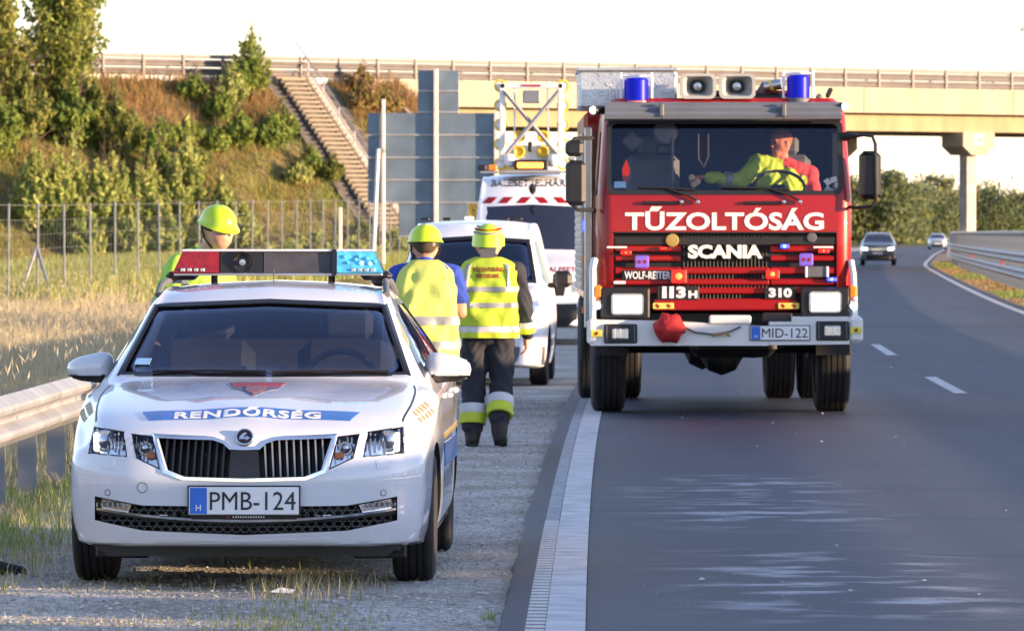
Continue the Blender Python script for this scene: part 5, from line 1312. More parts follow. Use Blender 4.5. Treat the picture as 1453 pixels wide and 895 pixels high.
for px, py in ((880, 473), (1180, 469)):
    f = MB().box((tx(px), -.178, tz(py)), (.30, .03, .175), .01).build('fog_light', M['plastic_black'], ft)
    MB().box((tx(px) + (.0), -.192, tz(py)), (.155, .02, .095), .012).build('fog_lens', M['lamp_silver'], f)
    for k in (-1, 0, 1): MB().box((tx(px) + k * .05, -.204, tz(py)), (.006, .004, .09)).build('fog_rib', M['plate_white'], f)
    for k in (-1, 1): MB().box((tx(px) + k * .125, -.196, tz(py)), (.012, .012, .15)).build('fog_guard', M['plastic_grey'], f)
for px, py in ((846, 472.5), (1213, 468)):
    y = MB().box((tx(px), -.196, tz(py)), (.10, .008, .06), .002).build('marker_label', pm('label_lemon%d' % px, (.70, .62, .08), .5), ft); MB().box((tx(px), -.204, tz(py)), (.025, .003, .03), 0, Matrix.Rotation(R(45), 3, 'Y')).build('label_mark', M['paint_red'], y)
cover = MB(); V = []; n = 22
for k, (rr_, yy) in enumerate([(.001, -.33), (.07, -.33), (.11, -.30), (.13, -.25), (.135, -.20), (.12, -.165)]):
    for i in range(n):
        a = 2 * math.pi * i / n; w = 1 + (.09 * math.sin(i * 1.7 + k * .6) + .05 * math.sin(i * 4.1 + k)) * (k > 0)
        V.append((tx(949) + rr_ * w * 1.05 * math.cos(a), yy, tz(465) + rr_ * w * math.sin(a)))
cover.add(V, [(k * n + i, k * n + (i + 1) % n, (k + 1) * n + (i + 1) % n, (k + 1) * n + i) for k in range(5) for i in range(n)]).build('winch_cover', pm('canvas_red', (.30, .01, .014), .8, var=.25, vs=12, bump=.6, bs=25, bdist=.02), ft, 60)
MB().tube([(tx(968), -.2, tz(463)), (tx(985), -.2, tz(471)), (tx(1010), -.2, tz(474)), (tx(1035), -.2, tz(470)), (tx(1050), -.19, tz(463))], .010, n=6).build('winch_cable', M['plastic_grey'], ft)
MB().tube([(tx(1010), -.20, tz(476)), (tx(1018), -.24, tz(473)), (tx(1028), -.24, tz(472)), (tx(1034), -.20, tz(476))], .012, n=6).build('tow_hook', M['sticker_gold'], ft)
plate(ft, (tx(1105.5), -.185, tz(472)), .53, .125, 'MID-122')
# visor and its brackets
for x0, x1 in ((-1.09, -.58), (-.575, .52), (.525, 1.05)):
    q = MB(); V = []
    for yy, z in ((.02, 2.665), (-.10, 2.68), (-.12, 2.72), (-.085, 2.745), (-.10, 2.775), (-.06, 2.80), (-.07, 2.825), (.03, 2.835)): V += [(x0, yy, z), (x1, yy, z)]
    q.add(V, [(2 * i, 2 * i + 1, 2 * i + 3, 2 * i + 2) for i in range(7)] + [(14, 15, 1, 0)] + [tuple(range(0, 16, 2)), tuple(range(15, 0, -2))]); q.build('sun_visor', M['truck_visor'], ft, 0)
for px in (938, 1111): MB().box((tx(px), -.11, 2.76), (.045, .05, .12), .01).build('visor_bracket', M['plastic_grey'], ft)
# roof: beacons in cages, horn speakers, chest, searchlights, monitor
pm('lamp_blue_deep', (.003, .008, .34), .35, spec=.2, emit=.04, ecol=(.0, .01, 1))
for px, y0, y1, w in ((904, 110, 148, 34), (1135, 106, 144, 32)):
    x = tx(px); z0, z1 = tz(y1), tz(y0); r = w / 2 / 154
    b = bpy.data.objects.new('beacon', None); C.objects.link(b); b.parent = ft
    MB().lathe([(r, .03), (r, z1 - z0 - .02), (r * .85, z1 - z0), (0, z1 - z0 + .004)], (x, .30, z0), (0, 0, 1), 20).build('beacon_lens', M['lamp_blue_deep'], b)
    MB().lathe([(r * 1.1, -.08), (r * 1.1, .03), (r, .035)], (x, .30, z0), (0, 0, 1), 20).build('beacon_base', M['lamp_amber'] if px == 904 else M['plastic_grey'], b)
    for k in (-1, 1): MB().box((x + k * (r + .03), .30, (z0 + z1) / 2), (.022, .06, z1 - z0 + .1), .004).build('cage_bar', M['plate_white'], b)
    MB().box((x - .0, .38, z1 + .02), (2 * r + .08, .02, .02), .004).build('cage_bar', M['plate_white'], b)
for px in (991.5, 1047.5):
    x = tx(px); z = tz(122); sp = bpy.data.objects.new('horn_speaker', None); C.objects.link(sp); sp.parent = ft
    P0 = rrect(x - .165, x + .165, z - .115, z + .115, .05); P1 = rrect(x - .135, x + .135, z - .09, z + .09, .04); P2 = rrect(x - .06, x + .06, z - .05, z + .05, .045); n = len(P0)
    mb = MB(); mb.add([(a, .20, b) for a, b in P0] + [(a, .20, b) for a, b in P1] + [(a, .40, b) for a, b in P2] + [(a, .27, b) for a, b in P0] + [(a, .52, b) for a, b in P2],
        [(i, (i + 1) % n, n + (i + 1) % n, n + i) for i in range(n)] + [(n + i, n + (i + 1) % n, 2 * n + (i + 1) % n, 2 * n + i) for i in range(n)] + [(i, (i + 1) % n, 3 * n + (i + 1) % n, 3 * n + i) for i in range(n)] + [(3 * n + i, 3 * n + (i + 1) % n, 4 * n + (i + 1) % n, 4 * n + i) for i in range(n)] + [tuple(range(2 * n, 3 * n))])
    mb.build('horn', pm('speaker_grey%d' % int(px), (.36, .37, .36), .5), sp, 40)
    MB().lathe([(0, .05), (.035, .045), (.045, .02), (.05, -.06)], (x, .34, z), (0, -1, 0), 18).build('horn_cone', M['alloy'], sp)
    MB().lathe([(0, .0), (.075, .0), (.08, -.04)], (x, .375, z), (0, -1, 0), 18).build('horn_throat', M['plastic_black'], sp)
    MB().box((x, .36, z - .14), (.10, .12, .06), .01).build('speaker_foot', M['plastic_grey'], sp)
ch = MB().box((tx(897) - .02, 1.5, 2.965), (.90, 1.6, .34), .02).build('roof_chest', M['checker_plate'], ft)
MB().box((tx(897) - .02, 1.5, 3.15), (.93, 1.64, .03), .008).build('chest_lid', M['checker_plate'], ch)
for k in range(7):
    for j in range(4): MB().box((tx(845) + k * .115 + (.05 if j % 2 else 0), .698, 2.84 + j * .085), (.04, .006, .012), .002, Matrix.Rotation(R(45 if (k + j) % 2 else -45), 3, 'Y')).build('tread_lug', M['checker_plate'], ch)
MB().box((.18, .9, 2.92), (1.0, .9, .06), .02).build('roof_rack', M['paint_red_dark'], ft)
for px, py, sx in ((842, 157, -1), (1197, 152, 1)):
    q = MB().cyl((tx(px) - .1 * sx, .02, tz(py)), (tx(px), -.06, tz(py)), .035, .04, n=12).build('work_lamp', M['plastic_black'], ft)
    MB().lathe([(0, .02), (.03, .012), (.034, 0)], (tx(px), -.065, tz(py)), (0, -1, 0), 14).build('lamp_face', M['glow_white'], q)
mon = MB().cyl((tx(1080), .5, tz(138)), (tx(1092), .5, tz(118)), .055, .05, n=14).build('water_monitor', M['plastic_grey'], ft)
MB().cyl((tx(1088), .45, tz(122)), (tx(1112), .42, tz(118)), .045, .05, n=14).build('nozzle', M['alloy'], mon); MB().cyl((tx(1097), .45, tz(121)), (tx(1101), .44, tz(119)), .056, n=14).build('nozzle_band', M['yellow_paint'], mon)
MB().box((tx(1085), .5, tz(140)), (.36, .2, .12), .03).build('monitor_base', M['plastic_black'], mon)
for px, y0 in ((868, 118), (872, 128), (877, 120)): MB().cyl((tx(px), .6, tz(150)), (tx(px), .6, tz(y0)), .009, n=6).build('aerial', M['plate_white'], ft)
MB().box((tx(1165), .3, tz(140)), (.06, .06, .1), .02).build('camera_bracket', M['plastic_grey'], ft); MB().box((tx(1179), .3, tz(131)), (.045, .05, .10), .015, Matrix.Rotation(R(25), 3, 'Y')).build('camera_head', M['plastic_black'], ft)
# mirrors
ml = bpy.data.objects.new('wing_mirror', None); C.objects.link(ml); ml.parent = ft
MB().tube([(tx(842), .10, tz(196)), (tx(815), -.02, tz(197)), (tx(808), -.04, tz(206))], .018, n=8).build('mirror_arm', M['plastic_black'], ml); MB().tube([(tx(845), .08, tz(298)), (tx(820), -.02, tz(298)), (tx(812), -.04, tz(290))], .018, n=8).build('mirror_arm', M['plastic_black'], ml)
MB().box((tx(815), -.04, tz(211)), (.165, .09, .15), .035).build('mirror_shell', M['plastic_black'], ml); MB().box((tx(817), -.04, tz(260)), (.185, .10, .41), .04).build('mirror_shell', M['plastic_black'], ml)
MB().box((tx(811), -.06, tz(226)), (.07, .05, .03), .006).build('mirror_clamp', M['alloy'], ml)
mr_ = bpy.data.objects.new('wing_mirror', None); C.objects.link(mr_); mr_.parent = ft
MB().tube([(tx(1200), .08, tz(196)), (tx(1225), -.05, tz(192)), (tx(1237), -.08, tz(194)), (tx(1241), -.10, tz(205)), (tx(1242), -.11, tz(285)), (tx(1236), -.10, tz(293)), (tx(1214), .02, tz(295)), (tx(1200), .08, tz(293))], .016, n=8).build('mirror_arm', M['plastic_black'], mr_)
MB().cyl((tx(1199), .08, tz(194)), (tx(1215), -.01, tz(193)), .045, .02, n=10).build('arm_boot', M['plastic_black'], mr_)
MB().box((tx(1234), -.03, tz(249)), (.20, .10, .44), .045).build('mirror_shell', M['plastic_gloss'], mr_); MB().box((tx(1234), -.082, tz(249)), (.14, .012, .36), .006).build('mirror_back', M['plastic_black'], mr_)
# wipers
for a, b, c in ((905, 985, 945), (1025, 1120, 1090)):
    MB().tube([(tx(a), .005, tz(266)), (tx((a + b) / 2), -.01, tz(267)), (tx(b), .005, tz(270))], .012, n=5).build('wiper', M['plastic_black'], ft)
    MB().tube([(tx(c), -.0, tz(268)), (tx(c + 30), -.03, tz(277)), (tx(c + 45), -.03, tz(285))], .012, n=5).build('wiper_arm', M['plastic_black'], ft)
    MB().box((tx(c - 5), -.02, tz(288)), (.38, .03, .03), .01).build('wiper_linkage', M['plastic_black'], ft)
    for q in (c + 22, c + 45): MB().lathe([(0, .03), (.018, .025), (.02, 0)], (tx(q), -.02, tz(287)), (0, -1, 0), 10).build('wiper_pivot', M['alloy'], ft)
# chassis, axles, wheels
MB().box((0, 3.6, .78), (.86, 6.6, .22), .02).build('chassis', M['plastic_black'], ft); MB().box((0, 1.3, .62), (2.0, .22, .16), .05).build('front_axle', M['plastic_black'], ft); MB().box((0, 5.7, .56), (2.0, .24, .20), .06).build('rear_axle', M['plastic_black'], ft)
MB().lathe([(.02, -.2), (.14, -.13), (.19, 0), (.14, .13), (.02, .2)], (.02, 1.3, .52), (1, 0, 0), 16).build('differential', M['plastic_black'], ft); MB().lathe([(.02, -.2), (.16, -.13), (.22, 0), (.16, .13), (.02, .2)], (.0, 5.7, .50), (1, 0, 0), 16).build('differential', M['plastic_black'], ft)
MB().box((-.1, .55, .82), (1.9, .55, .30), .05).build('engine_guard', M['plastic_black'], ft); MB().box((.1, .9, .62), (.8, .7, .22), .08).build('sump', M['plastic_black'], ft)
MB().tube([(-.6, .9, .70), (-.1, .8, .58), (.3, .85, .55), (.6, 1.0, .66)], .05, n=8).build('steering_rod', M['plastic_black'], ft)
for sx in (-1, 1):
    wheel(ft, (sx * 1.035, 1.3, .525), .527, .31, 'plastic_grey', side=sx, spokes=8)
    wheel(ft, (sx * 1.10, 5.7, .525), .527, .29, 'plastic_grey', side=sx, spokes=8); wheel(ft, (sx * .765, 5.7, .525), .527, .29, 'plastic_grey', side=sx, spokes=8)
    MB().prism([(1.3 + .66 * math.cos(a), .53 + .66 * math.sin(a)) for a in np.linspace(0, math.pi, 13)] + [(1.3 + .60 * math.cos(a), .53 + .60 * math.sin(a)) for a in np.linspace(math.pi, 0, 13)], 'yz', sx * .86, sx * 1.17).build('mudguard', M['plastic_black'], ft)
    MB().box((sx * 1.0, 2.0, .62), (.30, .42, .36), .04).build('step_box', M['plastic_black'], ft)
# equipment body with roller shutters
MB().box((0, 4.6, 1.90), (2.48, 4.1, 1.80), .04).build('equipment_body', M['paint_red'], ft); MB().box((0, 4.6, .92), (2.40, 4.1, .16), .02).build('body_skirt', M['plastic_grey'], ft)
for sx in (-1, 1):
    for k in range(3):
        sh = MB().box((sx * 1.243, 3.3 + k * 1.3, 1.85), (.03, 1.16, 1.5), .005).build('roller_shutter', M['shutter'], ft)
        for j in range(20): MB().box((sx * 1.262, 3.3 + k * 1.3, 1.14 + j * .07), (.012, 1.12, .056), .005).build('shutter_slat', M['shutter'], sh)
    MB().box((sx * 1.20, 2.50, 1.7), (.07, .06, 1.9), .01).build('grab_rail', M['alloy'], ft)
    for z in (.92, 1.4, 1.95): MB().box((sx * 1.235, 2.54, z), (.045, .03, .07), .01).build('side_marker', M['lamp_amber'], ft)
MB().box((-1.225, 2.535, 1.72), (.05, .03, .10), .01).build('side_strobe', M['glow_blue'], ft)
# cab interior
MB().box((0, .32, 1.93), (2.0, .5, .14), .05).build('dashboard', pm('dash_blue', (.05, .07, .12), .7), ft)
MB().box((0, 2.2, 2.0), (2.05, .04, 1.3)).build('rear_wall', pm('cab_wall', (.035, .05, .12), .8), ft)
c0 = Vector((.52, .62, 2.06)); tl = Matrix.Rotation(R(-48), 3, 'X')
MB().tube([c0 + tl @ Vector((.235 * math.cos(a), 0, .235 * math.sin(a))) for a in np.linspace(0, 2 * math.pi, 33)], .016, n=6, cap=False).build('steering_wheel', M['plastic_black'], ft); MB().box(c0 + Vector((0, .01, -.02)), (.15, .06, .15), .03, tl).build('wheel_hub', M['plastic_black'], ft)
MB().cyl(c0, (.52, .4, 1.7), .03, n=8).build('steering_column', M['plastic_black'], ft)
for x in (-.62, .60):
    MB().box((x, 1.35, 2.02), (.50, .14, .72), .06, Matrix.Rotation(R(-8), 3, 'X')).build('seat_back', M['interior_grey'], ft); MB().box((x, 1.42, 2.46), (.28, .09, .18), .04).build('head_rest', M['interior_grey'], ft); MB().box((x, 1.08, 1.66), (.50, .50, .14), .05).build('seat_cushion', M['interior_grey'], ft)
MB().lathe([(0, .02), (.10, .018), (.115, 0)], (tx(945), .20, tz(187)), (0.2, -1, .15), 18).build('interior_mirror', M['interior_grey'], ft); MB().box((tx(945), .30, tz(212)), (.17, .05, .10), .04).build('interior_mirror', M['plastic_black'], ft)
MB().box((tx(955), .18, tz(235)), (.022, .02, .5), .006).build('screen_divider', M['plastic_grey'], ft)
MB().tube([(tx(996) - .025, .18, tz(190)), (tx(997) - .03, .18, tz(225)), (tx(1000), .18, tz(237)), (tx(1003) + .02, .18, tz(222)), (tx(1003) + .02, .18, tz(190))], .007, n=5).build('rosary', pm('cord_tan', (.42, .28, .16), .8), ft)
pn = MB(); pn.add([(tx(884), .05, tz(258)), (tx(892), .05, tz(258)), (tx(894), .05, tz(240)), (tx(889), .05, tz(226)), (tx(883), .05, tz(240))], [(0, 1, 2, 3, 4)]); pn.build('pennant', M['paint_red'], ft)
MB().box((tx(880), .045, tz(262.5)), (.11, .006, .06), .002).build('toll_sticker', MATS['vignette'], ft)
MB().box((tx(898), .40, tz(200)), (.14, .02, .14), .03, Matrix.Rotation(R(45), 3, 'Y')).build('snowflake_ornament', M['interior_grey'], ft)
for px, py in ((982, 252), (990, 258), (985, 262)): MB().lathe([(0, .02), (.028, .014), (.03, 0)], (tx(px), .10, tz(py)), (0, -1, 0), 12).build('dash_ornament', M['interior_tan'], ft)
for k in range(5):
    a = k * 1.257; MB().box((tx(1181) + .05 * math.cos(a), .035, tz(264) + .06 * math.sin(a)), (.05, .006, .06), .002, Matrix.Rotation(a, 3, 'Y')).build('flower_sticker', pm('sticker_pale%d' % k, (.45, .45, .44), .6), ft)
# ------------------------------------------------------------------ vans and passing cars
def vehicle(S, tab, nose=(.06, .2), wmir=.0):
    """lofted body from tables over stations S; tab keys zb zs ws wm zt wt zc"""
    f = {k: pchip(S, v) for k, v in tab.items()}
    def prof(s, k=1.0):
        zb, zs, ws, wm, zt, wt, zc = (f[q](s) for q in ('zb', 'zs', 'ws', 'wm', 'zt', 'wt', 'zc'))
        P = [(0, zb), (wm * .5, zb), (wm * .9, zb), (wm * .97, zb + .06), (wm, zb + .3 * (zs - zb)), (wm, zb + .7 * (zs - zb)), (ws, zs), (ws + (wt - ws) * .5, zs + (zt - zs) * .5), (wt, zt), (wt * .9, zt + (zc - zt) * .45), (wt * .5, zt + (zc - zt) * .85), (0, zc)]
        q = catmull(P, 44); q[:, 0] = np.maximum(q[:, 0], 0); q[0, 0] = 0; q[-1, 0] = 0
        if k < 1: cz = (zb + zc) / 2; q = np.stack([q[:, 0] * k, cz + (q[:, 1] - cz) * k], 1)
        return q
    W = max(tab['wm']); Ln = S[-1]
    def de(x, s, z):
        a = abs(x) / W; g = max(0., 1 - s / 1.5); g = g * g * (3 - 2 * g); h = max(0., 1 - (Ln - s) / .5)
        t = min(max((s - .7) / .4, 0), 1) * min(max((2.6 - s) / .8, 0), 1)
        return (x, s + (nose[0] * a ** 2 + nose[1] * a ** 5) * g - .08 * a ** 4 * h + .14 * a ** 2 * t, z)
    ss = sorted(set([0, .02, .05] + list(np.linspace(.1, 2.6, 26)) + list(np.linspace(2.8, Ln - .06, 8)) + [Ln - .02, Ln]))
    st = [(s, prof(s, .975 if s in (0, Ln) else 1.0)) for s in ss]
    return loft_body(st, 44, de, 16)
def glaze(skin, P, name, mat, parent, how='front', y0=-3, off=.004, cuts=4): return skin.patch(P, how=how, cuts=cuts, off=off, depth=.006, name=name, mat=mat, parent=parent, y0=y0)

# small white van
sv = thing('small_van', 'small white panel van with roof lights parked behind the two helmeted workers', 'van', (-.50, 65.0, .008), -.032)
S = [0, .1, .3, .7, 1.0, 1.15, 1.5, 1.85, 2.1, 2.6, 3.6, 4.2, 4.4]
tabs = dict(zb=[.24, .22, .2, .2, .2, .2, .2, .2, .2, .2, .22, .24, .3], zs=[.78, .84, .9, .98, 1.02, 1.03, 1.05, 1.07, 1.08, 1.08, 1.08, 1.06, 1.0], ws=[.76, .78, .82, .85, .86, .86, .86, .86, .86, .86, .86, .85, .8],
            wm=[.82, .84, .87, .89, .895, .895, .895, .895, .895, .895, .895, .88, .84], zt=[.86, .92, .98, 1.05, 1.09, 1.16, 1.42, 1.64, 1.72, 1.76, 1.76, 1.74, 1.6], wt=[.68, .70, .74, .76, .77, .75, .70, .66, .66, .67, .68, .68, .70], zc=[.90, .96, 1.02, 1.09, 1.13, 1.20, 1.46, 1.71, 1.79, 1.83, 1.84, 1.82, 1.65])
b = bm_obj('body', vehicle(S, tabs), M['paint_white_van'], None, 40); sk = Skin(b.data)
WSV = [(-.72, 1.14), (0, 1.15), (.72, 1.14), (.63, 1.60), (0, 1.64), (-.63, 1.60)]
cut(b, [(MB().box((sx * .9, y, .32), (.62, .01, .01)).cyl((sx * .62, y, .32), (sx * 1.2, y, .32), .36, n=32), M['plastic_black']) for sx in (-1, 1) for y in (.87, 3.55)]) if False else cut(b, [(MB().cyl((sx * .62, y, .32), (sx * 1.2, y, .32), .36, n=32), M['plastic_black']) for sx in (-1, 1) for y in (.87, 3.55)] + [(hull([(sx * x, y, z) for sx in (-1, 1) for x, y, z in [(.70, 1.35, .5), (.70, 1.3, 1.1), (.60, 2.0, 1.62), (.6, 3.9, 1.66), (.7, 4.0, .5)]]), M['interior']), (MB().prism(WSV, 'xz', .8, 2.3), M['plastic_black'])])
b.parent = sv; b.data.polygons.foreach_set('use_smooth', [True] * len(b.data.polygons)); b.data.set_sharp_from_angle(angle=R(32))
sk.patch(WSV, cuts=4, off=-.004, depth=0, name='windscreen', mat=M['glass'], parent=sv, y0=.8)
sk.patch([(-.74, 1.125), (0, 1.135), (.74, 1.125), (.645, 1.615), (0, 1.655), (-.645, 1.615)], hole=[(-.69, 1.16), (0, 1.17), (.69, 1.16), (.605, 1.575), (0, 1.615), (-.605, 1.575)], cuts=3, off=.003, depth=.006, name='windscreen_seal', mat=M['plastic_gloss'], parent=sv, y0=.8)
for hw in ('side+', 'side-'):
    glaze(sk, [(1.55, 1.12), (2.35, 1.12), (2.35, 1.60), (1.98, 1.60)], 'side_window', M['plastic_gloss'], sv, hw)
    for a in (1.45, 2.45): glaze(sk, [(a, .35), (a + .012, .35), (a + .012, 1.08), (a, 1.08)], 'door_gap', M['plastic_black'], sv, hw, off=.002, cuts=2)
    glaze(sk, [(1.35, .42), (3.1, .42), (3.1, .50), (1.35, .50)], 'side_moulding', M['plastic_grey'], sv, hw)
for sx in (-1, 1):
    for y in (.87, 3.55): wheel(sv, (sx * .775, y, .32), .322, .205, 'alloy', side=sx)
    MB().box((sx * 1.02, 1.52, 1.17), (.22, .12, .19), .05).build('wing_mirror', M['plastic_black'], sv)
    MB().box((sx * .90, 1.54, 1.10), (.10, .06, .06), .02).build('mirror_arm', M['plastic_black'], sv)
    P = [(sx * .78, .95), (sx * .52, .88), (sx * .55, .74), (sx * .80, .80)]; glaze(sk, P if sx < 0 else P[::-1], 'headlight', M['lamp_silver'], sv)
glaze(sk, [(-.83, .44), (.83, .44), (.82, .24), (-.82, .24)], 'bumper', M['plastic_grey'], sv, off=.03); glaze(sk, [(-.5, .86), (.5, .86), (.48, .72), (-.48, .72)], 'grille', M['plastic_black'], sv)
for k, x in enumerate((-.55, -.3, -.05, .35, .5)): MB().box((x, 2.05, 1.845 + .01 * (abs(x) < .2)), (.10, .05, .035), .01).build('roof_lamp', M['glow_head'] if k == 2 else M['plastic_black'], sv)
MB().box((0, 1.5, 1.08), (1.3, .4, .1), .03).build('dashboard', M['interior'], sv)

# tall white van with the raised arrow board
bv = thing('incident_van', 'tall white van with red chevrons carrying a raised arrow board on its roof', 'van', (.28, 89.0, .008), -.02)
S = [0, .15, .4, .8, 1.0, 1.15, 1.5, 1.9, 2.3, 3.0, 5.4, 5.7]
tabs = dict(zb=[.3, .26, .25, .25, .25, .25, .25, .25, .25, .25, .28, .34], zs=[.95, 1.02, 1.1, 1.18, 1.22, 1.24, 1.26, 1.27, 1.28, 1.28, 1.28, 1.2], ws=[.84, .86, .9, .93, .94, .94, .95, .95, .95, .95, .95, .92],
            wm=[.90, .93, .96, .98, .99, .99, .99, .99, .99, .99, .99, .95], zt=[1.0, 1.1, 1.18, 1.28, 1.36, 1.46, 1.78, 2.13, 2.40, 2.5, 2.5, 2.4], wt=[.76, .78, .82, .86, .87, .87, .85, .83, .80, .80, .80, .78], zc=[1.04, 1.14, 1.23, 1.34, 1.41, 1.51, 1.84, 2.22, 2.50, 2.62, 2.63, 2.5])
b = bm_obj('body', vehicle(S, tabs), M['paint_white_van'], bv, 40); sk = Skin(b.data)
glaze(sk, [(-.87, 1.42), (0, 1.44), (.87, 1.42), (.83, 2.08), (0, 2.12), (-.83, 2.08)], 'windscreen', pm('screen_navy', (.012, .014, .03), .08, coat=1), bv, y0=.8)
for k, x in enumerate((-.66, -.42, -.14, .14, .42, .66)):
    sg = -1 if x < 0 else 1; a = .07
    P = [(x - a - sg * .04, 2.14), (x + a - sg * .04, 2.14), (x + a * .9 + sg * -.11 + .0, 2.235), (x - a * .9 + sg * -.11, 2.235)]
    P = [(x - a + sg * .045, 2.14), (x + a + sg * .045, 2.14), (x + a - sg * .045, 2.235), (x - a - sg * .045, 2.235)]
    sk.patch(P, cuts=2, off=.004, depth=.004, name='chevron', mat=M['paint_red'], parent=bv, y0=.8)
text_part('van_lettering', 'BALESETI ELHÁRÍTÁS', lambda x, y: sk.front(x + .08, 2.40 + y, .5), M['black_paint'], bv, height=.13, width=1.45, bold=.01, thick=.006)
text_part('hood_lettering', 'BALESETI', lambda x, y: sk.front(x + .45, 1.10 + y, -3), M['paint_red'], bv, height=.07, width=.5, bold=.02, thick=.006)
for sx in (-1, 1):
    for y in (1.0, 4.6): wheel(bv, (sx * .87, y, .345), .345, .22, 'alloy', side=sx)
    MB().box((sx * 1.14, 1.5, 1.5), (.22, .1, .36), .05).build('wing_mirror', M['plastic_black'], bv); MB().box((sx * 1.0, 1.52, 1.4), (.12, .06, .06), .02).build('mirror_arm', M['plastic_black'], bv)
    P = [(sx * .86, 1.02), (sx * .6, .95), (sx * .62, .78), (sx * .88, .84)]; glaze(sk, P if sx < 0 else P[::-1], 'headlight', M['lamp_silver'], bv)
glaze(sk, [(-.9, .62), (.9, .62), (.88, .3), (-.88, .3)], 'bumper', M['plastic_black'], bv, off=.03); glaze(sk, [(-.55, .98), (.55, .98), (.5, .74), (-.5, .74)], 'grille', M['plastic_black'], bv)
MB().box((0, 2.1, 2.62), (1.62, .06, .03), .008).build('roof_bar', M['galv'], bv)
MB().tube([(0, 1.98, 2.52), (0, 1.6, 2.28)], .008, n=5).build('aerial', M['plastic_black'], bv); MB().lathe([(0, -.08), (.05, -.02), (.06, .05), (.02, .1)], (0, 1.72, 2.34), (0, -.3, 1), 12).build('aerial_base', M['plastic_black'], bv)
for x, mt in ((-.78, 'plastic_black'), (-.62, 'lamp_amber')): MB().box((x, 2.1, 2.69), (.14, .08, .09), .02).build('roof_lamp', M[mt], bv)
ab_ = thing('arrow_board', 'white folding arrow board frame with yellow lamps raised on the van roof', 'arrow board', (.28, 91.4, 2.60))
def bt(pts, r, nm, mt): return MB().tube(pts, r, n=8).build(nm, M[mt], ab_)
pm('frame_white', (.62, .64, .66), .4, .2)
for x in (-.43, .47): MB().box((x, 0, .80), (.09, .06, 1.20), .012).build('frame_post', M['frame_white'], ab_)
for x in (-.24, .28): MB().box((x, .04, .75), (.03, .04, 1.36), .008).build('frame_post', M['frame_white'], ab_)
MB().box((.02, 0, 1.36), (.98, .06, .08), .01).build('frame_top', M['frame_white'], ab_); MB().box((.02, -.04, 1.365), (.28, .01, .03)).build('red_stripe', M['paint_red'], ab_)
for a, c in (((-.40, 1.28), (.42, .30)), ((.44, 1.28), (-.38, .30))): MB().tube([(a[0], -.06 if a[0] < 0 else -.11, a[1]), (c[0], -.06 if a[0] < 0 else -.11, c[1])], .036, n=6).build('brace', M['galv'], ab_)
MB().box((.02, -.08, 1.19), (.27, .10, .20), .02).build('control_box', M['truck_visor'], ab_)
MB().box((.02, .10, .28), (.70, .05, .34), .02).build('lower_panel', M['frame_white'], ab_); MB().box((.0, -.1, .42), (.07, .05, .16), .015).build('jack_handle', M['plastic_black'], ab_)
for x in (-.44, .49):
    for k in range(5):
        z = 1.36 - k * .30; l = MB().lathe([(.10, 0), (.10, .05), (.075, .055), (.075, .02)], (x + (-.02 if x < 0 else .02), .06, z), (0, -1, 0), 18, cap=False).build('lamp_ring', M['yellow_paint'], ab_)
        MB().lathe([(0, .03), (.07, .02), (.074, 0)], (x + (-.02 if x < 0 else .02), .04, z), (0, -1, 0), 16).build('lamp_lens', M['plate_white'], l)
for x in (-.17, .2):
    for z in (.35, .58): MB().lathe([(.095, 0), (.095, .05), (.07, .055), (.07, .02)], (x, .07, z), (0, -1, 0), 18).build('lamp_ring', M['yellow_paint'], ab_)
for x in (-.32, .36): MB().lathe([(0, -.1), (.07, -.09), (.10, 0), (.08, .08), (0, .1)], (x, -.02, .22), (0, 0, 1), 14).build('beacon_dome', M['plate_white'], ab_)
MB().box((.02, -.10, .13), (.52, .16, .18), .02).build('beacon_case', M['plastic_black'], ab_); MB().box((.0, -.19, .135), (.40, .03, .085), .012).build('amber_light', M['glow_amber'], ab_)
MB().box((.02, 0, .03), (.9, .5, .06), .01).build('base_frame', M['galv'], ab_)

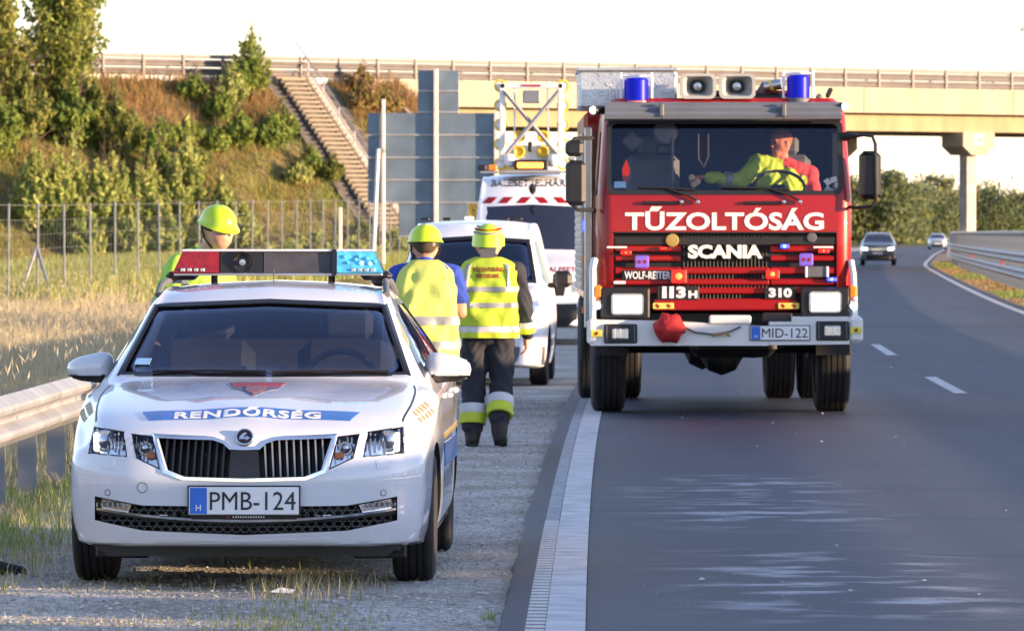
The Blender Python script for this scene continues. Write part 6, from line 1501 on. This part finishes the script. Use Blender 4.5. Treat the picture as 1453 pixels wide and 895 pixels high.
# oncoming cars on the carriageway
def far_car(name, label, loc, rz, paint, h, lit):
    t = thing(name, label, 'car', loc, rz)
    S = [0, .1, .3, .8, 1.2, 1.4, 2.0, 2.3, 2.8, 3.6, 4.1, 4.35]; k = h / 1.63
    tb = dict(zb=[.30, .26, .24, .24, .24, .24, .24, .24, .24, .26, .3, .4], zs=[z * k for z in (.80, .88, .94, 1.0, 1.04, 1.06, 1.08, 1.09, 1.1, 1.1, 1.08, .98)], ws=[.76, .79, .83, .86, .87, .87, .87, .87, .87, .87, .85, .8],
              wm=[.82, .85, .88, .90, .90, .90, .90, .90, .90, .90, .88, .84], zt=[z * k for z in (.90, .97, 1.02, 1.08, 1.10, 1.16, 1.46, 1.53, 1.57, 1.55, 1.4, 1.1)], wt=[.68, .72, .76, .79, .79, .76, .64, .61, .60, .6, .62, .7], zc=[z * k for z in (.94, 1.0, 1.06, 1.12, 1.14, 1.20, 1.52, 1.60, 1.63, 1.61, 1.45, 1.15)])
    b = bm_obj('body', vehicle(S, tb), M[paint], t, 40); sk = Skin(b.data)
    z0, z1 = 1.16 * k, 1.50 * k
    glaze(sk, [(-.70, z0), (0, z0), (.70, z0), (.58, z1), (0, z1 + .02), (-.58, z1)], 'windscreen', M['screen_navy'], t, y0=.9)
    for hw in ('side+', 'side-'): glaze(sk, [(1.75, 1.12 * k), (3.6, 1.14 * k), (3.4, 1.48 * k), (2.3, 1.48 * k)], 'side_window', M['plastic_gloss'], t, hw)
    for sx in (-1, 1):
        P = [(sx * .80, .90 * k), (sx * .50, .86 * k), (sx * .52, .74 * k), (sx * .80, .77 * k)]; glaze(sk, P if sx < 0 else P[::-1], 'headlight', M['glow_cold'] if lit else M['lamp_silver'], t, off=.01)
        for y in (.85, 3.5): wheel(t, (sx * .785, y, .335), .338, .21, 'alloy', side=sx)
        MB().box((sx * 1.0, 1.62, 1.08 * k), (.18, .12, .13), .04).build('wing_mirror', M[paint], t)
        MB().tube([(sx * .60, 2.0, 1.57 * k), (sx * .58, 2.4, 1.66 * k), (sx * .58, 3.4, 1.66 * k), (sx * .6, 3.7, 1.57 * k)], .02, n=6).build('roof_rail', M['alloy'], t)
    glaze(sk, [(-.48, .86 * k), (.48, .86 * k), (.46, .74 * k), (-.46, .74 * k)], 'grille', M['chrome'] if lit else M['plastic_black'], t); glaze(sk, [(-.80, .52), (.80, .52), (.78, .28), (-.78, .28)], 'bumper', M['plastic_black'], t, off=.02)
    pl = sk.front(0, .58)[0]; MB().box((0, pl.y - .02, .60 * k), (.5, .02, .11), .003).build('number_plate', M['plate_white'], t)
    return t
pm('paint_graphite', (.10, .115, .135), .35, .3, coat=.6); pm('paint_silver', (.42, .48, .55), .35, .3, coat=.6)
far_car('oncoming_car', 'dark grey off-road car with bright headlights driving on the far lane', (18.35, 297, .05), -.075, 'paint_graphite', 1.66, True)
far_car('oncoming_car', 'small silver-blue car far off at the end of the steel barrier', (41.3, 575, .05), -.085, 'paint_silver', 1.56, False)
# ------------------------------------------------------------------ people
pm('skin', (.45, .25, .17), .55, var=.08, vs=14); pm('skin_red', (.50, .17, .10), .55, var=.1, vs=14)
pm('cloth_navy', (.022, .024, .034), .9, var=.25, vs=9, bump=.5, bs=30); pm('boot', (.014, .013, .013), .55, var=.2); pm('cloth_blue', (.02, .05, .34), .85, var=.2, vs=8, bump=.4, bs=30)
pm('cloth_jean', (.05, .06, .09), .9, var=.2, vs=9, bump=.4, bs=30); pm('hivis', (.40, .52, .035), .75, var=.07, vs=6, bump=.25, bs=16, bdist=.02); pm('hivis_green', (.30, .56, .06), .75, var=.07, vs=6, bump=.5, bs=22, bdist=.02)
pm('hivis_pale', (.46, .53, .12), .75, var=.05, vs=5, bump=.25, bs=14, bdist=.02); pm('tape', (.26, .27, .28), .5, .2, var=.06); pm('tape_white', (.50, .51, .53), .5); pm('tape_lime', (.46, .54, .03), .6)
pm('helmet_lime', (.42, .60, .015), .35, var=.03, coat=.3); pm('cloth_red', (.55, .05, .05), .85, bump=.4, bs=30); pm('hair', (.05, .035, .022), .8); pm('vest_print', (.30, .05, .02), .7); pm('glove', (.03, .028, .03), .8); pm('eye', (.03, .025, .02), .3)
_ico = bmesh.new(); bmesh.ops.create_icosphere(_ico, subdivisions=2, radius=1); ICO = np.array([v.co[:] for v in _ico.verts]); _ico.free()
def capsule_mesh(caps):
    bm = bmesh.new()
    for c in caps:
        p0, r0, p1, r1 = c[:4]; vs = []
        for p, r in ((p0, r0), (p1, r1)):
            for q in ICO: vs.append(bm.verts.new(Vector(p) + Vector(q) * r))
        h = bmesh.ops.convex_hull(bm, input=vs); 
        dead = [g for g in h['geom_interior'] if isinstance(g, bmesh.types.BMVert)]
        bmesh.ops.delete(bm, geom=list(set(dead)), context='VERTS')
    return bm
def body_mesh(name, caps, mats, parent, voxel=.0105, crease=.006):
    o = bm_obj(name, capsule_mesh(caps), mats, None, 0)
    r = o.modifiers.new('r', 'REMESH'); r.mode = 'VOXEL'; r.voxel_size = voxel; r.use_smooth_shade = True
    s = o.modifiers.new('s', 'SMOOTH'); s.iterations = 5; s.factor = .5
    me = baked(o); o.modifiers.clear(); o.data = me
    me.materials.clear()
    for m in mats: me.materials.append(m)
    n = len(me.vertices); co = np.empty(n * 3); me.vertices.foreach_get('co', co); co = co.reshape(-1, 3)
    nr = np.empty(n * 3); me.vertices.foreach_get('normal', nr); nr = nr.reshape(-1, 3)
    def dist(P):
        D = []
        for c in caps:
            a = np.array(c[0], float); b = np.array(c[2], float); ab = b - a; L2 = max((ab ** 2).sum(), 1e-9)
            t = np.clip(((P - a) @ ab) / L2, 0, 1); D.append(np.linalg.norm(P - a - t[:, None] * ab, axis=1) - (c[1] + (c[3] - c[1]) * t))
        return np.array(D)
    nf = len(me.polygons); fc = np.empty(nf * 3); me.polygons.foreach_get('center', fc); fc = fc.reshape(-1, 3)
    mi = np.array([c[4] for c in caps])[dist(fc).argmin(0)]
    me.polygons.foreach_set('material_index', mi.astype(np.int32)); me.polygons.foreach_set('use_smooth', np.ones(nf, bool))
    # folds of cloth
    vm = np.array([c[5] if len(c) > 5 else 0.0 for c in caps])[dist(co).argmin(0)]
    f = np.sin(co[:, 2] * 62 + 5 * np.sin(co[:, 0] * 21 + co[:, 1] * 17)) * .6 + np.sin(co[:, 2] * 29 + co[:, 0] * 33 + 3 * np.sin(co[:, 1] * 19))
    co = co + nr * (f * vm)[:, None]; me.vertices.foreach_set('co', co.ravel()); me.update()
    o.parent = parent
    return o
def hand(w, d, up, mi, side=1, grip=.6, s=1.0):
    """palm, four unequal fingers with two bends and a thumb; w wrist, d pointing direction, up back of hand"""
    w = Vector(w); d = Vector(d).normalized(); up = Vector(up); up = (up - d * up.dot(d)).normalized(); sd = d.cross(up) * side
    C_ = [(w, .026 * s, w + d * .045 * s, .027 * s, mi), (w + d * .04 * s - sd * .022 * s, .017 * s, w + d * .085 * s - sd * .026 * s, .014 * s, mi), (w + d * .04 * s + sd * .022 * s, .017 * s, w + d * .085 * s + sd * .028 * s, .014 * s, mi), (w + d * .05 * s, .018 * s, w + d * .09 * s, .016 * s, mi)]
    for k, (o, l) in enumerate(((-.030, .85), (-.010, 1.0), (.010, .95), (.030, .75))):
        a = w + d * .085 * s + sd * o * s; v1 = (d * math.cos(grip) - up * math.sin(grip)); v2 = (d * math.cos(grip * 2.1) - up * math.sin(grip * 2.1))
        b = a + v1 * .042 * l * s; c = b + v2 * .038 * l * s; C_ += [(a, .0095 * s, b, .009 * s, mi), (b, .009 * s, c, .0075 * s, mi)]
    a = w + d * .02 * s - sd * .03 * s; b = a + (d * .7 - sd * .6 - up * .3).normalized() * .04 * s; C_ += [(a, .013 * s, b, .011 * s, mi), (b, .011 * s, b + (d * .9 - up * .4).normalized() * .03 * s, .009 * s, mi)]
    return C_
def face(h, fwd, right, mi, eye, r=1.0):
    """features of a head centred at h looking along fwd"""
    h = Vector(h); f = Vector(fwd).normalized(); x = Vector(right).normalized(); u = x.cross(f)
    if u.z < 0: u = -u
    c = [(h + f * .085 * r + u * .012, .012, h + f * .108 * r - u * .022, .014, mi), (h + f * .05 * r - u * .075, .05, h + f * .055 * r - u * .09, .04, mi), (h + f * .082 * r + u * .035 - x * .03, .014, h + f * .082 * r + u * .035 + x * .03, .014, mi), (h + f * .088 * r - u * .055 - x * .02, .010, h + f * .088 * r - u * .055 + x * .02, .010, mi + 0)]
    for s in (-1, 1):
        c += [(h + x * s * .095 + u * .01, .016, h + x * s * .098 - u * .03, .012, mi), (h + f * .084 * r + x * s * .034 + u * .012, .0125, h + f * .085 * r + x * s * .036 + u * .012, .0125, eye)]
    return c
class Vest:
    """garment shell round the torso: rows (z, half width, half depth, y offset)"""
    def __init__(s, rows, org=(0, 0, 0), lean=None):
        r = np.array(rows, float); s.f = [pchip(r[:, 0], r[:, k]) for k in (1, 2, 3)]; s.z0, s.z1 = r[0, 0], r[-1, 0]; s.lean = lean or Matrix.Identity(3); s.org = Vector(org)
    def P(s, t, z, off=0.0):
        a, b, y = (g(z) for g in s.f); c, q = math.sin(t), -math.cos(t); e = .72
        wr = .010 * math.sin(t * 5 + z * 9) + .007 * math.sin(t * 11 - z * 17) + .006 * math.sin(z * 34 + 4 * math.sin(t * 3)) + .005 * math.sin(t * 17 + 2 * math.sin(z * 13))
        fade = min(1, max(0, (s.z1 - z) / .12))
        a += off + wr * fade; b += off + wr * fade
        p = Vector((math.copysign(abs(c) ** e, c) * a, math.copysign(abs(q) ** e, q) * b + y, z))
        return s.lean @ (p - s.org) + s.org
    def piece(s, t0, t1, za, zb, off, name, mat, parent, nt=48, nz=30, zfun=None, thick=.008):
        mb = MB(); V = []; full = abs(t1 - t0) > 6.28
        for j in range(nz + 1):
            for i in range(nt + 1):
                t = t0 + (t1 - t0) * i / nt; z = za + (zb - za) * j / nz
                if zfun: z = zfun(t, z)
                V.append(s.P(t, z, off))
        n = nt + 1; k = len(V)
        for j in range(nz + 1):
            for i in range(nt + 1):
                t = t0 + (t1 - t0) * i / nt; z = za + (zb - za) * j / nz
                if zfun: z = zfun(t, z)
                V.append(s.P(t, z, off - thick))
        F = [(j * n + i, j * n + i + 1, (j + 1) * n + i + 1, (j + 1) * n + i) for j in range(nz) for i in range(nt)]
        F += [tuple(q + k for q in f[::-1]) for f in F]
        for i in range(nt): F += [(i, i + 1, k + i + 1, k + i), (nz * n + i, nz * n + i + 1, k + nz * n + i + 1, k + nz * n + i)]
        if not full:
            for j in range(nz): F += [(j * n, (j + 1) * n, k + (j + 1) * n, k + j * n), (j * n + nt, (j + 1) * n + nt, k + (j + 1) * n + nt, k + j * n + nt)]
        return mb.add(V, F).build(name, mat, parent, 60)
    def text(s, txt, z, w, h, name, mat, parent, off=.008, bold=.03):
        a = s.f[0](z)
        def fn(x, y):
            t = math.asin(max(-1, min(1, (abs(x) / a) ** (1 / .72)))) * (1 if x > 0 else -1)
            return s.P(t, z + y, off), s.lean @ Vector((0, -1, 0))
        return text_part(name, txt, fn, mat, parent, height=h, width=w, bold=bold, thick=.003)
def ring(parent, p0, p1, t0, t1, r, name, mat, n=18):
    p0 = Vector(p0); p1 = Vector(p1); a = p0.lerp(p1, t0); b = p0.lerp(p1, t1); d = (b - a)
    l = d.length; return MB().lathe([(r - .02, 0), (r, .0), (r + .003, l * .5), (r, l), (r - .02, l)], a, d, n, cap=False).build(name, mat, parent, 50)
def helmet(parent, c, fwd, kind='hard', tilt=0.0, sc=1.0):
    f = Vector(fwd).normalized(); x = f.cross(Vector((0, 0, 1))).normalized(); u = x.cross(f)
    h = bpy.data.objects.new('helmet', None); C.objects.link(h); h.parent = parent
    Mx = Matrix((x, f, u)).transposed(); h.matrix_local = Matrix.Translation(Vector(c)) @ Mx.to_4x4()
    mb = MB(); V = []; n = 30; rows = []
    for k in range(9):
        a = k / 8 * math.pi / 2; rows.append((math.cos(a), math.sin(a)))
    W, Ln, H = .128 * sc, .152 * sc, .125 * sc
    for j, (cr, sz) in enumerate(rows):
        for i in range(n):
            t = 2 * math.pi * i / n; rdg = 1 + (.03 * math.exp(-((math.cos(t)) / .18) ** 2) * sz if kind == 'hard' else 0)
            V.append((W * cr * math.cos(t), Ln * cr * math.sin(t), H * sz * rdg))
    low = []
    for i in range(n):
        t = 2 * math.pi * i / n; s_ = math.sin(t)
        if kind == 'hard': e = .018 + .035 * max(0, s_) ** 3; dz = -.020 - .012 * max(0, s_)
        else: e = .004 + .02 * max(0, s_) ** 3; dz = -.05 - .045 * max(0, -s_)
        low.append(((W + e * .8) * math.cos(t), (Ln + e) * s_, dz))
    V = low + V; low2 = [(x_ * .93, y_ * .93, z_) for x_, y_, z_ in low]
    F = [(j * n + i, j * n + (i + 1) % n, (j + 1) * n + (i + 1) % n, (j + 1) * n + i) for j in range(9) for i in range(n)]
    k0 = len(V); V += low2; F += [(i, (i + 1) % n, k0 + (i + 1) % n, k0 + i) for i in range(n)]
    mb.add(V, F).build('shell', M['helmet_lime'], h, 50)
    if kind == 'hard':
        MB().lathe([(.100, 0), (.112, 0), (.114, .035), (.10, .035)], (0, 0, -.05), (0, 0, 1), 24, cap=False).build('head_band', M['plastic_black'], h)
        for s in (-1, 1): MB().tube([(s * .112, -.03, -.04), (s * .105, .02, -.11), (s * .06, .06, -.17)], .007, n=5).build('chin_strap', M['plastic_black'], h)
    else:
        for z0, mt in ((.035, 'tape'), (.062, 'paint_red'), (.085, 'tape')):
            cr = math.sqrt(1 - (z0 / H) ** 2); P = [((W * cr + .004) * math.cos(t), (Ln * cr + .004) * math.sin(t), z0 + .02 * math.cos(2 * t)) for t in np.linspace(math.pi + .5, 2 * math.pi - .5, 15)]
            MB().tube(P, .009, n=6).build('helmet_stripe', M[mt], h)
        MB().add([(s * .07 * (1 - .2 * q), -.11 - .02 * q, -.06 - .11 * q) for q in (0, 1) for s in (-1, -.5, 0, .5, 1)], [(i, i + 1, i + 6, i + 5) for i in range(4)]).build('neck_guard', M['plastic_grey'], h)
    return h

# --- firefighter walking away along the shoulder
ff = thing('person', 'firefighter in dark suit, lime vest and lime helmet walking away along the shoulder', 'person', (-.19, 46.9, .008), -.03)
N_, B_, S_, G_ = 0, 1, 2, 3
caps = [((-.10, 0, .92), .115, (-.115, .05, .50), .098, N_, .005), ((-.115, .05, .50), .098, (-.12, -.02, .17), .088, N_, .006), ((-.12, -.03, .10), .07, (-.12, -.03, .20), .076, B_), ((-.12, -.05, .058), .060, (-.135, .14, .052), .056, B_),
        ((.10, 0, .92), .115, (.105, .07, .53), .098, N_, .005), ((.105, .07, .53), .098, (.095, -.10, .23), .088, N_, .006), ((.095, -.11, .20), .072, (.095, -.12, .12), .068, B_), ((.095, -.13, .085), .058, (.105, .05, .052), .055, B_),
        ((-.09, 0, .93), .14, (.09, 0, .93), .14, N_, .004), ((-.09, .0, 1.0), .145, (-.10, .03, 1.34), .14, N_), ((.09, .0, 1.0), .145, (.10, .03, 1.34), .14, N_), ((-.17, .03, 1.39), .085, (.17, .03, 1.39), .085, N_), ((0, .03, 1.42), .09, (0, .05, 1.47), .085, N_),
        ((0, .05, 1.45), .065, (0, .09, 1.56), .062, S_), ((0, .09, 1.58), .098, (0, .10, 1.64), .10, S_),
        ((.215, .03, 1.385), .082, (.285, .02, 1.12), .070, N_, .006), ((.285, .02, 1.12), .070, (.30, .07, .90), .058, N_, .006), ((-.215, .03, 1.385), .082, (-.275, .07, 1.13), .070, N_, .006), ((-.275, .07, 1.13), .070, (-.17, .27, 1.02), .058, N_, .006)]
caps += hand((.302, .075, .87), (.02, .12, -1), (1, 0, 0), G_, 1, .5, 1.05) + hand((-.15, .30, 1.01), (.6, .7, -.2), (0, 0, 1), G_, 1, .6)
caps += face((0, .10, 1.60), (0, 1, -.25), (1, 0, 0), S_, B_)
body_mesh('body', caps, [M['cloth_navy'], M['boot'], M['skin'], M['skin']], ff)
vst = Vest([(.86, .235, .185, .0), (1.0, .238, .185, .0), (1.15, .240, .185, .01), (1.30, .243, .178, .02), (1.40, .232, .150, .03), (1.455, .195, .115, .035), (1.50, .10, .085, .04)])
vst.piece(-math.pi, math.pi, .955, 1.50, .004, 'vest', M['hivis'], ff)
vst.piece(-math.pi, math.pi, .86, .905, .004, 'jacket_stripe', M['tape_lime'], ff, nz=4); vst.piece(-math.pi, math.pi, .906, .952, .005, 'jacket_stripe', M['tape_white'], ff, nz=4)
vst.piece(-math.pi, math.pi, 1.225, 1.265, .011, 'reflective_band', M['tape'], ff, nz=4); vst.piece(-math.pi, math.pi, 1.10, 1.138, .011, 'reflective_band', M['tape'], ff, nz=4)
for s in (-1, 1): vst.piece(s * .62 - .11, s * .62 + .11, 1.266, 1.445, .011, 'reflective_strap', M['tape'], ff, nt=6, nz=10)
vst.text('TŰZOLTÓSÁG', 1.385, .25, .042, 'vest_lettering', M['vest_print'], ff); vst.text('RÉPCELAK', 1.335, .20, .040, 'vest_lettering', M['vest_print'], ff)
ring(ff, (.285, .02, 1.12), (.30, .07, .90), .60, .80, .073, 'cuff_band', M['tape_white']); ring(ff, (.285, .02, 1.12), (.30, .07, .90), .80, 1.0, .072, 'cuff_band', M['tape_lime'])
ring(ff, (-.115, .05, .50), (-.12, -.02, .17), .52, .74, .108, 'trouser_band', M['tape_white']); ring(ff, (-.115, .05, .50), (-.12, -.02, .17), .74, .98, .106, 'trouser_band', M['tape_lime'])
ring(ff, (.105, .07, .53), (.095, -.12, .24), .52, .74, .108, 'trouser_band', M['tape_white']); ring(ff, (.105, .07, .53), (.095, -.12, .24), .74, .98, .106, 'trouser_band', M['tape_lime'])
for (x_, y_, z_, a_) in ((-.128, .045, .016, 0), (.10, -.04, .035, R(-13))): MB().box((x_, y_, z_), (.105, .30, .03), .01, Matrix.Rotation(a_, 3, 'X')).build('boot_sole', M['boot'], ff)
helmet(ff, (0, .095, 1.64), (0, 1, -.18), 'fire')

# --- road worker in a sleeveless vest over a blue shirt
wk = thing('person', 'road worker seen from behind in blue shirt, pale yellow vest and lime hard hat', 'person', (-.66, 45.2, .008), .05)
Bl, Sk, Je, Bo, Ha = 0, 1, 2, 3, 4
caps = [((-.10, 0, .90), .115, (-.11, .02, .48), .085, Je, .004), ((-.11, .02, .48), .085, (-.115, -.02, .12), .065, Je, .004), ((-.115, -.03, .06), .055, (-.125, .14, .045), .045, Bo), ((.10, 0, .90), .115, (.11, .02, .48), .085, Je, .004), ((.11, .02, .48), .085, (.115, -.02, .12), .065, Je, .004), ((.115, -.03, .06), .055, (.125, .14, .045), .045, Bo),
        ((-.08, 0, .95), .14, (.08, 0, .95), .14, Je), ((-.09, 0, 1.0), .14, (-.09, .02, 1.34), .14, Bl), ((.09, 0, 1.0), .14, (.09, .02, 1.34), .14, Bl), ((-.18, .02, 1.38), .08, (.18, .02, 1.38), .08, Bl), ((0, .02, 1.40), .085, (0, .03, 1.45), .075, Bl),
        ((0, .03, 1.43), .064, (0, .05, 1.54), .062, Sk), ((0, .06, 1.57), .098, (0, .065, 1.645), .10, Sk), ((0, .03, 1.60), .092, (0, .04, 1.64), .095, Ha),
        ((.21, .02, 1.375), .078, (.265, .03, 1.20), .068, Bl, .004), ((.255, .03, 1.23), .055, (.275, .05, 1.08), .047, Sk), ((.275, .05, 1.08), .047, (.20, .28, 1.06), .036, Sk), ((-.21, .02, 1.375), .078, (-.295, .03, 1.17), .068, Bl, .004), ((-.28, .03, 1.20), .053, (-.30, .05, 1.08), .047, Sk), ((-.30, .05, 1.08), .047, (-.20, .28, 1.08), .036, Sk)]
caps += hand((.19, .29, 1.06), (-.3, 1, .05), (0, 0, 1), Sk, 1, .6) + hand((-.19, .29, 1.08), (.3, 1, .05), (0, 0, 1), Sk, -1, .6) + face((0, .065, 1.59), (0, 1, -.1), (1, 0, 0), Sk, Bo)
body_mesh('body', caps, [M['cloth_blue'], M['skin'], M['cloth_jean'], M['boot'], M['hair']], wk)
v2 = Vest([(.72, .245, .20, .0), (.9, .243, .20, .0), (1.05, .240, .195, .0), (1.2, .240, .19, .01), (1.32, .232, .175, .015), (1.40, .205, .145, .02), (1.45, .15, .105, .025), (1.485, .095, .08, .03)])
v2.piece(-math.pi, math.pi, .72, 1.485, .004, 'vest', M['hivis_pale'], wk); v2.piece(-math.pi, math.pi, .99, 1.055, .011, 'reflective_band', M['tape'], wk, nz=4); v2.piece(-math.pi, math.pi, .80, .865, .011, 'reflective_band', M['tape'], wk, nz=4)
helmet(wk, (0, .06, 1.635), (0, 1, -.05), 'hard')

# --- helmeted man bending over behind the police car
bn_ = thing('person', 'man in green vest and lime hard hat bending down behind the police car light bar', 'person', (-2.26, 41.0, .008), R(-132))
bn_.scale = (1.025, 1.025, 1.025)
L35 = Matrix.Rotation(R(-15), 3, 'X'); og = Vector((0, 0, .98))
def ln(p): return tuple(L35 @ (Vector(p) - og) + og)
caps = [((-.10, 0, .92), .115, (-.11, .04, .49), .085, Je, .004), ((-.11, .04, .49), .085, (-.115, 0, .12), .065, Je, .004), ((-.115, -.01, .06), .055, (-.125, .16, .045), .045, Bo), ((.10, 0, .92), .115, (.11, .04, .49), .085, Je, .004), ((.11, .04, .49), .085, (.115, 0, .12), .065, Je, .004), ((.115, -.01, .06), .055, (.125, .16, .045), .045, Bo), ((-.08, 0, .97), .14, (.08, 0, .97), .14, Je),
        (ln((-.09, 0, 1.04)), .14, ln((-.10, .02, 1.40)), .14, Bl), (ln((.09, 0, 1.04)), .14, ln((.10, .02, 1.40)), .14, Bl), (ln((-.19, .02, 1.46)), .082, ln((.19, .02, 1.46)), .082, Bl), (ln((0, .02, 1.5)), .08, ln((0, .05, 1.55)), .07, Bl), (ln((0, .04, 1.53)), .064, ln((0, .10, 1.64)), .062, Sk)]
hd = Vector(ln((0, .13, 1.72))); fw = Vector((.35, .9, -.30)).normalized()
caps += [(hd - fw * .02, .10, hd + Vector((0, .01, .05)), .10, Sk), (hd + fw * .02 + Vector((0, 0, -.03)), .088, hd + fw * .03 + Vector((0, 0, -.05)), .07, Sk)] + face(hd, fw, (.8, -.6, 0), Sk, Bo)
caps += [(ln((.22, .02, 1.45)), .078, ln((.29, .06, 1.20)), .065, Bl, .004), (ln((.29, .06, 1.2)), .055, ln((.16, .32, 1.10)), .038, Sk), (ln((-.22, .02, 1.45)), .078, ln((-.29, .06, 1.20)), .065, Bl, .004), (ln((-.29, .06, 1.2)), .055, ln((-.14, .32, 1.10)), .038, Sk)]
caps += hand(ln((.15, .34, 1.09)), (-.4, 1, -.2), (0, 0, 1), Sk, 1, .7) + hand(ln((-.13, .34, 1.09)), (.4, 1, -.2), (0, 0, 1), Sk, -1, .7)
body_mesh('body', caps, [M['hivis_green'], M['skin'], M['cloth_navy'], M['boot'], M['hair']], bn_)
v3 = Vest([(.86, .245, .195, .0), (1.05, .243, .195, .0), (1.25, .245, .19, .01), (1.38, .245, .182, .015), (1.46, .22, .15, .02), (1.52, .165, .11, .03), (1.56, .095, .085, .04)], org=og, lean=L35)
v3.piece(-math.pi, math.pi, .86, 1.56, .004, 'vest', M['hivis_green'], bn_); v3.piece(-math.pi, math.pi, 1.12, 1.18, .011, 'reflective_band', M['tape'], bn_, nz=4)
helmet(bn_, hd + Vector((-.01, -.015, .062)), (.2, .92, -.26), 'hard', sc=.93)

# --- firefighter in the driver's seat, leaning across the cab (facing the windscreen, towards the camera)
dv = thing('person', 'firefighter in yellow jacket leaning across behind the fire engine windscreen', 'person', (TX + .62, TY + .98, .046 + 1.74), math.pi)
Y_, Sk2, Rd, Bo2 = 0, 1, 2, 3
caps = [((-.09, 0, .02), .15, (.09, 0, .02), .15, Bo2), ((-.10, .05, 0), .10, (-.12, .42, .02), .08, Bo2), ((.10, .05, 0), .10, (.12, .42, .02), .08, Bo2), ((-.12, .42, .0), .075, (-.12, .5, -.30), .06, Bo2), ((.12, .42, .0), .075, (.12, .5, -.30), .06, Bo2),
        ((-.05, .0, .1), .15, (.02, .05, .40), .15, Y_, .006), ((.09, 0, .1), .15, (.17, .07, .42), .15, Y_, .006), ((.03, .05, .50), .09, (.28, .09, .54), .105, Y_, .005), ((-.12, .05, .46), .10, (.02, .06, .52), .09, Rd, .004), ((-.10, .02, .16), .10, (-.10, .06, .40), .10, Y_, .006),
        ((.06, .05, .56), .065, (.07, .07, .66), .06, Sk2), ((.08, .08, .72), .095, (.08, .07, .77), .095, Sk2), ((.29, .10, .53), .095, (.46, .20, .38), .075, Y_, .006), ((.46, .20, .38), .075, (.74, .28, .42), .055, Y_, .006),
        ((-.19, .05, .46), .085, (-.24, .12, .22), .07, Rd, .004), ((-.24, .12, .22), .055, (-.08, .30, .22), .04, Sk2)]
caps += hand((.79, .29, .42), (1, .1, 0), (0, 0, 1), Sk2, 1, .5) + hand((-.06, .32, .22), (.3, 1, .1), (0, 0, 1), Sk2, -1, .8) + face((.08, .08, .735), (.75, .6, -.1), (.6, -.75, 0), Sk2, Bo2)
body_mesh('body', caps, [M['hivis'], M['skin_red'], M['cloth_red'], M['cloth_navy']], dv)
for p0, p1, t0, t1, r in (((.09, 0, .1), (.17, .07, .42), .45, .62, .166), ((.46, .20, .38), (.74, .28, .42), .3, .5, .078)): ring(dv, p0, p1, t0, t1, r, 'reflective_band', M['tape'])
MB().lathe([(.092, -.05), (.103, .0), (.102, .04), (.085, .08), (.045, .105), (0, .112)], (.07, .052, .765), (-.15, -.1, 1), 20).build('hair', pm('hair_ginger', (.30, .10, .04), .7), dv)

# ------------------------------------------------------------------ small things on the ground
pp = MB(); pp.add([(-.055, -.03, .012), (.05, -.04, .006), (.07, .02, .02), (-.02, .05, .012), (0, 0, .032)], [(0, 1, 4), (1, 2, 4), (2, 3, 4), (3, 0, 4), (3, 2, 1, 0)])
o = pp.build('paper_scrap', M['white_paint'], None, 0, (-1.085, 28.35 - .6, .006)); tag(o, 'crumpled white paper scrap on the gravel in front of the police car', 'litter')
sh = MB(); V = []; n = 14
for k, (y, w, hgt) in enumerate([(-.14, .02, .05), (-.12, .036, .075), (-.05, .038, .085), (.02, .042, .07), (.08, .047, .055), (.125, .035, .045), (.145, .01, .03)]):
    for i in range(n):
        t = 2 * math.pi * i / n; V.append((w * math.cos(t), y, max(0.0, hgt / 2 + hgt / 2 * math.sin(t) * 1.05)))
sh.add(V, [(k * n + i, k * n + (i + 1) % n, (k + 1) * n + (i + 1) % n, (k + 1) * n + i) for k in range(6) for i in range(n)] + [tuple(range(n)), tuple(range(6 * n, 7 * n))])
o = sh.build('shoe', M['boot'], None, 50, (-2.55, 29.3, .004)); o.rotation_euler = (0, 0, R(-75)); tag(o, 'black shoe tip at the left edge of the gravel', 'shoe')
# lattice pylon with crossarms, mostly outside the right edge
py_ = thing('power_pylon', 'steel lattice power pylon whose crossarm tips enter at the upper right', 'pylon', (48.6, 520, 0))
pm('pylon_steel', (.30, .38, .38), .6, .3)
for sx in (-1, 1):
    for sy in (-1, 1): MB().tube([(sx * 2.2, sy * 2.2, 0), (sx * .7, sy * .7, 14), (sx * .35, sy * .35, 26)], .12, n=5).build('leg', M['pylon_steel'], py_)
for k in range(9):
    z0, z1 = k * 2.6, k * 2.6 + 2.6; w = lambda z: float(np.interp(z, [0, 14, 26], [2.2, .7, .35]))
    MB().tube([(-w(z0), -w(z0), z0), (w(z1), -w(z1), z1)], .06, n=4).build('brace', M['pylon_steel'], py_); MB().tube([(w(z0), -w(z0), z0), (-w(z1), -w(z1), z1)], .06, n=4).build('brace', M['pylon_steel'], py_)
for z, l in ((16.6, 3.6), (19.9, 4.0)):
    for sx in (-1, 1):
        MB().tube([(sx * .4, 0, z), (sx * l, 0, z - .5)], .10, n=5).build('crossarm', M['pylon_steel'], py_); MB().tube([(sx * .4, 0, z + 1.3), (sx * l * .75, 0, z + .35), (sx * l, 0, z - .5)], .10, n=5).build('crossarm', M['pylon_steel'], py_)
for z, l in ((16.0, 3.6), (19.3, 4.0)):
    MB().tube([(-l, 0, z), (-20, 120, z - 6), (-38, 240, z - 8)], .028, n=4).build('cable', M['wire'], py_)
    MB().tube([(-l, 0, z), (-16, -60, z - 7.5), (-34, -130, z - 9)], .02, n=4).build('cable', M['wire'], py_)
